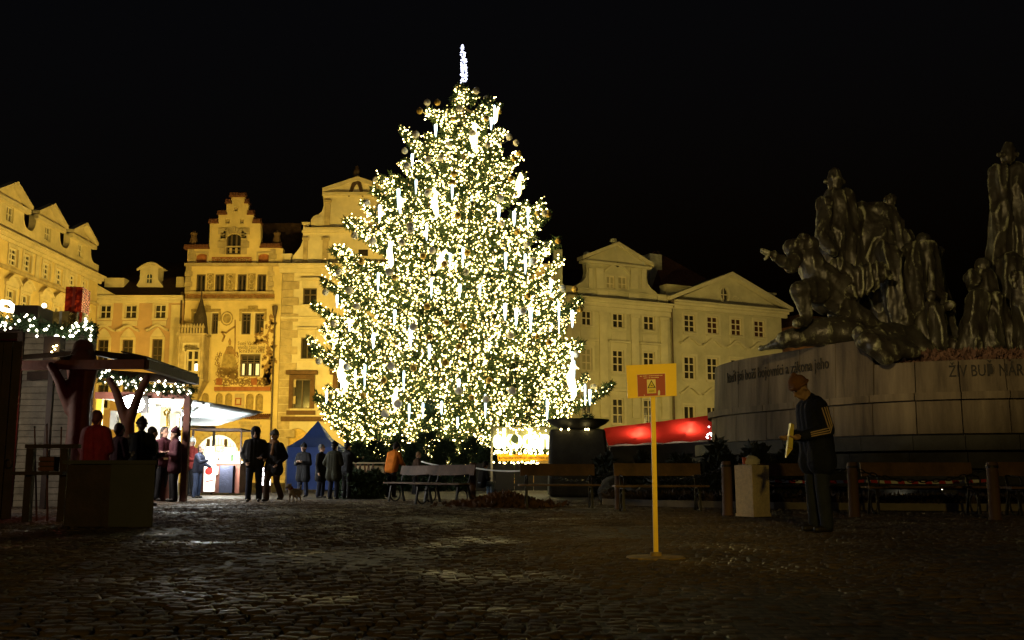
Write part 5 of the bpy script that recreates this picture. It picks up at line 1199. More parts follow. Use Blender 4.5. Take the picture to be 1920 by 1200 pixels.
def person(loc, H, yaw, lab, grp, arms=('down', 'down'), legs='stand', lean=0, nod=0, turn=0, jacket=m_black, trou=m_navy, hat=None, hair=m_dkhair, longhair=False, hood=None, coat=.0, scarf=None, vox=.016, shoe=m_shoe, fat=1.0, detail=False):
    s = H/1.78
    root = thing('person', lab, 'person', loc, yaw, grp)
    V = lambda x, y, z: Vector((x*s, y*s, z*s))
    hz = .93 if legs not in ('sit', 'squat') else .50
    cl, sl = math.cos(lean), math.sin(lean)
    def U(x, y, up): return V(x, y*cl-up*sl, hz+up*cl+y*sl)
    hd = lean+nod
    neck = U(0, .0, .54); hc = neck+V(0, -math.sin(hd)*.155-.02, math.cos(hd)*.155)
    fw = Vector((math.sin(turn)*math.cos(hd), -math.cos(turn)*math.cos(hd), -math.sin(hd))); up = Vector((0, -math.sin(hd), math.cos(hd))); sd = fw.cross(up).normalized(); up = sd.cross(fw).normalized()
    hp = lambda a, b, c: hc+(sd*a+fw*b+up*c)*s
    sh = [U(sg*.178, 0, .455) for sg in (-1, 1)]
    hipj = [V(sg*.095, 0, hz-.02) for sg in (-1, 1)]
    if legs == 'stand': kn = [V(sg*.11, -.02, .50) for sg in (-1, 1)]; an = [V(sg*.125, .01, .09) for sg in (-1, 1)]
    elif legs == 'walk': kn = [V(-.10, -.14, .52), V(.10, -.02, .50)]; an = [V(-.11, -.12, .10), V(.11, .20, .13)]
    elif legs == 'wide': kn = [V(sg*.14, -.02, .50) for sg in (-1, 1)]; an = [V(sg*.18, .02-sg*.05, .09) for sg in (-1, 1)]
    elif legs == 'sit': kn = [V(sg*.12, -.42, .50) for sg in (-1, 1)]; an = [V(sg*.12, -.46, .09) for sg in (-1, 1)]
    else: kn = [V(sg*.14, -.36, .62) for sg in (-1, 1)]; an = [V(sg*.13, -.10, .09) for sg in (-1, 1)]
    el, wr = [], []
    for i, sg in enumerate((-1, 1)):
        e, w_ = ARM[arms[i]]
        f = lambda p: sh[i]+Vector((sg*p[0]*s, (p[1]*cl-p[2]*sl*.35)*s, (p[2])*s))
        el.append(f(e)); wr.append(f(w_))
    # ---- body: one continuous surface
    B = [(hc+up*.03*s, .092*s, (.92, 1.0, 1.12)), (hp(0, .02, -.06), hp(0, .035, -.075), .062*s, .052*s), (hp(0, .092, .012), hp(0, .112, -.022), .011*s, .016*s), (hp(0, .085, -.055), hp(0, .09, -.055), .018*s, .018*s),
         (hp(-.087, .0, -.0), hp(-.089, -.01, -.03), .018*s, .014*s), (hp(.087, .0, -.0), hp(.089, -.01, -.03), .018*s, .014*s), (hp(0, -.015, -.07), neck-V(0, 0, .06), .056*s, .062*s), (neck-V(0, 0, .06), U(0, .02, .30), .07*s, .09*s), (U(0, .02, .3), V(0, .02, hz), .09*s, .10*s)]
    for i in (0, 1):
        B += [(sh[i], U(0, 0, .42), .06*s, .09*s), (sh[i], el[i], .05*s, .04*s), (el[i], wr[i], .038*s, .026*s), (hipj[i], kn[i], .085*s, .055*s), (kn[i], an[i], .052*s, .038*s), (an[i], an[i]+V(0, -.08, -.055), .036*s, .022*s)]
        d = (wr[i]-el[i]).normalized(); q = d.cross(Vector((1, 0, .2))).normalized(); r_ = d.cross(q).normalized()
        B.append((wr[i], wr[i]+d*.07*s, .028*s, .034*s))
        for k, fl in enumerate((.062, .072, .066, .05)):
            o = wr[i]+d*.075*s+r_*(k-1.5)*.021*s; m_ = o+d*fl*.55*s+q*.006*s; B += [(o, m_, .0105*s, .0100*s), (m_, m_+(d*.5+q*.5).normalized()*fl*.6*s, .0100*s, .0085*s)]
        o = wr[i]+d*.03*s-r_*.03*s; B.append((o, o+(d*.7-r_*.7+q*.3).normalized()*.06*s, .013*s, .010*s))
    bv = .011*s if detail else .0135*s
    body = blob('body', B, bv, m_skin, root, 2)
    mb = MB()
    for sg in (-1, 1): mb.ball(hp(sg*.033, .083, .018), .012*s, 6, 4)
    mb.build('eyes', m_eye, root, world=False)
    # ---- clothes
    J = []
    r1 = .125*s*fat; J += [(U(0, .0, .42), U(0, .0, .15), r1*1.04, r1*1.08), (U(0, .0, .15), V(0, 0, hz-.03-max(0, coat)*.0), r1*1.08, r1*1.1)]
    for sg in (-1, 1):
        J += [(U(sg*.085, 0, .42), U(sg*.09, 0, .15), r1*1.02, r1*1.06), (U(sg*.09, 0, .15), V(sg*.085, 0, hz-.03), r1*1.05, r1*1.10), (U(0, .01, .5), U(sg*.15, 0, .45), .085*s, .085*s)]
        if coat > 0: J.append((V(sg*.085, 0, hz-.03), V(sg*.1, 0, hz-.03-coat) if legs != 'sit' else V(sg*.1, -.1, hz-.1), r1*1.10, r1*1.2))
    for i in (0, 1): J += [(sh[i], el[i], .080*s*fat, .068*s*fat), (el[i], wr[i]-(wr[i]-el[i])*.06, .068*s*fat, .052*s*fat)]
    J.append((U(0, 0.01, .50), U(0, -.005, .545), .088*s, .078*s))
    if hood: J.append((U(0, .07, .50), U(0, .10, .46), .085*s, .09*s))
    jk = blob('jacket', J, vox*s, jacket, root, 3)
    T = [(V(-.06, 0, hz), V(.06, 0, hz), .13*s, .13*s)]
    for i in (0, 1): T += [(hipj[i], kn[i], .108*s, .082*s), (kn[i], an[i]+V(0, 0, .0), .080*s, .074*s)]
    blob('trousers', T, vox*s, trou, root, 3)
    for i in (0, 1):
        a = an[i]; blob('shoe', [(a+V(0, .03, -.045), a+V(0, -.13, -.052), .045*s, .038*s), (a+V(0, .02, 0), a+V(0, 0, -.03), .05*s, .05*s)], .016*s, shoe, root, 1)
    if hood == 'up': blob('hood', [(hp(0, -.02, .03), .122*s, (1, 1, 1.1)), (hp(0, -.03, -.04), U(0, .05, .5), .11*s, .09*s)], .014*s, jacket, root, 2)
    elif hat is not None: blob('hat', [(hp(0, -.012, .075), .108*s, (.98, 1.05, .86)), (hp(0, -.01, .12), hp(0, -.025, .165), .075*s, .035*s), (hp(-.05, .05, .06), hp(.05, .05, .06), .052*s, .052*s)], .012*s, hat, root, 2)
    if hat is not None and hood != 'up':
        mb = MB(); mb.tube([hp(.100*math.cos(a*.45), -.005+.104*math.sin(a*.45), .045+.012*math.sin(a*.45)) for a in range(15)], .021*s, 6, False); mb.build('hat_band', hat, root, True, world=False)
    if hair is not None and hood != 'up':
        Hh = [(hp(0, -.025, .045), .104*s, (.98, 1.0, 1.05)), (hp(0, -.06, -.02), hp(0, -.05, -.07), .075*s, .05*s)]
        if longhair: Hh += [(hp(sg*.06, -.03, .0), U(sg*.075, .02, .44), .05*s, .045*s) for sg in (-1, 1)]+[(hp(0, -.06, 0), U(0, .09, .42), .075*s, .06*s)]
        blob('hair', Hh, .013*s, hair, root, 2)
    if scarf is not None: blob('scarf', [(U(-.05, -.02, .53), U(.05, -.02, .53), .085*s, .085*s), (U(.03, -.08, .5), U(.03, -.15, .25), .05*s, .04*s)], .014*s, scarf, root, 2)
    root['_wr'] = [tuple(x) for x in wr][0]
    return root, dict(sh=sh, el=el, wr=wr, s=s, U=U, V=V, hp=hp)
def spot(px, head_y, feet_y=None, D=None):
    if D is None: D = gnd(px, feet_y).y
    g = at(px, 800, D); return Vector((g.x, D, 0)), at(px, head_y, D).z
g_st = 'visitors gathered at the market stalls'; g_cp = 'couple standing together in front of the blue tent'; g_tr = 'visitors standing beside the lit tree'
PEO = []
def P(px, hy, fy, D, yaw, lab, grp, **k):
    l, h = spot(px, hy, fy, D); PEO.append(person(l, h, yaw, lab, grp, **k)); return PEO[-1]
P(480, 799, 941, None, .15, 'taller person of the couple, in dark jacket with pale hem and hood up', g_cp, arms=('pocket', 'link'), jacket=m_black, trou=m_navy, hood='up', hair=None, fat=1.12)
P(516, 806, 941, None, -.35, 'person in grey knit hat and dark coat with tan collar beside the hooded person', g_cp, arms=('link', 'pocket'), jacket=m_black, trou=m_brown, hat=m_greyh, scarf=m_tan, legs='walk', fat=1.08, coat=.12)
P(571, 831, 932, None, -.3, 'person in black coat and dark beanie standing before the blue tent', g_tr, arms=('front', 'front'), jacket=m_black, trou=m_navy, hat=m_black, coat=.28, fat=1.1)
P(604, 832, 934, None, 1.2, 'person with fair hair seen sideways at the edge of the tent group', g_tr, arms=('down', 'front'), jacket=m_black, trou=m_navy, hair=m_greyh, coat=.25)
P(628, 828, 936, None, 2.7, 'broad person in dark coat and black cap seen from behind', g_tr, arms=('front', 'pocket'), jacket=m_olive_c, trou=m_navy, hat=m_black, coat=.2, fat=1.2)
P(652, 828, 935, None, 2.4, 'dark clad person at the group\'s edge next to the trestle table', g_tr, arms=('reach', 'front'), jacket=m_black, trou=m_black, hat=m_black)
P(735, 827, None, 29, 2.6, 'person in bright orange jacket bending forward beside the tree', g_tr, arms=('work', 'work'), jacket=m_orange, trou=m_black, hat=m_black, lean=.28, nod=.15, fat=1.12)
P(779, 846, None, 33, 2.0, 'hunched person with fair hair behind the backmost bench', g_tr, arms=('front', 'front'), jacket=m_brown, trou=m_black, hair=m_tan, lean=.2, fat=1.0)
P(903, 843, None, 29.5, 2.3, 'dark clad person in pale blue jeans sitting beyond the rope', g_tr, arms=('front', 'front'), jacket=m_black, trou=m_ltblue, hat=m_black, legs='sit', lean=.25)
P(181, 768, None, 17.2, 2.9, 'large person in red jacket seen from behind the dark counter', g_st, arms=('front', 'front'), jacket=cloth('dusky_red_jacket', (.13, .022, .03)), trou=m_black, hair=m_brhair, fat=1.3)
P(224, 792, None, 18.6, 2.5, 'person in plum jacket close beside the one in red', g_st, arms=('front', 'mouth'), jacket=m_plum, trou=m_black, hair=m_brhair, fat=1.15)
P(266, 783, None, 20.0, -2.6, 'tall dark silhouette in front of the bright kiosk lamp', g_st, arms=('front', 'front'), jacket=m_black, trou=m_black, hat=m_black, fat=1.15)
P(286, 799, None, 21.5, 2.2, 'shorter dark silhouette between kiosk lamp and long haired woman', g_st, arms=('front', 'pocket'), jacket=m_black, trou=m_black, fat=1.05)
P(309, 799, 940, None, .9, 'person with long dark hair in maroon jacket at the kiosk', g_st, arms=('front', 'mouth'), jacket=m_plum, trou=m_black, longhair=True)
P(331, 801, 941, None, -1.0, 'person in cap and dark maroon jacket right by the kiosk post', g_st, arms=('front', 'front'), jacket=m_plum, trou=m_black, hat=m_plum, coat=.12)
P(374, 833, 934, None, 1.35, 'customer in dark jacket and jeans with ponytail at the WC stall', g_st, arms=('reach', 'work'), jacket=m_navy, trou=m_jeans, hair=m_brhair, longhair=False, lean=.12)
P(362, 820, None, 30.5, -.6, 'vendor in white cap behind the WC stall counter', g_st, arms=('reach', 'front'), jacket=m_redc, trou=m_black, hat=m_whitec)
# man reading a yellow folder
l, h = spot(1530, 706, 998)
mroot, mj = person(l, h*1.03, -1.35, 'person in orange knit beanie and striped sleeve jacket looking down at a yellow bag', None, arms=('hold', 'hold'), jacket=m_navy, trou=m_fadej, hat=m_orknit, hair=None, nod=.55, lean=.10, fat=1.12, vox=.013, detail=True, hood='down', coat=.13)
# stripes on the sleeves
rz = Matrix.Rotation(-1.35, 4, 'Z')
m_stripe = M('sleeve_stripe', (.60, .42, .28), .8, var=.1)
for i in (0, 1):
    sh, el, wr = mj['sh'][i], mj['el'][i], mj['wr'][i]; out = Vector((1 if i else -1, 0, 0))
    for k in (-1, 0, 1):
        mb = MB(); pts = []
        for a, b_, n in ((sh, el, 8), (el, wr, 7)):
            for q in range(n):
                t = q/n; rr = (.080+(.068-.080)*t if a is sh else .068+(.052-.068)*t)*1.12*mj['s']*1.06; p = a.lerp(b_, t); d = (b_-a).normalized(); o = (out-d*out.dot(d)).normalized(); w2 = d.cross(o); pts.append(p+(o*math.cos(k*.32)+w2*math.sin(k*.32))*rr)
        mb.tube(pts[1:-1], .008, 4); mb.build('sleeve_stripe', m_stripe, mroot, world=False)
hw = mroot.location+rz@((mj['wr'][0]+mj['wr'][1])/2)
bagb = thing('yellow_bag', 'flat yellow bag held out by the person in the orange beanie', 'bag', hw)
mb = MB()
t0 = at(1483, 793, hw.y-.15); t1 = at(1474, 858, hw.y-.15); t2 = at(1486, 842, hw.y-.15); t3 = at(1489, 796, hw.y-.15); n = Vector((.02, .16, 0))
mb.hexa([t1, t2, t2+n, t1+n*.7, t0, t3, t3+n, t0+n]); mb.build('pouch', M('yellow_plastic', (.62, .50, .08), .35, var=.15), bagb)
mb = MB(); mb.bar(t0.lerp(t1, .7)+Vector((0, -.006, 0)), t2+Vector((0, -.006, 0)), .012, .004); mb.build('red_edge', M('red_edge', (.4, .08, .03), .5), bagb)
# dog
g = gnd(552, 942)
dog = thing('dog', 'small brown and white terrier standing near the couple', 'dog', (g.x, g.y, 0), -.5)
k = .34/.34
DG = [((.0, .13, .24), (.0, -.10, .25), .075, .085), ((0, -.10, .26), (0, -.20, .36), .06, .05), ((0, -.20, .37), (0, -.23, .375), .062, .055), ((0, -.24, .36), (0, -.31, .345), .035, .024), ((-.04, -.19, .41), (-.05, -.2, .455), .02, .008), ((.04, -.19, .41), (.05, -.2, .455), .02, .008), ((0, .16, .28), (.0, .23, .40), .022, .012)]
for sx in (-.055, .055):
    DG += [((sx, -.11, .22), (sx, -.10, .12), .04, .024), ((sx, -.10, .12), (sx, -.11, .02), .022, .02), ((sx, -.11, .02), (sx, -.14, .018), .022, .018), ((sx, .12, .22), (sx, .08, .15), .05, .034), ((sx, .08, .15), (sx, .15, .10), .028, .02), ((sx, .15, .10), (sx, .14, .02), .019, .019), ((sx, .14, .02), (sx, .11, .018), .021, .017)]
m_dog = M('dog_fur', (.10, .05, .025), .9, var=0, col2=(.45, .40, .32), scale=7)
blob('body', DG, .012, m_dog, dog, 2)
mb = MB(); mb.tube([(0, -.155, .31), (0, -.17, .36)], .062, 10); mb.build('collar', m_redc, dog, world=False)

# ================================================================ sign
m_syel = M('sign_yellow', (.85, .55, .01), .5, var=.06, scale=6); m_sred = M('sign_red', (.30, .008, .006), .45, var=.15, scale=8)
g = gnd(1230, 1047); SD = g.y
sg = thing('warning_sign', 'yellow warning board with red panel on a thin yellow pole and disc base', 'sign', (g.x, SD, 0))
mb = MB(); mb.lathe([(.235, 0), (.24, .008), (.236, .016), (.05, .022), (.045, .05), (.03, .052)], (g.x, SD, 0), 28); mb.build('base_disc', M('worn_yellow_metal', (.24, .15, .03), .6, var=.5, scale=9), sg, True)
top = at(1224, 745, SD); mb = MB(); mb.bar((g.x, SD, .05), (top.x, SD, top.z+.12), .036, .036); mb.build('pole', m_syel, sg)
c0, c1, c2, c3 = at(1177, 747, SD-.03), at(1269, 742, SD-.03), at(1268, 681, SD-.03), at(1174, 685, SD-.03); t = Vector((0, .012, 0))
mb = MB(); mb.hexa([c0, c1, c1+t, c0+t, c3, c2, c2+t, c3+t]); bd = mb.build('board', m_syel, sg)
def bq(u, v, d): return c0.lerp(c1, u).lerp(c3.lerp(c2, u), v)+Vector((0, -d, 0))
def bpoly(name, pts, d0, d1, mat): mb = MB(); mb.prism(pts, bq, d0, d1); return mb.build(name, mat, bd)
bpoly('red_panel', [(.21, .03), (.77, .03), (.77, .70), (.21, .70)], .001, .003, m_sred)
m_edge = M('worn_edge', (.75, .55, .35), .6, var=.3)
for nm, pts in (('panel_edge', [(.20, .02), (.78, .02), (.78, .035), (.20, .035)]), ('panel_edge', [(.20, .695), (.775, .695), (.775, .708), (.20, .708)]), ('panel_edge', [(.768, .036), (.78, .036), (.78, .694), (.768, .694)]), ('panel_edge', [(.20, .036), (.21, .036), (.21, .694), (.20, .694)])): bpoly(nm, pts, .0035, .005, m_edge)
m_lab = M('sign_label', (.72, .60, .30), .5, var=.05); m_ink2 = M('black_print', (.03, .02, .01), .6, var=0); m_wp = M('pale_print', (.75, .55, .42), .6, var=.2)
bpoly('warning_label', [(.40, .115), (.58, .115), (.575, .535), (.40, .535)], .0035, .005, m_lab)
bpoly('label_strip', [(.41, .13), (.57, .13), (.57, .26), (.41, .26)], .0055, .0065, M('label_yellow', (.62, .46, .05), .5, var=0))
bpoly('warning_triangle', [(.405, .275), (.575, .275), (.49, .52)], .0055, .0065, m_ink2); bpoly('triangle_field', [(.433, .296), (.547, .296), (.49, .468)], .007, .008, M('label_yellow', (.62, .46, .05)))
bpoly('pictogram', [(.463, .385), (.48, .37), (.50, .36), (.522, .325), (.505, .335), (.488, .34), (.468, .365)], .0085, .0095, m_ink2)
rs = random.Random(8)
for y, x0, x1 in ((.635, .25, .72), (.575, .34, .64)):
    x = x0
    while x < x1:
        wdt = rs.uniform(.006, .012)
        if rs.random() < .85: bpoly('lettering', [(x, y), (x+wdt, y), (x+wdt, y+rs.uniform(.02, .034)), (x, y+rs.uniform(.02, .03))], .0035, .0045, m_wp)
        x += wdt+.004
for x in (.44, .455, .47, .485, .50, .515, .53): bpoly('lettering', [(x, .165), (x+.009, .165), (x+.009, .20), (x, .20)], .007, .0075, m_ink2)
bpoly('torn_sticker', [(.615, .04), (.655, .05), (.66, .16), (.64, .21), (.618, .16)], .0055, .0065, M('torn_paper', (.7, .68, .68), .7))
bpoly('torn_sticker', [(.335, .05), (.35, .04), (.33, .10)], .0055, .0065, M('torn_paper', (.7, .68, .68), .7))

# ================================================================ litter bin
g = gnd(1418, 969); rzb = R(33)
bn = thing('litter_bin', 'square pale pebbled litter bin with a white bag bulging out on top', 'litter bin', (g.x, g.y+.2, 0), rzb)
m_bin = M('pebbled_concrete', (.72, .58, .42), .85, var=.16, scale=18, bump=.7, bscale=45)
hb = at(1418, 872, g.y).z; w2 = .185
mb = MB(); mb.hexa([(-w2, -w2, .05), (w2, -w2, .05), (w2, w2, .05), (-w2, w2, .05), (-w2*1.03, -w2*1.03, hb), (w2*1.03, -w2*1.03, hb), (w2*1.03, w2*1.03, hb), (-w2*1.03, w2*1.03, hb)]); mb.build('body', m_bin, bn, world=False)
mb = MB(); mb.box(-w2-.01, -w2-.01, 0, w2+.01, w2+.01, .048); mb.build('plinth', m_bin, bn, world=False)
mb = MB(); mb.lathe([(.15, 0), (.15, .012), (.11, .013), (.11, .002)], (0, 0, hb+.002), 16); mb.build('rim', m_pipe, bn, world=False)
bagw = blob('rubbish_bag', [((g.x-.01, g.y+.15, hb+.055), .13, (1.05, .9, .8)), ((g.x+.06, g.y+.17, hb+.05), (g.x+.11, g.y+.14, hb+.075), .035, .018), ((g.x-.03, g.y+.16, hb+.09), (g.x+.02, g.y+.15, hb+.06), .04, .03)], .012, M('white_plastic_bag', (.72, .66, .58), .45, var=.1, bump=.5, bscale=20), None, 1, lambda co: np.array([.012*noise.noise(Vector((x*22, y*22, z*22))) for x, y, z in co]))
tag(bagw, 'crumpled white rubbish bag on top of the pebbled bin', 'bag')
mb = MB(); mb.lathe([(.028, 0), (.038, .1), (.04, .105), (.03, .106)], (0, 0, 0), 12); cu = mb.build('paper_cup', M('red_paper_cup', (.5, .10, .05), .6), None); cu.location = (g.x-.13, g.y+.12, hb+.016); tag(cu, 'small red paper cup standing on the edge of the bin', 'cup')

# ================================================================ benches, posts, chains
m_bwood = M('bench_boards', (.13, .066, .03), .6, var=.35, scale=3, bump=.3, bscale=20); m_biron = M('bench_iron', (.02, .017, .015), .5, metal=.4, var=.2)
def bench_proto(Wd, pale=False):
    wood = m_bwood
    root = thing('park_bench', '', 'bench', (0, 0, 0))
    for k in range(3):
        mb = MB(); mb.box(-Wd/2, -.26+k*.15, .43, Wd/2, -.26+k*.15+.14, .465); mb.build('seat_board', wood, root, world=False)
    mb = MB(); mb.hexa([(-Wd/2+.05, .235, .63), (Wd/2-.05, .235, .63), (Wd/2-.05, .27, .63), (-Wd/2+.05, .27, .63), (-Wd/2+.05, .28, .86), (Wd/2-.05, .28, .86), (Wd/2-.05, .315, .86), (-Wd/2+.05, .315, .86)]); mb.build('back_board', wood, root, world=False)
    for sx in (-1, 1):
        x = sx*(Wd/2-.16); mb = MB()
        mb.tube([(x, .0+.16*math.cos(a*.393), .17+.16*math.sin(a*.393)) for a in range(17)], .018, 6, False)
        mb.bar((x, -.2, 0), (x, -.12, .425), .04); mb.bar((x, .3, 0), (x, .17, .425), .04); mb.bar((x, -.24, .41), (x, .22, .41), .03)
        mb.bar((x, .17, .43), (x, .335, .84), .035); mb.tube([(x, -.24, .44), (x, -.27, .56), (x, -.2, .62), (x, .2, .64)], .015, 6); mb.build('leg', m_biron, root, world=False)
    return root
protos = {}
def bench(x0, x1, D, lab, rz=0, W=None):
    a, c = at(x0, 915, D), at(x1, 915, D); Wd = W or round((c-a).length, 1)
    if Wd in protos: o = tree_copy(protos[Wd])
    else: o = protos[Wd] = bench_proto(Wd)
    o.location = ((a.x+c.x)/2, D, 0); o.rotation_euler.z = rz; tag(o, lab, 'bench', 'benches around the monument and tree'); return o
bench(1150, 1325, 18.6, 'wooden bench behind the yellow sign pole', .03, 1.7)
bench(980, 1115, 20.3, 'wooden bench in front of the stone bowl pedestal', .05, 1.6)
bench(1428, 1522, 18.9, 'bench mostly hidden behind the standing person in the orange beanie', 0, 1.7)
bench(1625, 1838, 17.3, 'long bench with small lights glinting beneath it', .0, 2.0)
bench(1896, 2100, 16.6, 'bench cut off by the frame beyond the last post', .0, 2.0)
bench(795, 862, 22.6, 'bench turned sideways next to the wooden rope post', -.75, 1.6)
bench(742, 806, 24.6, 'backmost sideways bench under the tree', -.75, 1.6)
m_post = M('post_wood', (.10, .052, .028), .65, var=.35, scale=4, streak=True)
pp = []
me_p = None
for px, ty, D, lab in ((886, 868, 24.5, 'wooden rope post between the sideways benches and the glowing letters'), (1160, 868, 19.6, 'wooden post at the end of the bench behind the sign'), (1362, 865, 16.8, 'wooden post next to the pebbled litter bin'), (1598, 867, 16.2, 'wooden post just past the person in the orange beanie'), (1860, 866, 15.0, 'wooden post nearest the frame edge beside the long bench')):
    g = at(px, 880, D); h = at(px, ty, D).z
    if me_p is None:
        mb = MB(); mb.lathe([(.095, 0), (.095, .02), (.085, .05), (.083, .93), (.07, .96)], n=14); me_p = mb.mesh('shaft'); me_p.polygons.foreach_set('use_smooth', [True]*len(me_p.polygons)); me_p.set_sharp_from_angle(angle=R(40)); me_p.materials.append(m_post)
        mb = MB(); mb.lathe([(.088, .86), (.09, .862), (.09, .90), (.088, .902)], n=14); me_b = mb.mesh('band'); me_b.materials.append(m_biron)
    r = thing('rope_post', lab, 'post', (g.x, D, 0), 0, 'wooden posts of the chain fence'); r.scale.z = h/.96; link('shaft', me_p, r); link('band', me_b, r); pp.append(Vector((g.x, D, h*.9)))
def chain(a, c, sag, lab, step=.09):
    L = (c-a).length; n = int(L/step); mb = MB()
    P_ = [a.lerp(c, i/n)+Vector((0, 0, -sag*4*(i/n)*(1-i/n))) for i in range(n+1)]
    for i in range(n):
        d = P_[i+1]-P_[i]; m = (P_[i]+P_[i+1])/2; sdv = Vector((0, 0, 1)) if i % 2 else d.cross(Vector((0, 0, 1))).normalized(); dn = d.normalized()
        mb.tube([m+dn*d.length*.62*math.cos(a_*.785)+sdv*.026*math.sin(a_*.785) for a_ in range(9)], .010, 4, False)
    o = mb.build('chain', m_biron, None); tag(o, lab, 'chain', 'chains between the wooden posts'); return o
chain(pp[1], at(1010, 880, 22), .25, 'sagging chain between the sign bench post and stone bowl')
chain(pp[1]+Vector((0, .1, 0)), pp[2], .22, 'sagging chain running from the sign bench to the bin post'); chain(pp[2], pp[3], .2, 'sagging chain passing behind bin and person in beanie'); chain(pp[3], pp[4], .2, 'sagging chain in front of the long bench')
m_tapew = M('tape_white', (.75, .75, .72), .4, var=.05); m_taper = M('tape_red', (.5, .05, .04), .4, var=.05)
def tape(a, c, sag, lab, n=16, h=.05, white=False):
    r = thing('barrier_tape', lab, 'tape', a)
    for col in (0, 1):
        mb = MB()
        for i in range(n):
            if (i % 2 == col) and not (white and col): 
                p, q = [a.lerp(c, (i+k)/n)+Vector((0, 0, -sag*4*((i+k)/n)*(1-(i+k)/n))) for k in (0, 1)]; z = Vector((0, .02, h/2)); mb.hexa([p-z, q-z, q-z+Vector((0, .004, 0)), p-z+Vector((0, .004, 0)), p+z, q+z, q+z+Vector((0, .004, 0)), p+z+Vector((0, .004, 0))])
            elif white and col == 0:
                p, q = [a.lerp(c, (i+k)/n)+Vector((0, 0, -sag*4*((i+k)/n)*(1-(i+k)/n))) for k in (0, 1)]; z = Vector((0, .02, h/2)); mb.hexa([p-z, q-z, q-z+Vector((0, .004, 0)), p-z+Vector((0, .004, 0)), p+z, q+z, q+z+Vector((0, .004, 0)), p+z+Vector((0, .004, 0))])
        if mb.v: o = mb.build('white_bands' if col == 0 else 'red_bands', m_tapew if col == 0 else m_taper, r); o['kind'] = 'stuff'
tape(at(1440, 901, 17.9), at(1620, 902, 17.9), .02, 'red and white barrier tape behind the person in the beanie', 14)
tape(at(1620, 902, 18), at(1850, 901, 17.8), .03, 'red and white barrier tape seen through the long bench', 18)
tape(at(789, 865, 27), at(884, 876, 24.6), .06, 'white tape strung from the bench to the rope post', 10, .035, True)
tape(at(888, 877, 24.4), at(1002, 881, 22.5), .05, 'white tape strung on from the rope post past glowing letters', 10, .035, True)
# kerb and low bed in front of the monument
mb = MB(); xs = [(1130, 22.2), (1300, 20.6), (1450, 19.6), (1650, 19.0), (1960, 18.4)]
for (p, d), (q, e) in zip(xs, xs[1:]):
    a, c = at(p, 930, d), at(q, 930, e); a.z = c.z = 0; n = Vector((0, .18, 0)); z = Vector((0, 0, .13)); mb.hexa([a, c, c+n, a+n, a+z, c+z, c+n+z, a+n+z])
mb.build('kerb', M('kerb_stone', (.20, .17, .14), .8, var=.3))['kind'] = 'structure'
P_ = []; rs = np.random.RandomState(4)
for i in range(2600):
    px = rs.uniform(1130, 1950); d = np.interp(px, [p for p, _ in xs], [q for _, q in xs])+.25+rs.exponential(.5); P_.append(((px-960)/FPX*d, d, .02+rs.rand()*.18))
o = sprays('bedding_plants', np.array(P_), rs.normal(0, .5, (len(P_), 3))+np.array([0, 0, .8]), .16, M('dead_bedding', (.06, .04, .028), .85, var=.5, scale=3), None, .4, 3); tag(o, 'low withered bedding plants behind the kerb of the monument', 'plants')
# small ground lights under the long bench
for x, y, r, lab in ((1686, 933, .055, 'brightest small ground light under the long bench'), (1735, 931, .03, 'small ground light beside the brightest one'), (1765, 919, .02, 'tiny ground light near the seat of the long bench'), (1668, 935, .022, 'tiny ground light on the post side of the brightest one')):
    p = at(x, y, 21.5); b = thing('ground_light', lab, 'ground light', (p.x, 21.5, 0), 0, 'ground lights under the long bench'); mb = MB(); mb.lathe([(.08, 0), (.08, max(.02, p.z-.06)), (.05, max(.03, p.z-.02))], (p.x, 21.55, 0), 10); mb.build('housing', m_biron, b); mb = MB(); mb.ball((p.x, 21.46, p.z), r, 8, 6); mb.build('lens', E('ground_lens', (1, .93, .7), 9), b)
# leaf heap
P_ = []
for i in range(1500):
    px = rs.normal(945, 36); d = 21.5+rs.normal(0, .5); h = .2*math.exp(-((px-945)/42)**2-((d-21.5)/.8)**2); P_.append(((px-960)/FPX*d, d, h*rs.rand()**.4))
o = sprays('leaf_heap', np.array(P_), rs.normal(0, .6, (len(P_), 3))+np.array([0, 0, .5]), .15, M('brown_leaves', (.12, .06, .03), .85, var=.5, scale=3), None, .5, 3); tag(o, 'heap of brown leaves between the rope post and the bowl bench', 'leaves')

# ================================================================ stone bowl, glowing letters
D = 31; g = at(1084, 880, D)
fb = thing('stone_fountain', 'black stone bowl on a massive rough pedestal block', 'fountain', (g.x, D, 0)); k = mpp(D)
zt = at(1084, 806, D).z
mb = MB(); mb.hexa([(g.x-56*k, D-.7, 0), (g.x+60*k, D-.7, 0), (g.x+60*k, D+.8, 0), (g.x-56*k, D+.8, 0), (g.x-53*k, D-.6, zt), (g.x+48*k, D-.6, zt), (g.x+46*k, D+.6, zt), (g.x-52*k, D+.6, zt)])
o = mb.build('pedestal', m_stoned, fb); bv = o.modifiers.new('b', 'BEVEL'); bv.width = .08; bv.segments = 2
mb = MB(); z1 = at(1084, 787, D).z; mb.lathe([(.35, zt+.003), (.55, zt+.03), (.86, zt+.18), (.96, z1-.03), (.95, z1), (.85, z1), (.8, z1-.08)], (g.x, D, 0), 28); mb.build('bowl', M('black_bowl_stone', (.02, .018, .016), .6, var=.3), fb, True)
P_ = [(at(x, 805, D-.7)) for x in (1052, 1066, 1098, 1103)]; bulbs('fairy_lights', P_, .035, m_bulb, fb)
D = 36; a = at(921, 868, D); c = at(1050, 868, D); zb, zt = a.z, at(980, 800, D).z
eb = thing('lit_letter_sign', 'lattice sign with glowing letters and an orange strip below the tree', 'sign', ((a.x+c.x)/2, D, 0))
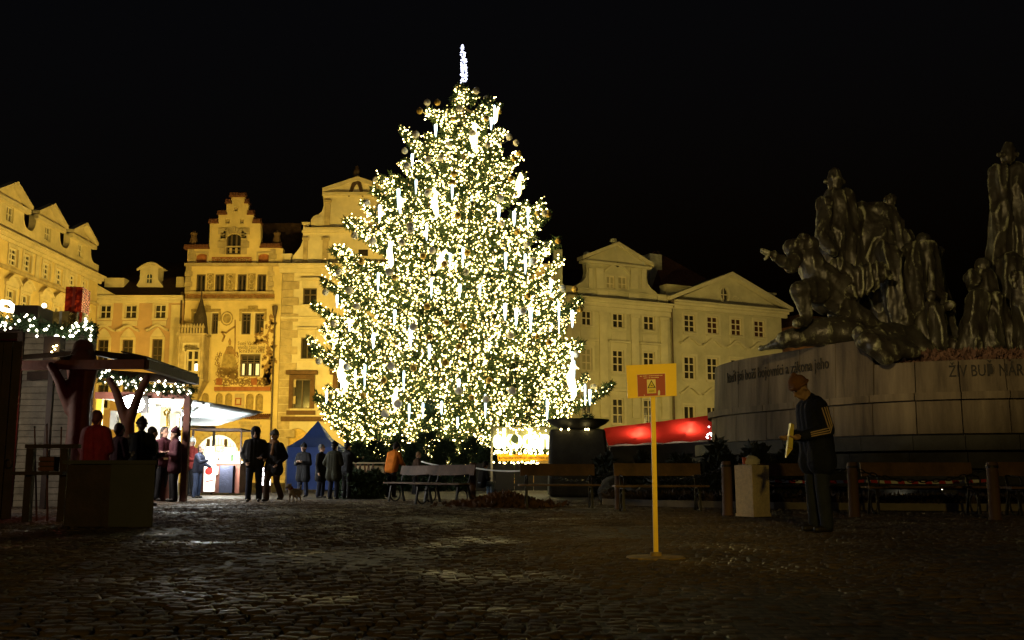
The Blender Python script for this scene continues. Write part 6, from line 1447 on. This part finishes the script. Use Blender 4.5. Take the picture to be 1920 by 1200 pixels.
mb = MB(); mb.box(a.x, D, at(980, 838, D).z, c.x, D+.05, zt); mb.build('panel', M('olive_panel', (.20, .19, .09), .8, var=.3, scale=4), eb)
for x in (922, 1048):
    p = at(x, 800, D); mb = MB(); mb.bar((p.x, D+.08, 0), (p.x, D+.08, p.z), .07); mb.build('post', M('sign_post', (.4, .36, .26), .6), eb)
f = lambda u, z, d: Vector((a.x+.06+u, D-.02-d, at(980, 840, D).z+z))
lt = text_on('lettering', 'ekodamp', c.x-a.x+.12, f, E('letter_glow', (1, .95, .55), 5), eb, .10, .95, .004, .035)
mb = MB(); p = at(965.5, 823, D-.2); mb.lathe([(.01, 0), (.135, .001), (.135, .02), (.01, .021)], n=18); mb.v = [(p.x+x, p.y-z, p.z+y*1.15) for x, y, z in mb.v]; mb.build('letter_disc', M('green_disc', (.10, .11, .03), .6, emit=(.3, .33, .08), estr=.35), eb)
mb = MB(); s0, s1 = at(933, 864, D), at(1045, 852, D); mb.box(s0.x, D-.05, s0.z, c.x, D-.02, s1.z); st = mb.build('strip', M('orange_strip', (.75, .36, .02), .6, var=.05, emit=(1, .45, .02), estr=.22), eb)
text_on('strip_lettering', 'Evropský partner vánočních stromů', (c.x-s0.x)*.94, lambda u, z, d: Vector((s0.x+.05+u, D-.055-d, s0.z+.07+z)), M('strip_ink', (.12, .05, .01), .8), st, .004, .13)
P_ = [at(rs.uniform(925, 1030), rs.choice([867, 868, 850, 848, 846, 803, 806, 812]) + rs.uniform(-2, 2), D-.15) for _ in range(70)]; bulbs('fairy_lights', P_, .034, m_bulb, eb)

pb = thing('dark_cover', 'dark low barrier boards below the glowing letters', 'barrier', (at(975, 900, 37.5).x, 37.5, 0))  # boards added to darken the lit house wall behind
for k in range(4):
    a, c = at(893+k*36, 890, 37.5), at(893+k*36+35, 869, 37.5); mb = MB(); mb.box(a.x, 37.5, .05, c.x, 37.56, c.z); mb.build('panel', M('cover_black', (.015, .012, .01), .8), pb)
# ================================================================ blue tent
m_blue = M('blue_tarpaulin', (.06, .13, .50), .6, var=.15, scale=1.5, bump=.3, bscale=5)
D = 39.5; a = at(538, 845, D); c = at(632, 845, D); zt = at(590, 786, D).z; ze = at(590, 838, D).z; cx = at(586, 800, D).x
tb = thing('blue_tent', 'blue peaked market tent standing beside the lit tree', 'tent', ((a.x+c.x)/2, D+1, 0))
mb = MB(); dp = 2.2
n = 0; V = [(a.x, D, ze), (c.x, D, ze), (c.x, D+dp, ze), (a.x, D+dp, ze)]
pk = (cx, D+dp/2, zt)
mid = [tuple(Vector(v).lerp(Vector(pk), .5)-Vector((0, 0, .16))) for v in V]
mb.v = V+mid+[pk]; mb.f = [(i, (i+1) % 4, 4+(i+1) % 4, 4+i) for i in range(4)]+[(4+i, 4+(i+1) % 4, 8) for i in range(4)]; mb.build('roof', m_blue, tb)
mb = MB(); mb.box(a.x+.02, D+.02, .05, c.x-.02, D+.06, ze-.01); mb.build('front_sheet', m_blue, tb)
mb = MB(); mb.box(a.x+.02, D+.07, .05, a.x+.06, D+dp-.03, ze-.01); mb.box(c.x-.06, D+.07, .05, c.x-.02, D+dp-.03, ze-.01); mb.build('side_walls', m_blue, tb)
for x, y in ((a.x, D), (c.x, D), (a.x, D+dp), (c.x, D+dp)):
    mb = MB(); mb.bar((x, y, 0), (x, y, ze), .05); mb.build('pole', M('tent_pole', (.5, .5, .5), .5), tb)

# ================================================================ trestle tables, hedge
m_plank = M('pale_planks', (.36, .28, .15), .8, var=.3, scale=4)
for x0, x1, D, lab in ((664, 690, 33, 'trestle table with crossed legs next to the group of visitors'), (688, 727, 32, 'trestle table with crossed legs behind the orange jacket')):
    a, c = at(x0, 867, D), at(x1, 867, D); b = thing('trestle_table', lab, 'table', ((a.x+c.x)/2, D, 0), 0, 'trestle tables by the tree')
    mb = MB(); mb.box(a.x, D-.3, a.z-.04, c.x, D+.3, a.z); mb.build('tabletop', m_plank, b)
    for x in (a.x+.08, c.x-.08):
        mb = MB(); mb.bar((x-.06, D-.28, 0), (x+.1, D+.2, a.z-.04), .05); mb.bar((x+.1, D-.28, 0), (x-.06, D+.2, a.z-.04), .05); mb.build('leg', m_bwood, b)
    mb = MB(); mb.box(a.x, D+.36, .2, c.x, D+.4, a.z-.1); mb.build('board', m_plank, b)
P_ = []
for i in range(2600):
    px = rs.uniform(640, 722); d = 28.5+rs.normal(0, .35); P_.append(((px-960)/FPX*d, d, .62*rs.rand()**.6*(1-.12*math.cos(px*.2))))
hd = thing('low_hedge', 'dark low hedge between the group of visitors and the sideways benches', 'hedge', (at(680, 900, 28.5).x, 28.5, 0))
sprays('foliage', np.array(P_), rs.normal(0, .6, (len(P_), 3))+np.array([0, 0, .4]), .17, m_dneedle, hd, .4, 3)
mb = MB(); mb.box(at(645, 900, 28.5).x, 28.4, 0, at(717, 900, 28.5).x, 28.7, .35); mb.build('stems', M('hedge_stems', (.02, .015, .01), .9), hd)

# ================================================================ red market stall
m_redt = M('red_tarpaulin', (.50, .03, .02), .55, var=.12, scale=2, trans=.65)
D = 50; rb = thing('red_stall', 'market stall under a red tarpaulin roof lit from beneath', 'market stall', (at(1240, 850, D).x, D+1, 0))
A = [at(1141, 836, D), at(1346, 826, D+1), at(1350, 777, D+3.5), at(1132, 803, D+2.5)]
mb = MB(); N_ = 12
for j in range(5):
    for i in range(N_+1):
        p = A[0].lerp(A[1], i/N_).lerp(A[3].lerp(A[2], i/N_), j/4); p.z += .07*abs(math.sin(i*math.pi/3))*(1 if j < 4 else .3)-.08*math.sin(j/4*math.pi); mb.v.append(tuple(p))
for j in range(4):
    for i in range(N_): q = j*(N_+1)+i; mb.f.append((q, q+1, q+N_+2, q+N_+1))
mb.build('tarpaulin_roof', m_redt, rb, True)
mb = MB(); mb.hexa([A[3]+Vector((0, .1, -2.4)), A[2]+Vector((0, .1, -2.4)), A[2]+Vector((0, .2, -2.4)), A[3]+Vector((0, .2, -2.4)), A[3]+Vector((0, .1, -.1)), A[2]+Vector((0, .1, -.1)), A[2]+Vector((0, .2, -.1)), A[3]+Vector((0, .2, -.1))]); mb.build('back_wall', m_stoned, rb)
mb = MB(); mb.box(A[0].x+.2, D+.2, 0, A[1].x-.3, D+1.0, 1.0); mb.build('counter', m_stoned, rb)
mb = MB(); mb.hexa([(A[0].x+.1, D+.12, 0), (A[1].x-.1, D+1.12, 0), (A[1].x-.1, D+1.16, 0), (A[0].x+.1, D+.16, 0), (A[0].x+.1, D+.12, A[0].z-.03), (A[1].x-.1, D+1.12, A[1].z-.03), (A[1].x-.1, D+1.16, A[1].z-.03), (A[0].x+.1, D+.16, A[0].z-.03)]); mb.build('front_sheet', M('cover_black', (.015, .012, .01), .8), rb)  # dark sheet added in place of the shade under the awning
for q in A:
    mb = MB(); mb.bar((q.x, q.y, 0), (q.x, q.y, q.z-.03), .08); mb.build('post', m_bwood, rb)
for i, (x, y) in enumerate(((1188, 804), (1274, 798))):
    u_ = (.26, .70)[i]; f_ = lambda v: A[0].lerp(A[1], u_).lerp(A[3].lerp(A[2], u_+.04), v); p = f_(.6); mb = MB(); mb.tube([f_(.42)+Vector((-.1, 0, -.22)), f_(.86)+Vector((.1, 0, -.2))], .05, 8); mb.build('lamp_tube', E('stall_tube', (1, .9, .7), 30), rb)
    lamp('POINT', 'stall_lamp', p+Vector((0, 0, -.45)), 95, (1, .75, .5), None, .1)
P_ = [at(rs.uniform(1322, 1348), rs.uniform(800, 824), D-.2) for _ in range(26)]; bulbs('fairy_lights', P_, .05, E('cool_bulb', (.95, .95, 1), 7), rb)
# ================================================================ wooden hut, canopy and kiosk at the market
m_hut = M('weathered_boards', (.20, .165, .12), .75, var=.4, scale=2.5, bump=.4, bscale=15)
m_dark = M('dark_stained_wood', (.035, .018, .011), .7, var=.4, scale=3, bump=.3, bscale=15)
m_redw = M('reddish_wood', (.11, .035, .02), .7, var=.35, scale=3, bump=.3, bscale=12)
m_garl = M('garland_needles', (.02, .05, .015), .8, var=0, col2=(.045, .085, .03), scale=3)
m_wb = E('garland_bulb', (1, .92, .68), 9)
D = 21; x0, x1 = at(36, 800, D).x, at(172, 800, D).x; zt = at(100, 622, D).z
hb_ = thing('wooden_hut', 'tall wooden market hut with weathered horizontal boards', 'market hut', ((x0+x1)/2, D+1.2, 0))
npl = 28; rsd = random.Random(3)
for i in range(npl):
    z = zt*i/npl; mb = MB(); o = rsd.uniform(-.006, .008); mb.hexa([(x0, D-.035+o, z+.006), (x1, D-.035+o, z+.006), (x1, D, z+.006), (x0, D, z+.006), (x0, D-.018+o, z+zt/npl-.004), (x1, D-.018+o, z+zt/npl-.004), (x1, D, z+zt/npl-.004), (x0, D, z+zt/npl-.004)]); mb.build('plank', m_hut, hb_)
def taper(mb, xa, ya, za, xb, yb, zb, d0): # box whose flank follows the camera's sight line, keeping its side hidden
    k = yb/ya; x2 = xb*k if xb < 0 else xb
    return mb.hexa([(xa, ya, za), (xb, ya, za), (x2, yb, za), (xa, yb, za), (xa, ya, zb), (xb, ya, zb), (x2, yb, zb), (xa, yb, zb)])
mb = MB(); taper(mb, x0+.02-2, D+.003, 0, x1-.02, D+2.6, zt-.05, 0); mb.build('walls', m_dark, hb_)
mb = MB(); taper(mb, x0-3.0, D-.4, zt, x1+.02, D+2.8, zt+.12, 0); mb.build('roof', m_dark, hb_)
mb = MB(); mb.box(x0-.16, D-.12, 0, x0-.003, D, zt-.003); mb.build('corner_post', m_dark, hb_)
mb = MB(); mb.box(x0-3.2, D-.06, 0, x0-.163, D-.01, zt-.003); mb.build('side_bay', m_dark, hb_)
# dark stall in front at the frame edge
D2 = 15.5; xa, xb = at(-160, 800, D2).x, at(33, 800, D2).x; zt2 = at(20, 640, D2).z
ds = thing('dark_stall', 'nearly black stall wall of upright boards at the frame edge', 'market stall', ((xa+xb)/2, D2, 0))
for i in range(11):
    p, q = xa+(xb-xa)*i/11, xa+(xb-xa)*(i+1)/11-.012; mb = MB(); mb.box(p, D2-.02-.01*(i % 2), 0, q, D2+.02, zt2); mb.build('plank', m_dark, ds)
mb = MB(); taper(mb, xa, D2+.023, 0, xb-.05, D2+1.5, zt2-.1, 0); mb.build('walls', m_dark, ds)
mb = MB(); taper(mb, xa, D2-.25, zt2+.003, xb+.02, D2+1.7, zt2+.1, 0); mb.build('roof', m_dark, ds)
mb = MB(); mb.tube([(xb-.1, D2-.06, .95+.06*math.sin(a*.5)) if False else (xb-.08+.05*math.cos(a*.63), D2-.05, .82+.07*math.sin(a*.63)) for a in range(11)], .012, 5, False); mb.build('iron_ring', m_biron, ds)
def garland(pts, r, lab, nb, seed, rb=.03, parent=None):
    b = thing('light_garland', lab, 'garland', pts[0]); rs = np.random.RandomState(seed); pts = [Vector(p) for p in pts]; L = [0]
    for p, q in zip(pts, pts[1:]): L.append(L[-1]+(q-p).length)
    def ev(u):
        for j in range(len(L)-1):
            if u <= L[j+1]+1e-6: break
        return pts[j].lerp(pts[j+1], (u-L[j])/(L[j+1]-L[j]))
    n = int(L[-1]*260); P_ = np.array([tuple(ev(u)) for u in rs.uniform(0, L[-1], n)])+rs.normal(0, r*.5, (n, 3))*np.array([.6, .6, 1]); D_ = rs.normal(0, 1, (n, 3))
    sprays('greenery', P_, D_, .13, m_garl, b, .16, 4, .6, seed)
    B_ = np.array([tuple(ev(u)) for u in rs.uniform(0, L[-1], nb)])+rs.normal(0, r*.7, (nb, 3))*np.array([.4, .4, 1])+np.array([0, -r*.8, 0]); bulbs('fairy_lights', B_, rb*.85*rs.uniform(.6, 1.25, nb), m_wb, b)
    return b
Q = lambda x, y, d: at(x, y, d)
garland([Q(-30, 596, 20.4), Q(40, 606, 20.4), Q(90, 618, 20.4), Q(130, 624, 20.4), Q(172, 612, 20.4)], .13, 'thick fir garland with bright bulbs along the roof of the wooden hut', 62, 4, .036)
garland([Q(172, 606, 20.4), Q(176, 625, 20.5), Q(168, 640, 20.6)], .07, 'short garland end curling down at the corner of the hut', 12, 6, .032)
# parcels on the roof
m_foilr = M('red_foil', (.50, .035, .015), .22, metal=.55, var=.3, scale=3, bump=1.2, bscale=7); m_foilg = M('gold_foil', (.55, .38, .10), .2, metal=.7, var=.3, scale=3, bump=1.2, bscale=7); m_foils = M('pale_foil', (.6, .55, .42), .25, metal=.5, var=.2, bump=1.0, bscale=7)
def parcel(xa, ya, xb, yb, d, dep, mat, rib, lab, rz=0):
    a, c = at(xa, yb, d), at(xb, ya, d); w_, h_ = c.x-a.x, c.z-a.z; b = thing('gift_parcel', lab, 'parcel', ((a.x+c.x)/2, d, a.z), rz, 'gift parcels on the roof of the hut')
    mb = MB(); mb.box(-w_/2, -dep/2, 0, w_/2, dep/2, h_); o = mb.build('box', mat, b, world=False)
    if rib:
        mb = MB(); mb.box(-.03, -dep/2-.006, 0, .03, dep/2+.006, h_+.006); mb.build('ribbon', rib, b, world=False)
parcel(129, 542, 162, 588, 20.9, .55, m_foilr, M('red_ribbon', (.35, .03, .02), .4), 'shiny red foil parcel on top of the others', .12)
parcel(112, 588, 146, 622, 20.8, .6, m_foilg, m_foils, 'gold foil parcel under the red one', -.15)
parcel(147, 589, 162, 620, 20.7, .4, m_foils, m_foilr, 'pale striped parcel leaning against the gold one', .2)
parcel(40, 578, 86, 614, 21.2, .8, M('dark_box', (.03, .018, .012), .7), None, 'dark wooden box on the hut roof beside the lit frame', .05)
sb = thing('rope_light_star', 'glowing rope light frame on the roof at the frame edge', 'light ornament', Q(8, 575, 20.9)); mb = MB(); pz = [Q(x, y, 20.9) for x, y in ((3, 566), (16, 567), (24, 574), (30, 580), (28, 584), (4, 580), (3, 566))]; mb.tube(pz, .045, 8); mb.build('tube', E('rope_white', (1, .9, .72), 7), sb)
bl = thing('roof_bulb', 'single bright bulb on the dark box on the hut roof', 'bulb', Q(83, 572, 20.6)); mb = MB(); mb.ball(Q(83, 573, 20.6), .05, 8, 6); mb.build('glass', E('rope_white', (1, .9, .72), 7), bl); mb = MB(); mb.tube([Q(83, 576, 20.6), Q(84, 580, 20.9)], .02, 6); mb.build('socket', m_biron, bl)
# canopy on carved trunks
z = 2.65
Pz = lambda x, y: atz(x, y, z)
B_, C_, D_, A_ = Pz(273, 683), Pz(368, 714), Pz(181, 700), Pz(-40, 686)
ap = at(171, 660, 19.4)
cb = thing('wooden_canopy', 'open dark timber canopy carried on a thick forked trunk', 'canopy', (at(150, 800, 18.8).x, 18.8, 0))
for p, q in ((A_, B_), (B_, C_), (C_, D_), (D_, A_+Vector((0, 2, 0)))):
    mb = MB(); mb.bar(p, q, .13, .17); mb.build('edge_beam', m_redw if p is A_ else m_dark, cb)  # near beam coloured redder to carry red light on brown timber
for q in (A_, B_, C_, D_, (A_+B_)/2, (B_+C_)/2):
    mb = MB(); mb.bar(ap, q+Vector((0, 0, .1)), .07, .09); mb.build('rafter', m_dark, cb)
mb = MB(); mb.hexa([B_+Vector((0, 0, .12)), C_+Vector((0, 0, .12)), C_+Vector((0, 0, .15)), B_+Vector((0, 0, .15)), B_.lerp(ap, .45)+Vector((0, 0, .12)), C_.lerp(ap, .3)+Vector((0, 0, .12)), C_.lerp(ap, .3)+Vector((0, 0, .15)), B_.lerp(ap, .45)+Vector((0, 0, .15))]); mb.build('roof_boarding', m_dark, cb)
T = lambda x, y, d: at(x, y, d)
tr = [((T(150, 870, 18.8).x, 18.8, -.05), T(148, 800, 18.8), .34, .20), (T(148, 800, 18.8), T(150, 745, 18.8), .20, .19), (T(150, 745, 18.8), T(155, 690, 18.9), .19, .29), (T(155, 690, 18.9), T(156, 655, 19.2), .28, .2),
      (T(132, 768, 18.8), T(112, 715, 18.6), .12, .10), (T(112, 715, 18.6), T(96, 686, 18.5), .10, .08)]
blob('trunk', tr, .035, m_redw, cb, 2, lambda co: np.array([.02*noise.noise(Vector((x*6, y*6, z*1.5))) for x, y, z in co]), local=False)
tr = [((T(240, 880, 20).x, 20, -.05), T(240, 800, 20), .17, .13), (T(240, 800, 20), T(218, 735, 20), .11, .08), (T(240, 795, 20), T(262, 735, 20), .11, .08), (T(218, 735, 20), T(206, 712, 20), .08, .07), (T(262, 735, 20), T(277, 708, 20), .08, .07)]
blob('forked_post', tr, .03, m_redw, cb, 2, None, local=False)
m_t = thing('dark_chimney_post', 'dark boxed post with twinkling lights rising in front of the hut', 'post', (T(98, 660, 19.8).x, 19.8, 0))
mb = MB(); p = T(90, 590, 19.8); q = T(120, 590, 19.8); mb.box(p.x, 19.7, 2.75, q.x, 19.95, T(100, 632, 19.8).z); mb.build('box', m_dark, m_t)
mb = MB(); mb.box((p.x+q.x)/2-.05, 19.75, 0, (p.x+q.x)/2+.05, 19.85, 2.745); mb.build('shaft', m_dark, m_t)
bulbs('fairy_lights', [tuple(T(x, y, 19.65)) for x, y in ((100, 650), (103, 655), (97, 660), (106, 648), (101, 668))], .022, m_bulb, m_t)
garland([D_+Vector((.1, -.1, -.06)), D_.lerp(C_, .33)+Vector((0, -.1, -.16)), D_.lerp(C_, .66)+Vector((0, -.1, -.24)), C_+Vector((0, -.1, -.2))], .10, 'fir garland with bulbs hanging from the far beam of the canopy', 60, 8, .032)
# bright kiosk
D = 24.8; xa, xb = at(178, 800, D).x, at(356, 800, D).x; zr = at(300, 748, D).z
kb = thing('lit_kiosk', 'open kiosk glaring with white light under a flat roof', 'kiosk', ((xa+xb)/2, D+1.3, 0))
m_kw = M('white_kiosk_panel', (.75, .72, .62), .6, var=.08); m_ypost = M('yellow_post', (.62, .40, .04), .55, var=.1)
for x, m_, w_ in ((at(350, 800, D).x, m_redw, .15), (at(185, 800, D).x, m_ypost, .13)):
    mb = MB(); mb.box(x-w_/2, D-.07, 0, x+w_/2, D+.07, zr-.003); mb.build('post', m_, kb)
for x in (xa+.1,):
    mb = MB(); mb.box(x-.06, D+2.5, 0, x+.06, D+2.62, zr-.003); mb.build('post', m_ypost, kb)
mb = MB(); mb.box(xa, D-.12, zr, xb, D+.0, zr+.16); mb.build('roof_beam', m_redw, kb)
mb = MB(); mb.hexa([(xa, D+.003, zr+.02), (xb, D+.003, zr+.02), (at(345, 800, D+2.8).x, D+2.8, zr+.02), (xa, D+2.8, zr+.02), (xa, D+.003, zr+.12), (xb, D+.003, zr+.12), (at(345, 800, D+2.8).x, D+2.8, zr+.12), (xa, D+2.8, zr+.12)]); mb.build('roof', m_kw, kb)
mb = MB(); mb.box(xa, D+2.63, 0, at(338, 800, D+2.63).x, D+2.7, zr-.003); mb.build('back_wall', m_kw, kb)
mb = MB(); mb.box(xa+.1, D+.25, 0, xb-.5, D+.32, 1.0); mb.build('counter_front', m_redw, kb)
mb = MB(); mb.box(xa+.05, D+.1, 1.003, xb-.45, D+.75, 1.05); mb.build('countertop', m_kw, kb)
for x, y0, y1 in ((205, 770, 805), (222, 782, 812), (300, 765, 800), (318, 775, 806)):
    a, c = at(x, y1, D+2.3), at(x+14, y0, D+2.3); mb = MB(); mb.box(a.x, D+2.3, a.z, c.x, D+2.5, c.z); mb.build('menu_board', M('menu_board_%d' % (x % 3), [(.5, .42, .2), (.6, .6, .55), (.45, .12, .08)][x % 3], .6), kb)
mb = MB(); mb.tube([at(310, 780, D+.5), at(308, 772, D+.5), at(313, 768, D+.5), at(318, 772, D+.5), at(314, 778, D+.5), at(313, 812, D+.5)], .03, 6); mb.build('hanging_hook', m_ypost, kb)
for i in range(3):
    x = xa+.5+i*.7; mb = MB(); mb.tube([(x, D+1.2, zr-.08), (x+.5, D+1.2, zr-.08)], .03, 8); mb.build('light_tube', E('kiosk_tube', (1, .97, .88), 14), kb)
fl = thing('floodlight', 'glaring white floodlight under the kiosk roof', 'lamp', at(247, 758, D-.4)); p = at(247, 758, D-.4)
mb = MB(); mb.ball(p, .26, 14, 10, (1.2, .5, .85)); mb.build('lens', E('flood_lens', (1, .98, .92), 25), fl, True)
mb = MB(); mb.box(p.x-.33, p.y+.14, p.z-.2, p.x+.33, p.y+.22, p.z+.2); mb.bar((p.x, p.y+.18, p.z+.2), (p.x, p.y+.18, zr+.1), .04); mb.build('housing', m_biron, fl)
lamp('POINT', 'floodlight_lamp', p+Vector((0, -.35, -.05)), 260, (1, .93, .85), None, .2)
lamp('POINT', 'kiosk_lamp', ((xa+xb)/2, D+1.0, zr-.5), 260, (1, .95, .85), None, .2)
# pale awning over the next stall
ab = thing('pale_awning', 'pale blue-grey awning sheet with strip lights beneath', 'awning', at(420, 775, 28))
c4 = [at(356, 748, 25.5), at(494, 772, 27.5), at(402, 799, 33), at(322, 797, 33)]
mb = MB(); n = 8
for j in range(n+1):
    for i in range(n+1):
        p = c4[0].lerp(c4[1], i/n).lerp(c4[3].lerp(c4[2], i/n), j/n); p.z -= .10*math.sin(i/n*math.pi)*math.sin(j/n*math.pi); mb.v.append(tuple(p))
for j in range(n):
    for i in range(n): q = j*(n+1)+i; mb.f.append((q, q+1, q+n+2, q+n+1))
o = mb.build('sheet', M('pale_awning_cloth', (.45, .50, .52), .7, var=.1, trans=.25), ab, True); sm = o.modifiers.new('t', 'SOLIDIFY'); sm.thickness = .02
for q, h in ((c4[1], 0), (c4[2], 0)):
    pass
for a, c in ((c4[0], c4[3]), (c4[3], c4[2]), (c4[0].lerp(c4[1], .18), c4[3].lerp(c4[2], .05))):
    mb = MB(); mb.bar(a+Vector((0, 0, -.05)), c+Vector((0, 0, -.05)), .05); mb.build('frame_bar', m_biron, ab)
for px, d in ((322, 33), (402, 33)):
    p = at(px, 797, d); mb = MB(); mb.bar((p.x, d, 0), (p.x, d, p.z-.06), .07); mb.build('pole', m_biron, ab)
for (x, y, d, l) in ((365, 778, 28.5, .5), (398, 768, 27.8, .55)):
    p = at(x, y, d); mb = MB(); mb.box(p.x-.19, d-l, p.z-.04, p.x+.19, d+l, p.z+.02); mb.build('strip_light', E('strip_light', (.95, 1, 1), 12), ab)
lamp('POINT', 'awning_lamp', at(395, 800, 28), 330, (.92, 1, .98), None, .2)
# WC stall with bright displays
D = 32.5
wb = thing('wc_stall', 'counter stall with WC sign and dazzling display lights', 'market stall', (at(415, 900, D).x, D, 0))
def wbox(name, x0, y0, x1, y1, d0, dep, mat, par=wb):
    a, c = at(x0, y1, d0), at(x1, y0, d0); mb = MB(); mb.box(a.x, d0, max(0, a.z), c.x, d0+dep, c.z); return mb.build(name, mat, par)
wbox('counter', 360, 868, 452, 924, D+.1, .7, m_redw); wbox('countertop', 356, 865, 455, 868.5, D, .95, m_kw)
fp = wbox('white_panel', 381, 870, 402, 922, D-.25, .2, m_kw)
mb = MB(); p = at(392, 883, D-.26)
mb.lathe([(.01, 0), (.12, .001), (.12, .006), (.01, .007)], n=16); mb.v = [(p.x+x, p.y-z, p.z+y) for x, y, z in mb.v]; mb.build('round_emblem', m_sred, fp)
a, c = at(386, 903, D-.26), at(400, 900, D-.26); mb = MB(); mb.bar(a, c, .006, .03); mb.build('red_stroke', m_sred, fp)
wbox('dark_fridge', 410, 873, 437, 924, D-.4, .45, m_navy); wbox('bin', 439, 874, 450, 925, D-.3, .5, m_redw); wbox('menu_card', 402.5, 875, 409, 889, D-.05, .03, m_kw)
for r in ((386, 838, 404, 866), (412, 839, 437, 868)): wbox('lit_display', *r, D+.35, .3, E('display_glow', (1, 1, .93), 9))
wbox('postcard_rack', 440, 846, 450, 876, D+.2, .1, M('postcards', (.35, .12, .06), .6, var=0, col2=(.6, .45, .2), scale=9)); wbox('plant', 431, 852, 437, 866, D+.1, .12, m_garl)
sn = wbox('wc_board', 401, 834, 421, 848.5, D-.1, .05, M('brown_board', (.16, .08, .04), .6)); a = at(404.5, 844.5, D-.11)
text_on('wc_lettering', 'WC', at(417.5, 840, D).x-a.x, lambda u, z_, d: Vector((a.x+u, D-.105-d, a.z+z_)), M('wc_ink', (.6, .42, .28), .7), sn, .01, at(410, 836.5, D).z-a.z)
wbox('roof_slab', 356, 803, 452, 806, D-.2, 1.6, m_dark)
for x in (358, 449): wbox('post', x, 806, x+2.2, 924, D-.15, .07, m_dark)
lamp('POINT', 'stall_lamp', at(415, 862, D-.7), 330, (1, 1, .92), None, .15)
for k, x in enumerate((414, 419, 425, 430, 434)):
    pass
# lit display case between the couple
D = 36; cb2 = thing('lit_display_case', 'white lit display case glowing behind the couple\'s legs', 'display case', (at(494, 900, D).x, D, 0))
a, c = at(484, 921, D), at(503, 874, D); mb = MB(); mb.box(a.x, D, .0, c.x, D+.5, .25); mb.box(a.x, D, c.z-.05, c.x, D+.5, c.z); mb.build('case', m_redw, cb2)
mb = MB(); mb.box(a.x+.01, D+.1, .253, c.x-.01, D+.48, c.z-.053); mb.build('light_box', E('case_glow', (1, .95, .98), 4), cb2)
for k in range(3):
    mb = MB(); zz = .25+(c.z-.3)*(k+1)/4; mb.box(a.x, D+.02, zz-.02, c.x, D+.095, zz+.02); mb.build('shelf', m_redp, cb2)
# dark counter, railing, stool and stakes in the foreground shade
D = 13.2; xa, xb = at(122, 900, D).x, at(290, 900, D).x; zc_ = at(200, 863, D).z
db = thing('dark_counter', 'dark grey boxy counter in the foreground shade', 'counter', ((xa+xb)/2, D+.4, 0))
m_gm = M('grey_counter_metal', (.03, .028, .025), .5, var=.2, scale=3)
xm = at(207, 900, D).x
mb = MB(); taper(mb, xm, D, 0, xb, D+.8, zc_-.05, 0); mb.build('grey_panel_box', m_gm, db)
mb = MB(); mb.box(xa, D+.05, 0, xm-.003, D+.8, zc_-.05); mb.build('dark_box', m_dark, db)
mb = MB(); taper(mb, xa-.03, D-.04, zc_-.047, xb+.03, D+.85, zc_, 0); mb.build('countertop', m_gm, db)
D = 14.6; rb_ = thing('timber_railing', 'dark timber railing between stall wall and counter', 'railing', (at(90, 900, D).x, D, 0)); zr_ = at(90, 833, D).z
for x in (55, 120):
    p = at(x, 900, D).x; mb = MB(); mb.box(p-.05, D-.05, 0, p+.05, D+.05, zr_-.06); mb.build('post', m_dark, rb_)
p, q = at(50, 833, D).x, at(150, 833, D).x; mb = MB(); mb.box(p, D-.05, zr_-.057, q, D+.05, zr_); mb.build('rail', m_dark, rb_)
p, q = at(40, 885, D).x, at(132, 885, D).x; zz = at(90, 884, D).z; mb = MB(); mb.box(p, D-.25, zz-.05, q, D-.053, zz); mb.build('shelf', m_dark, rb_)
crt = thing('wooden_crate', 'small dark crate standing on the railing shelf', 'crate', (at(93, 884, D).x, D-.15, zz)); a, c = at(79, 884, D-.15), at(107, 856, D-.15)
mb = MB(); mb.box(a.x, D-.24, zz+.002, c.x, D-.06, c.z); mb.build('box', m_dark, crt)
for k in range(3):
    z0 = zz+.01+k*(c.z-zz)/3; mb = MB(); mb.box(a.x-.01, D-.26, z0, c.x+.01, D-.242, z0+.05); mb.build('slat', m_redw, crt)
for x, xt, yt in ((74, 65, 801), (94, 88, 796), (116, 115, 802)):
    b = thing('garden_stake', ['thin stake leaning nearest the stall wall', 'middle thin stake leaning on the railing', 'thin upright stake beside the canopy trunk'][(74, 94, 116).index(x)], 'stake', (at(x, 880, D+.2).x, D+.2, 0), 0, 'stakes behind the railing'); p, q = at(x, 900, D+.2), at(xt, yt, D+.2); p.z = 0
    mb = MB(); mb.tube([p, q], [.016, .011], 6); mb.build('pole', m_redw, b); mb = MB(); mb.ball(q, .016, 6, 4); mb.build('tip', m_dark, b)
# unseen lamp added beside the canopy to brighten the hut boards
lamp('POINT', 'hut_fill_lamp', (-10.0, 18.3, 2.0), 80, (1, .93, .80), None, .15)
lamp('POINT', 'red_fill_lamp', (-7.0, 15.6, 1.5), 9, (1, .12, .10), None, .15)  # red light added on the customers; no heater stands here
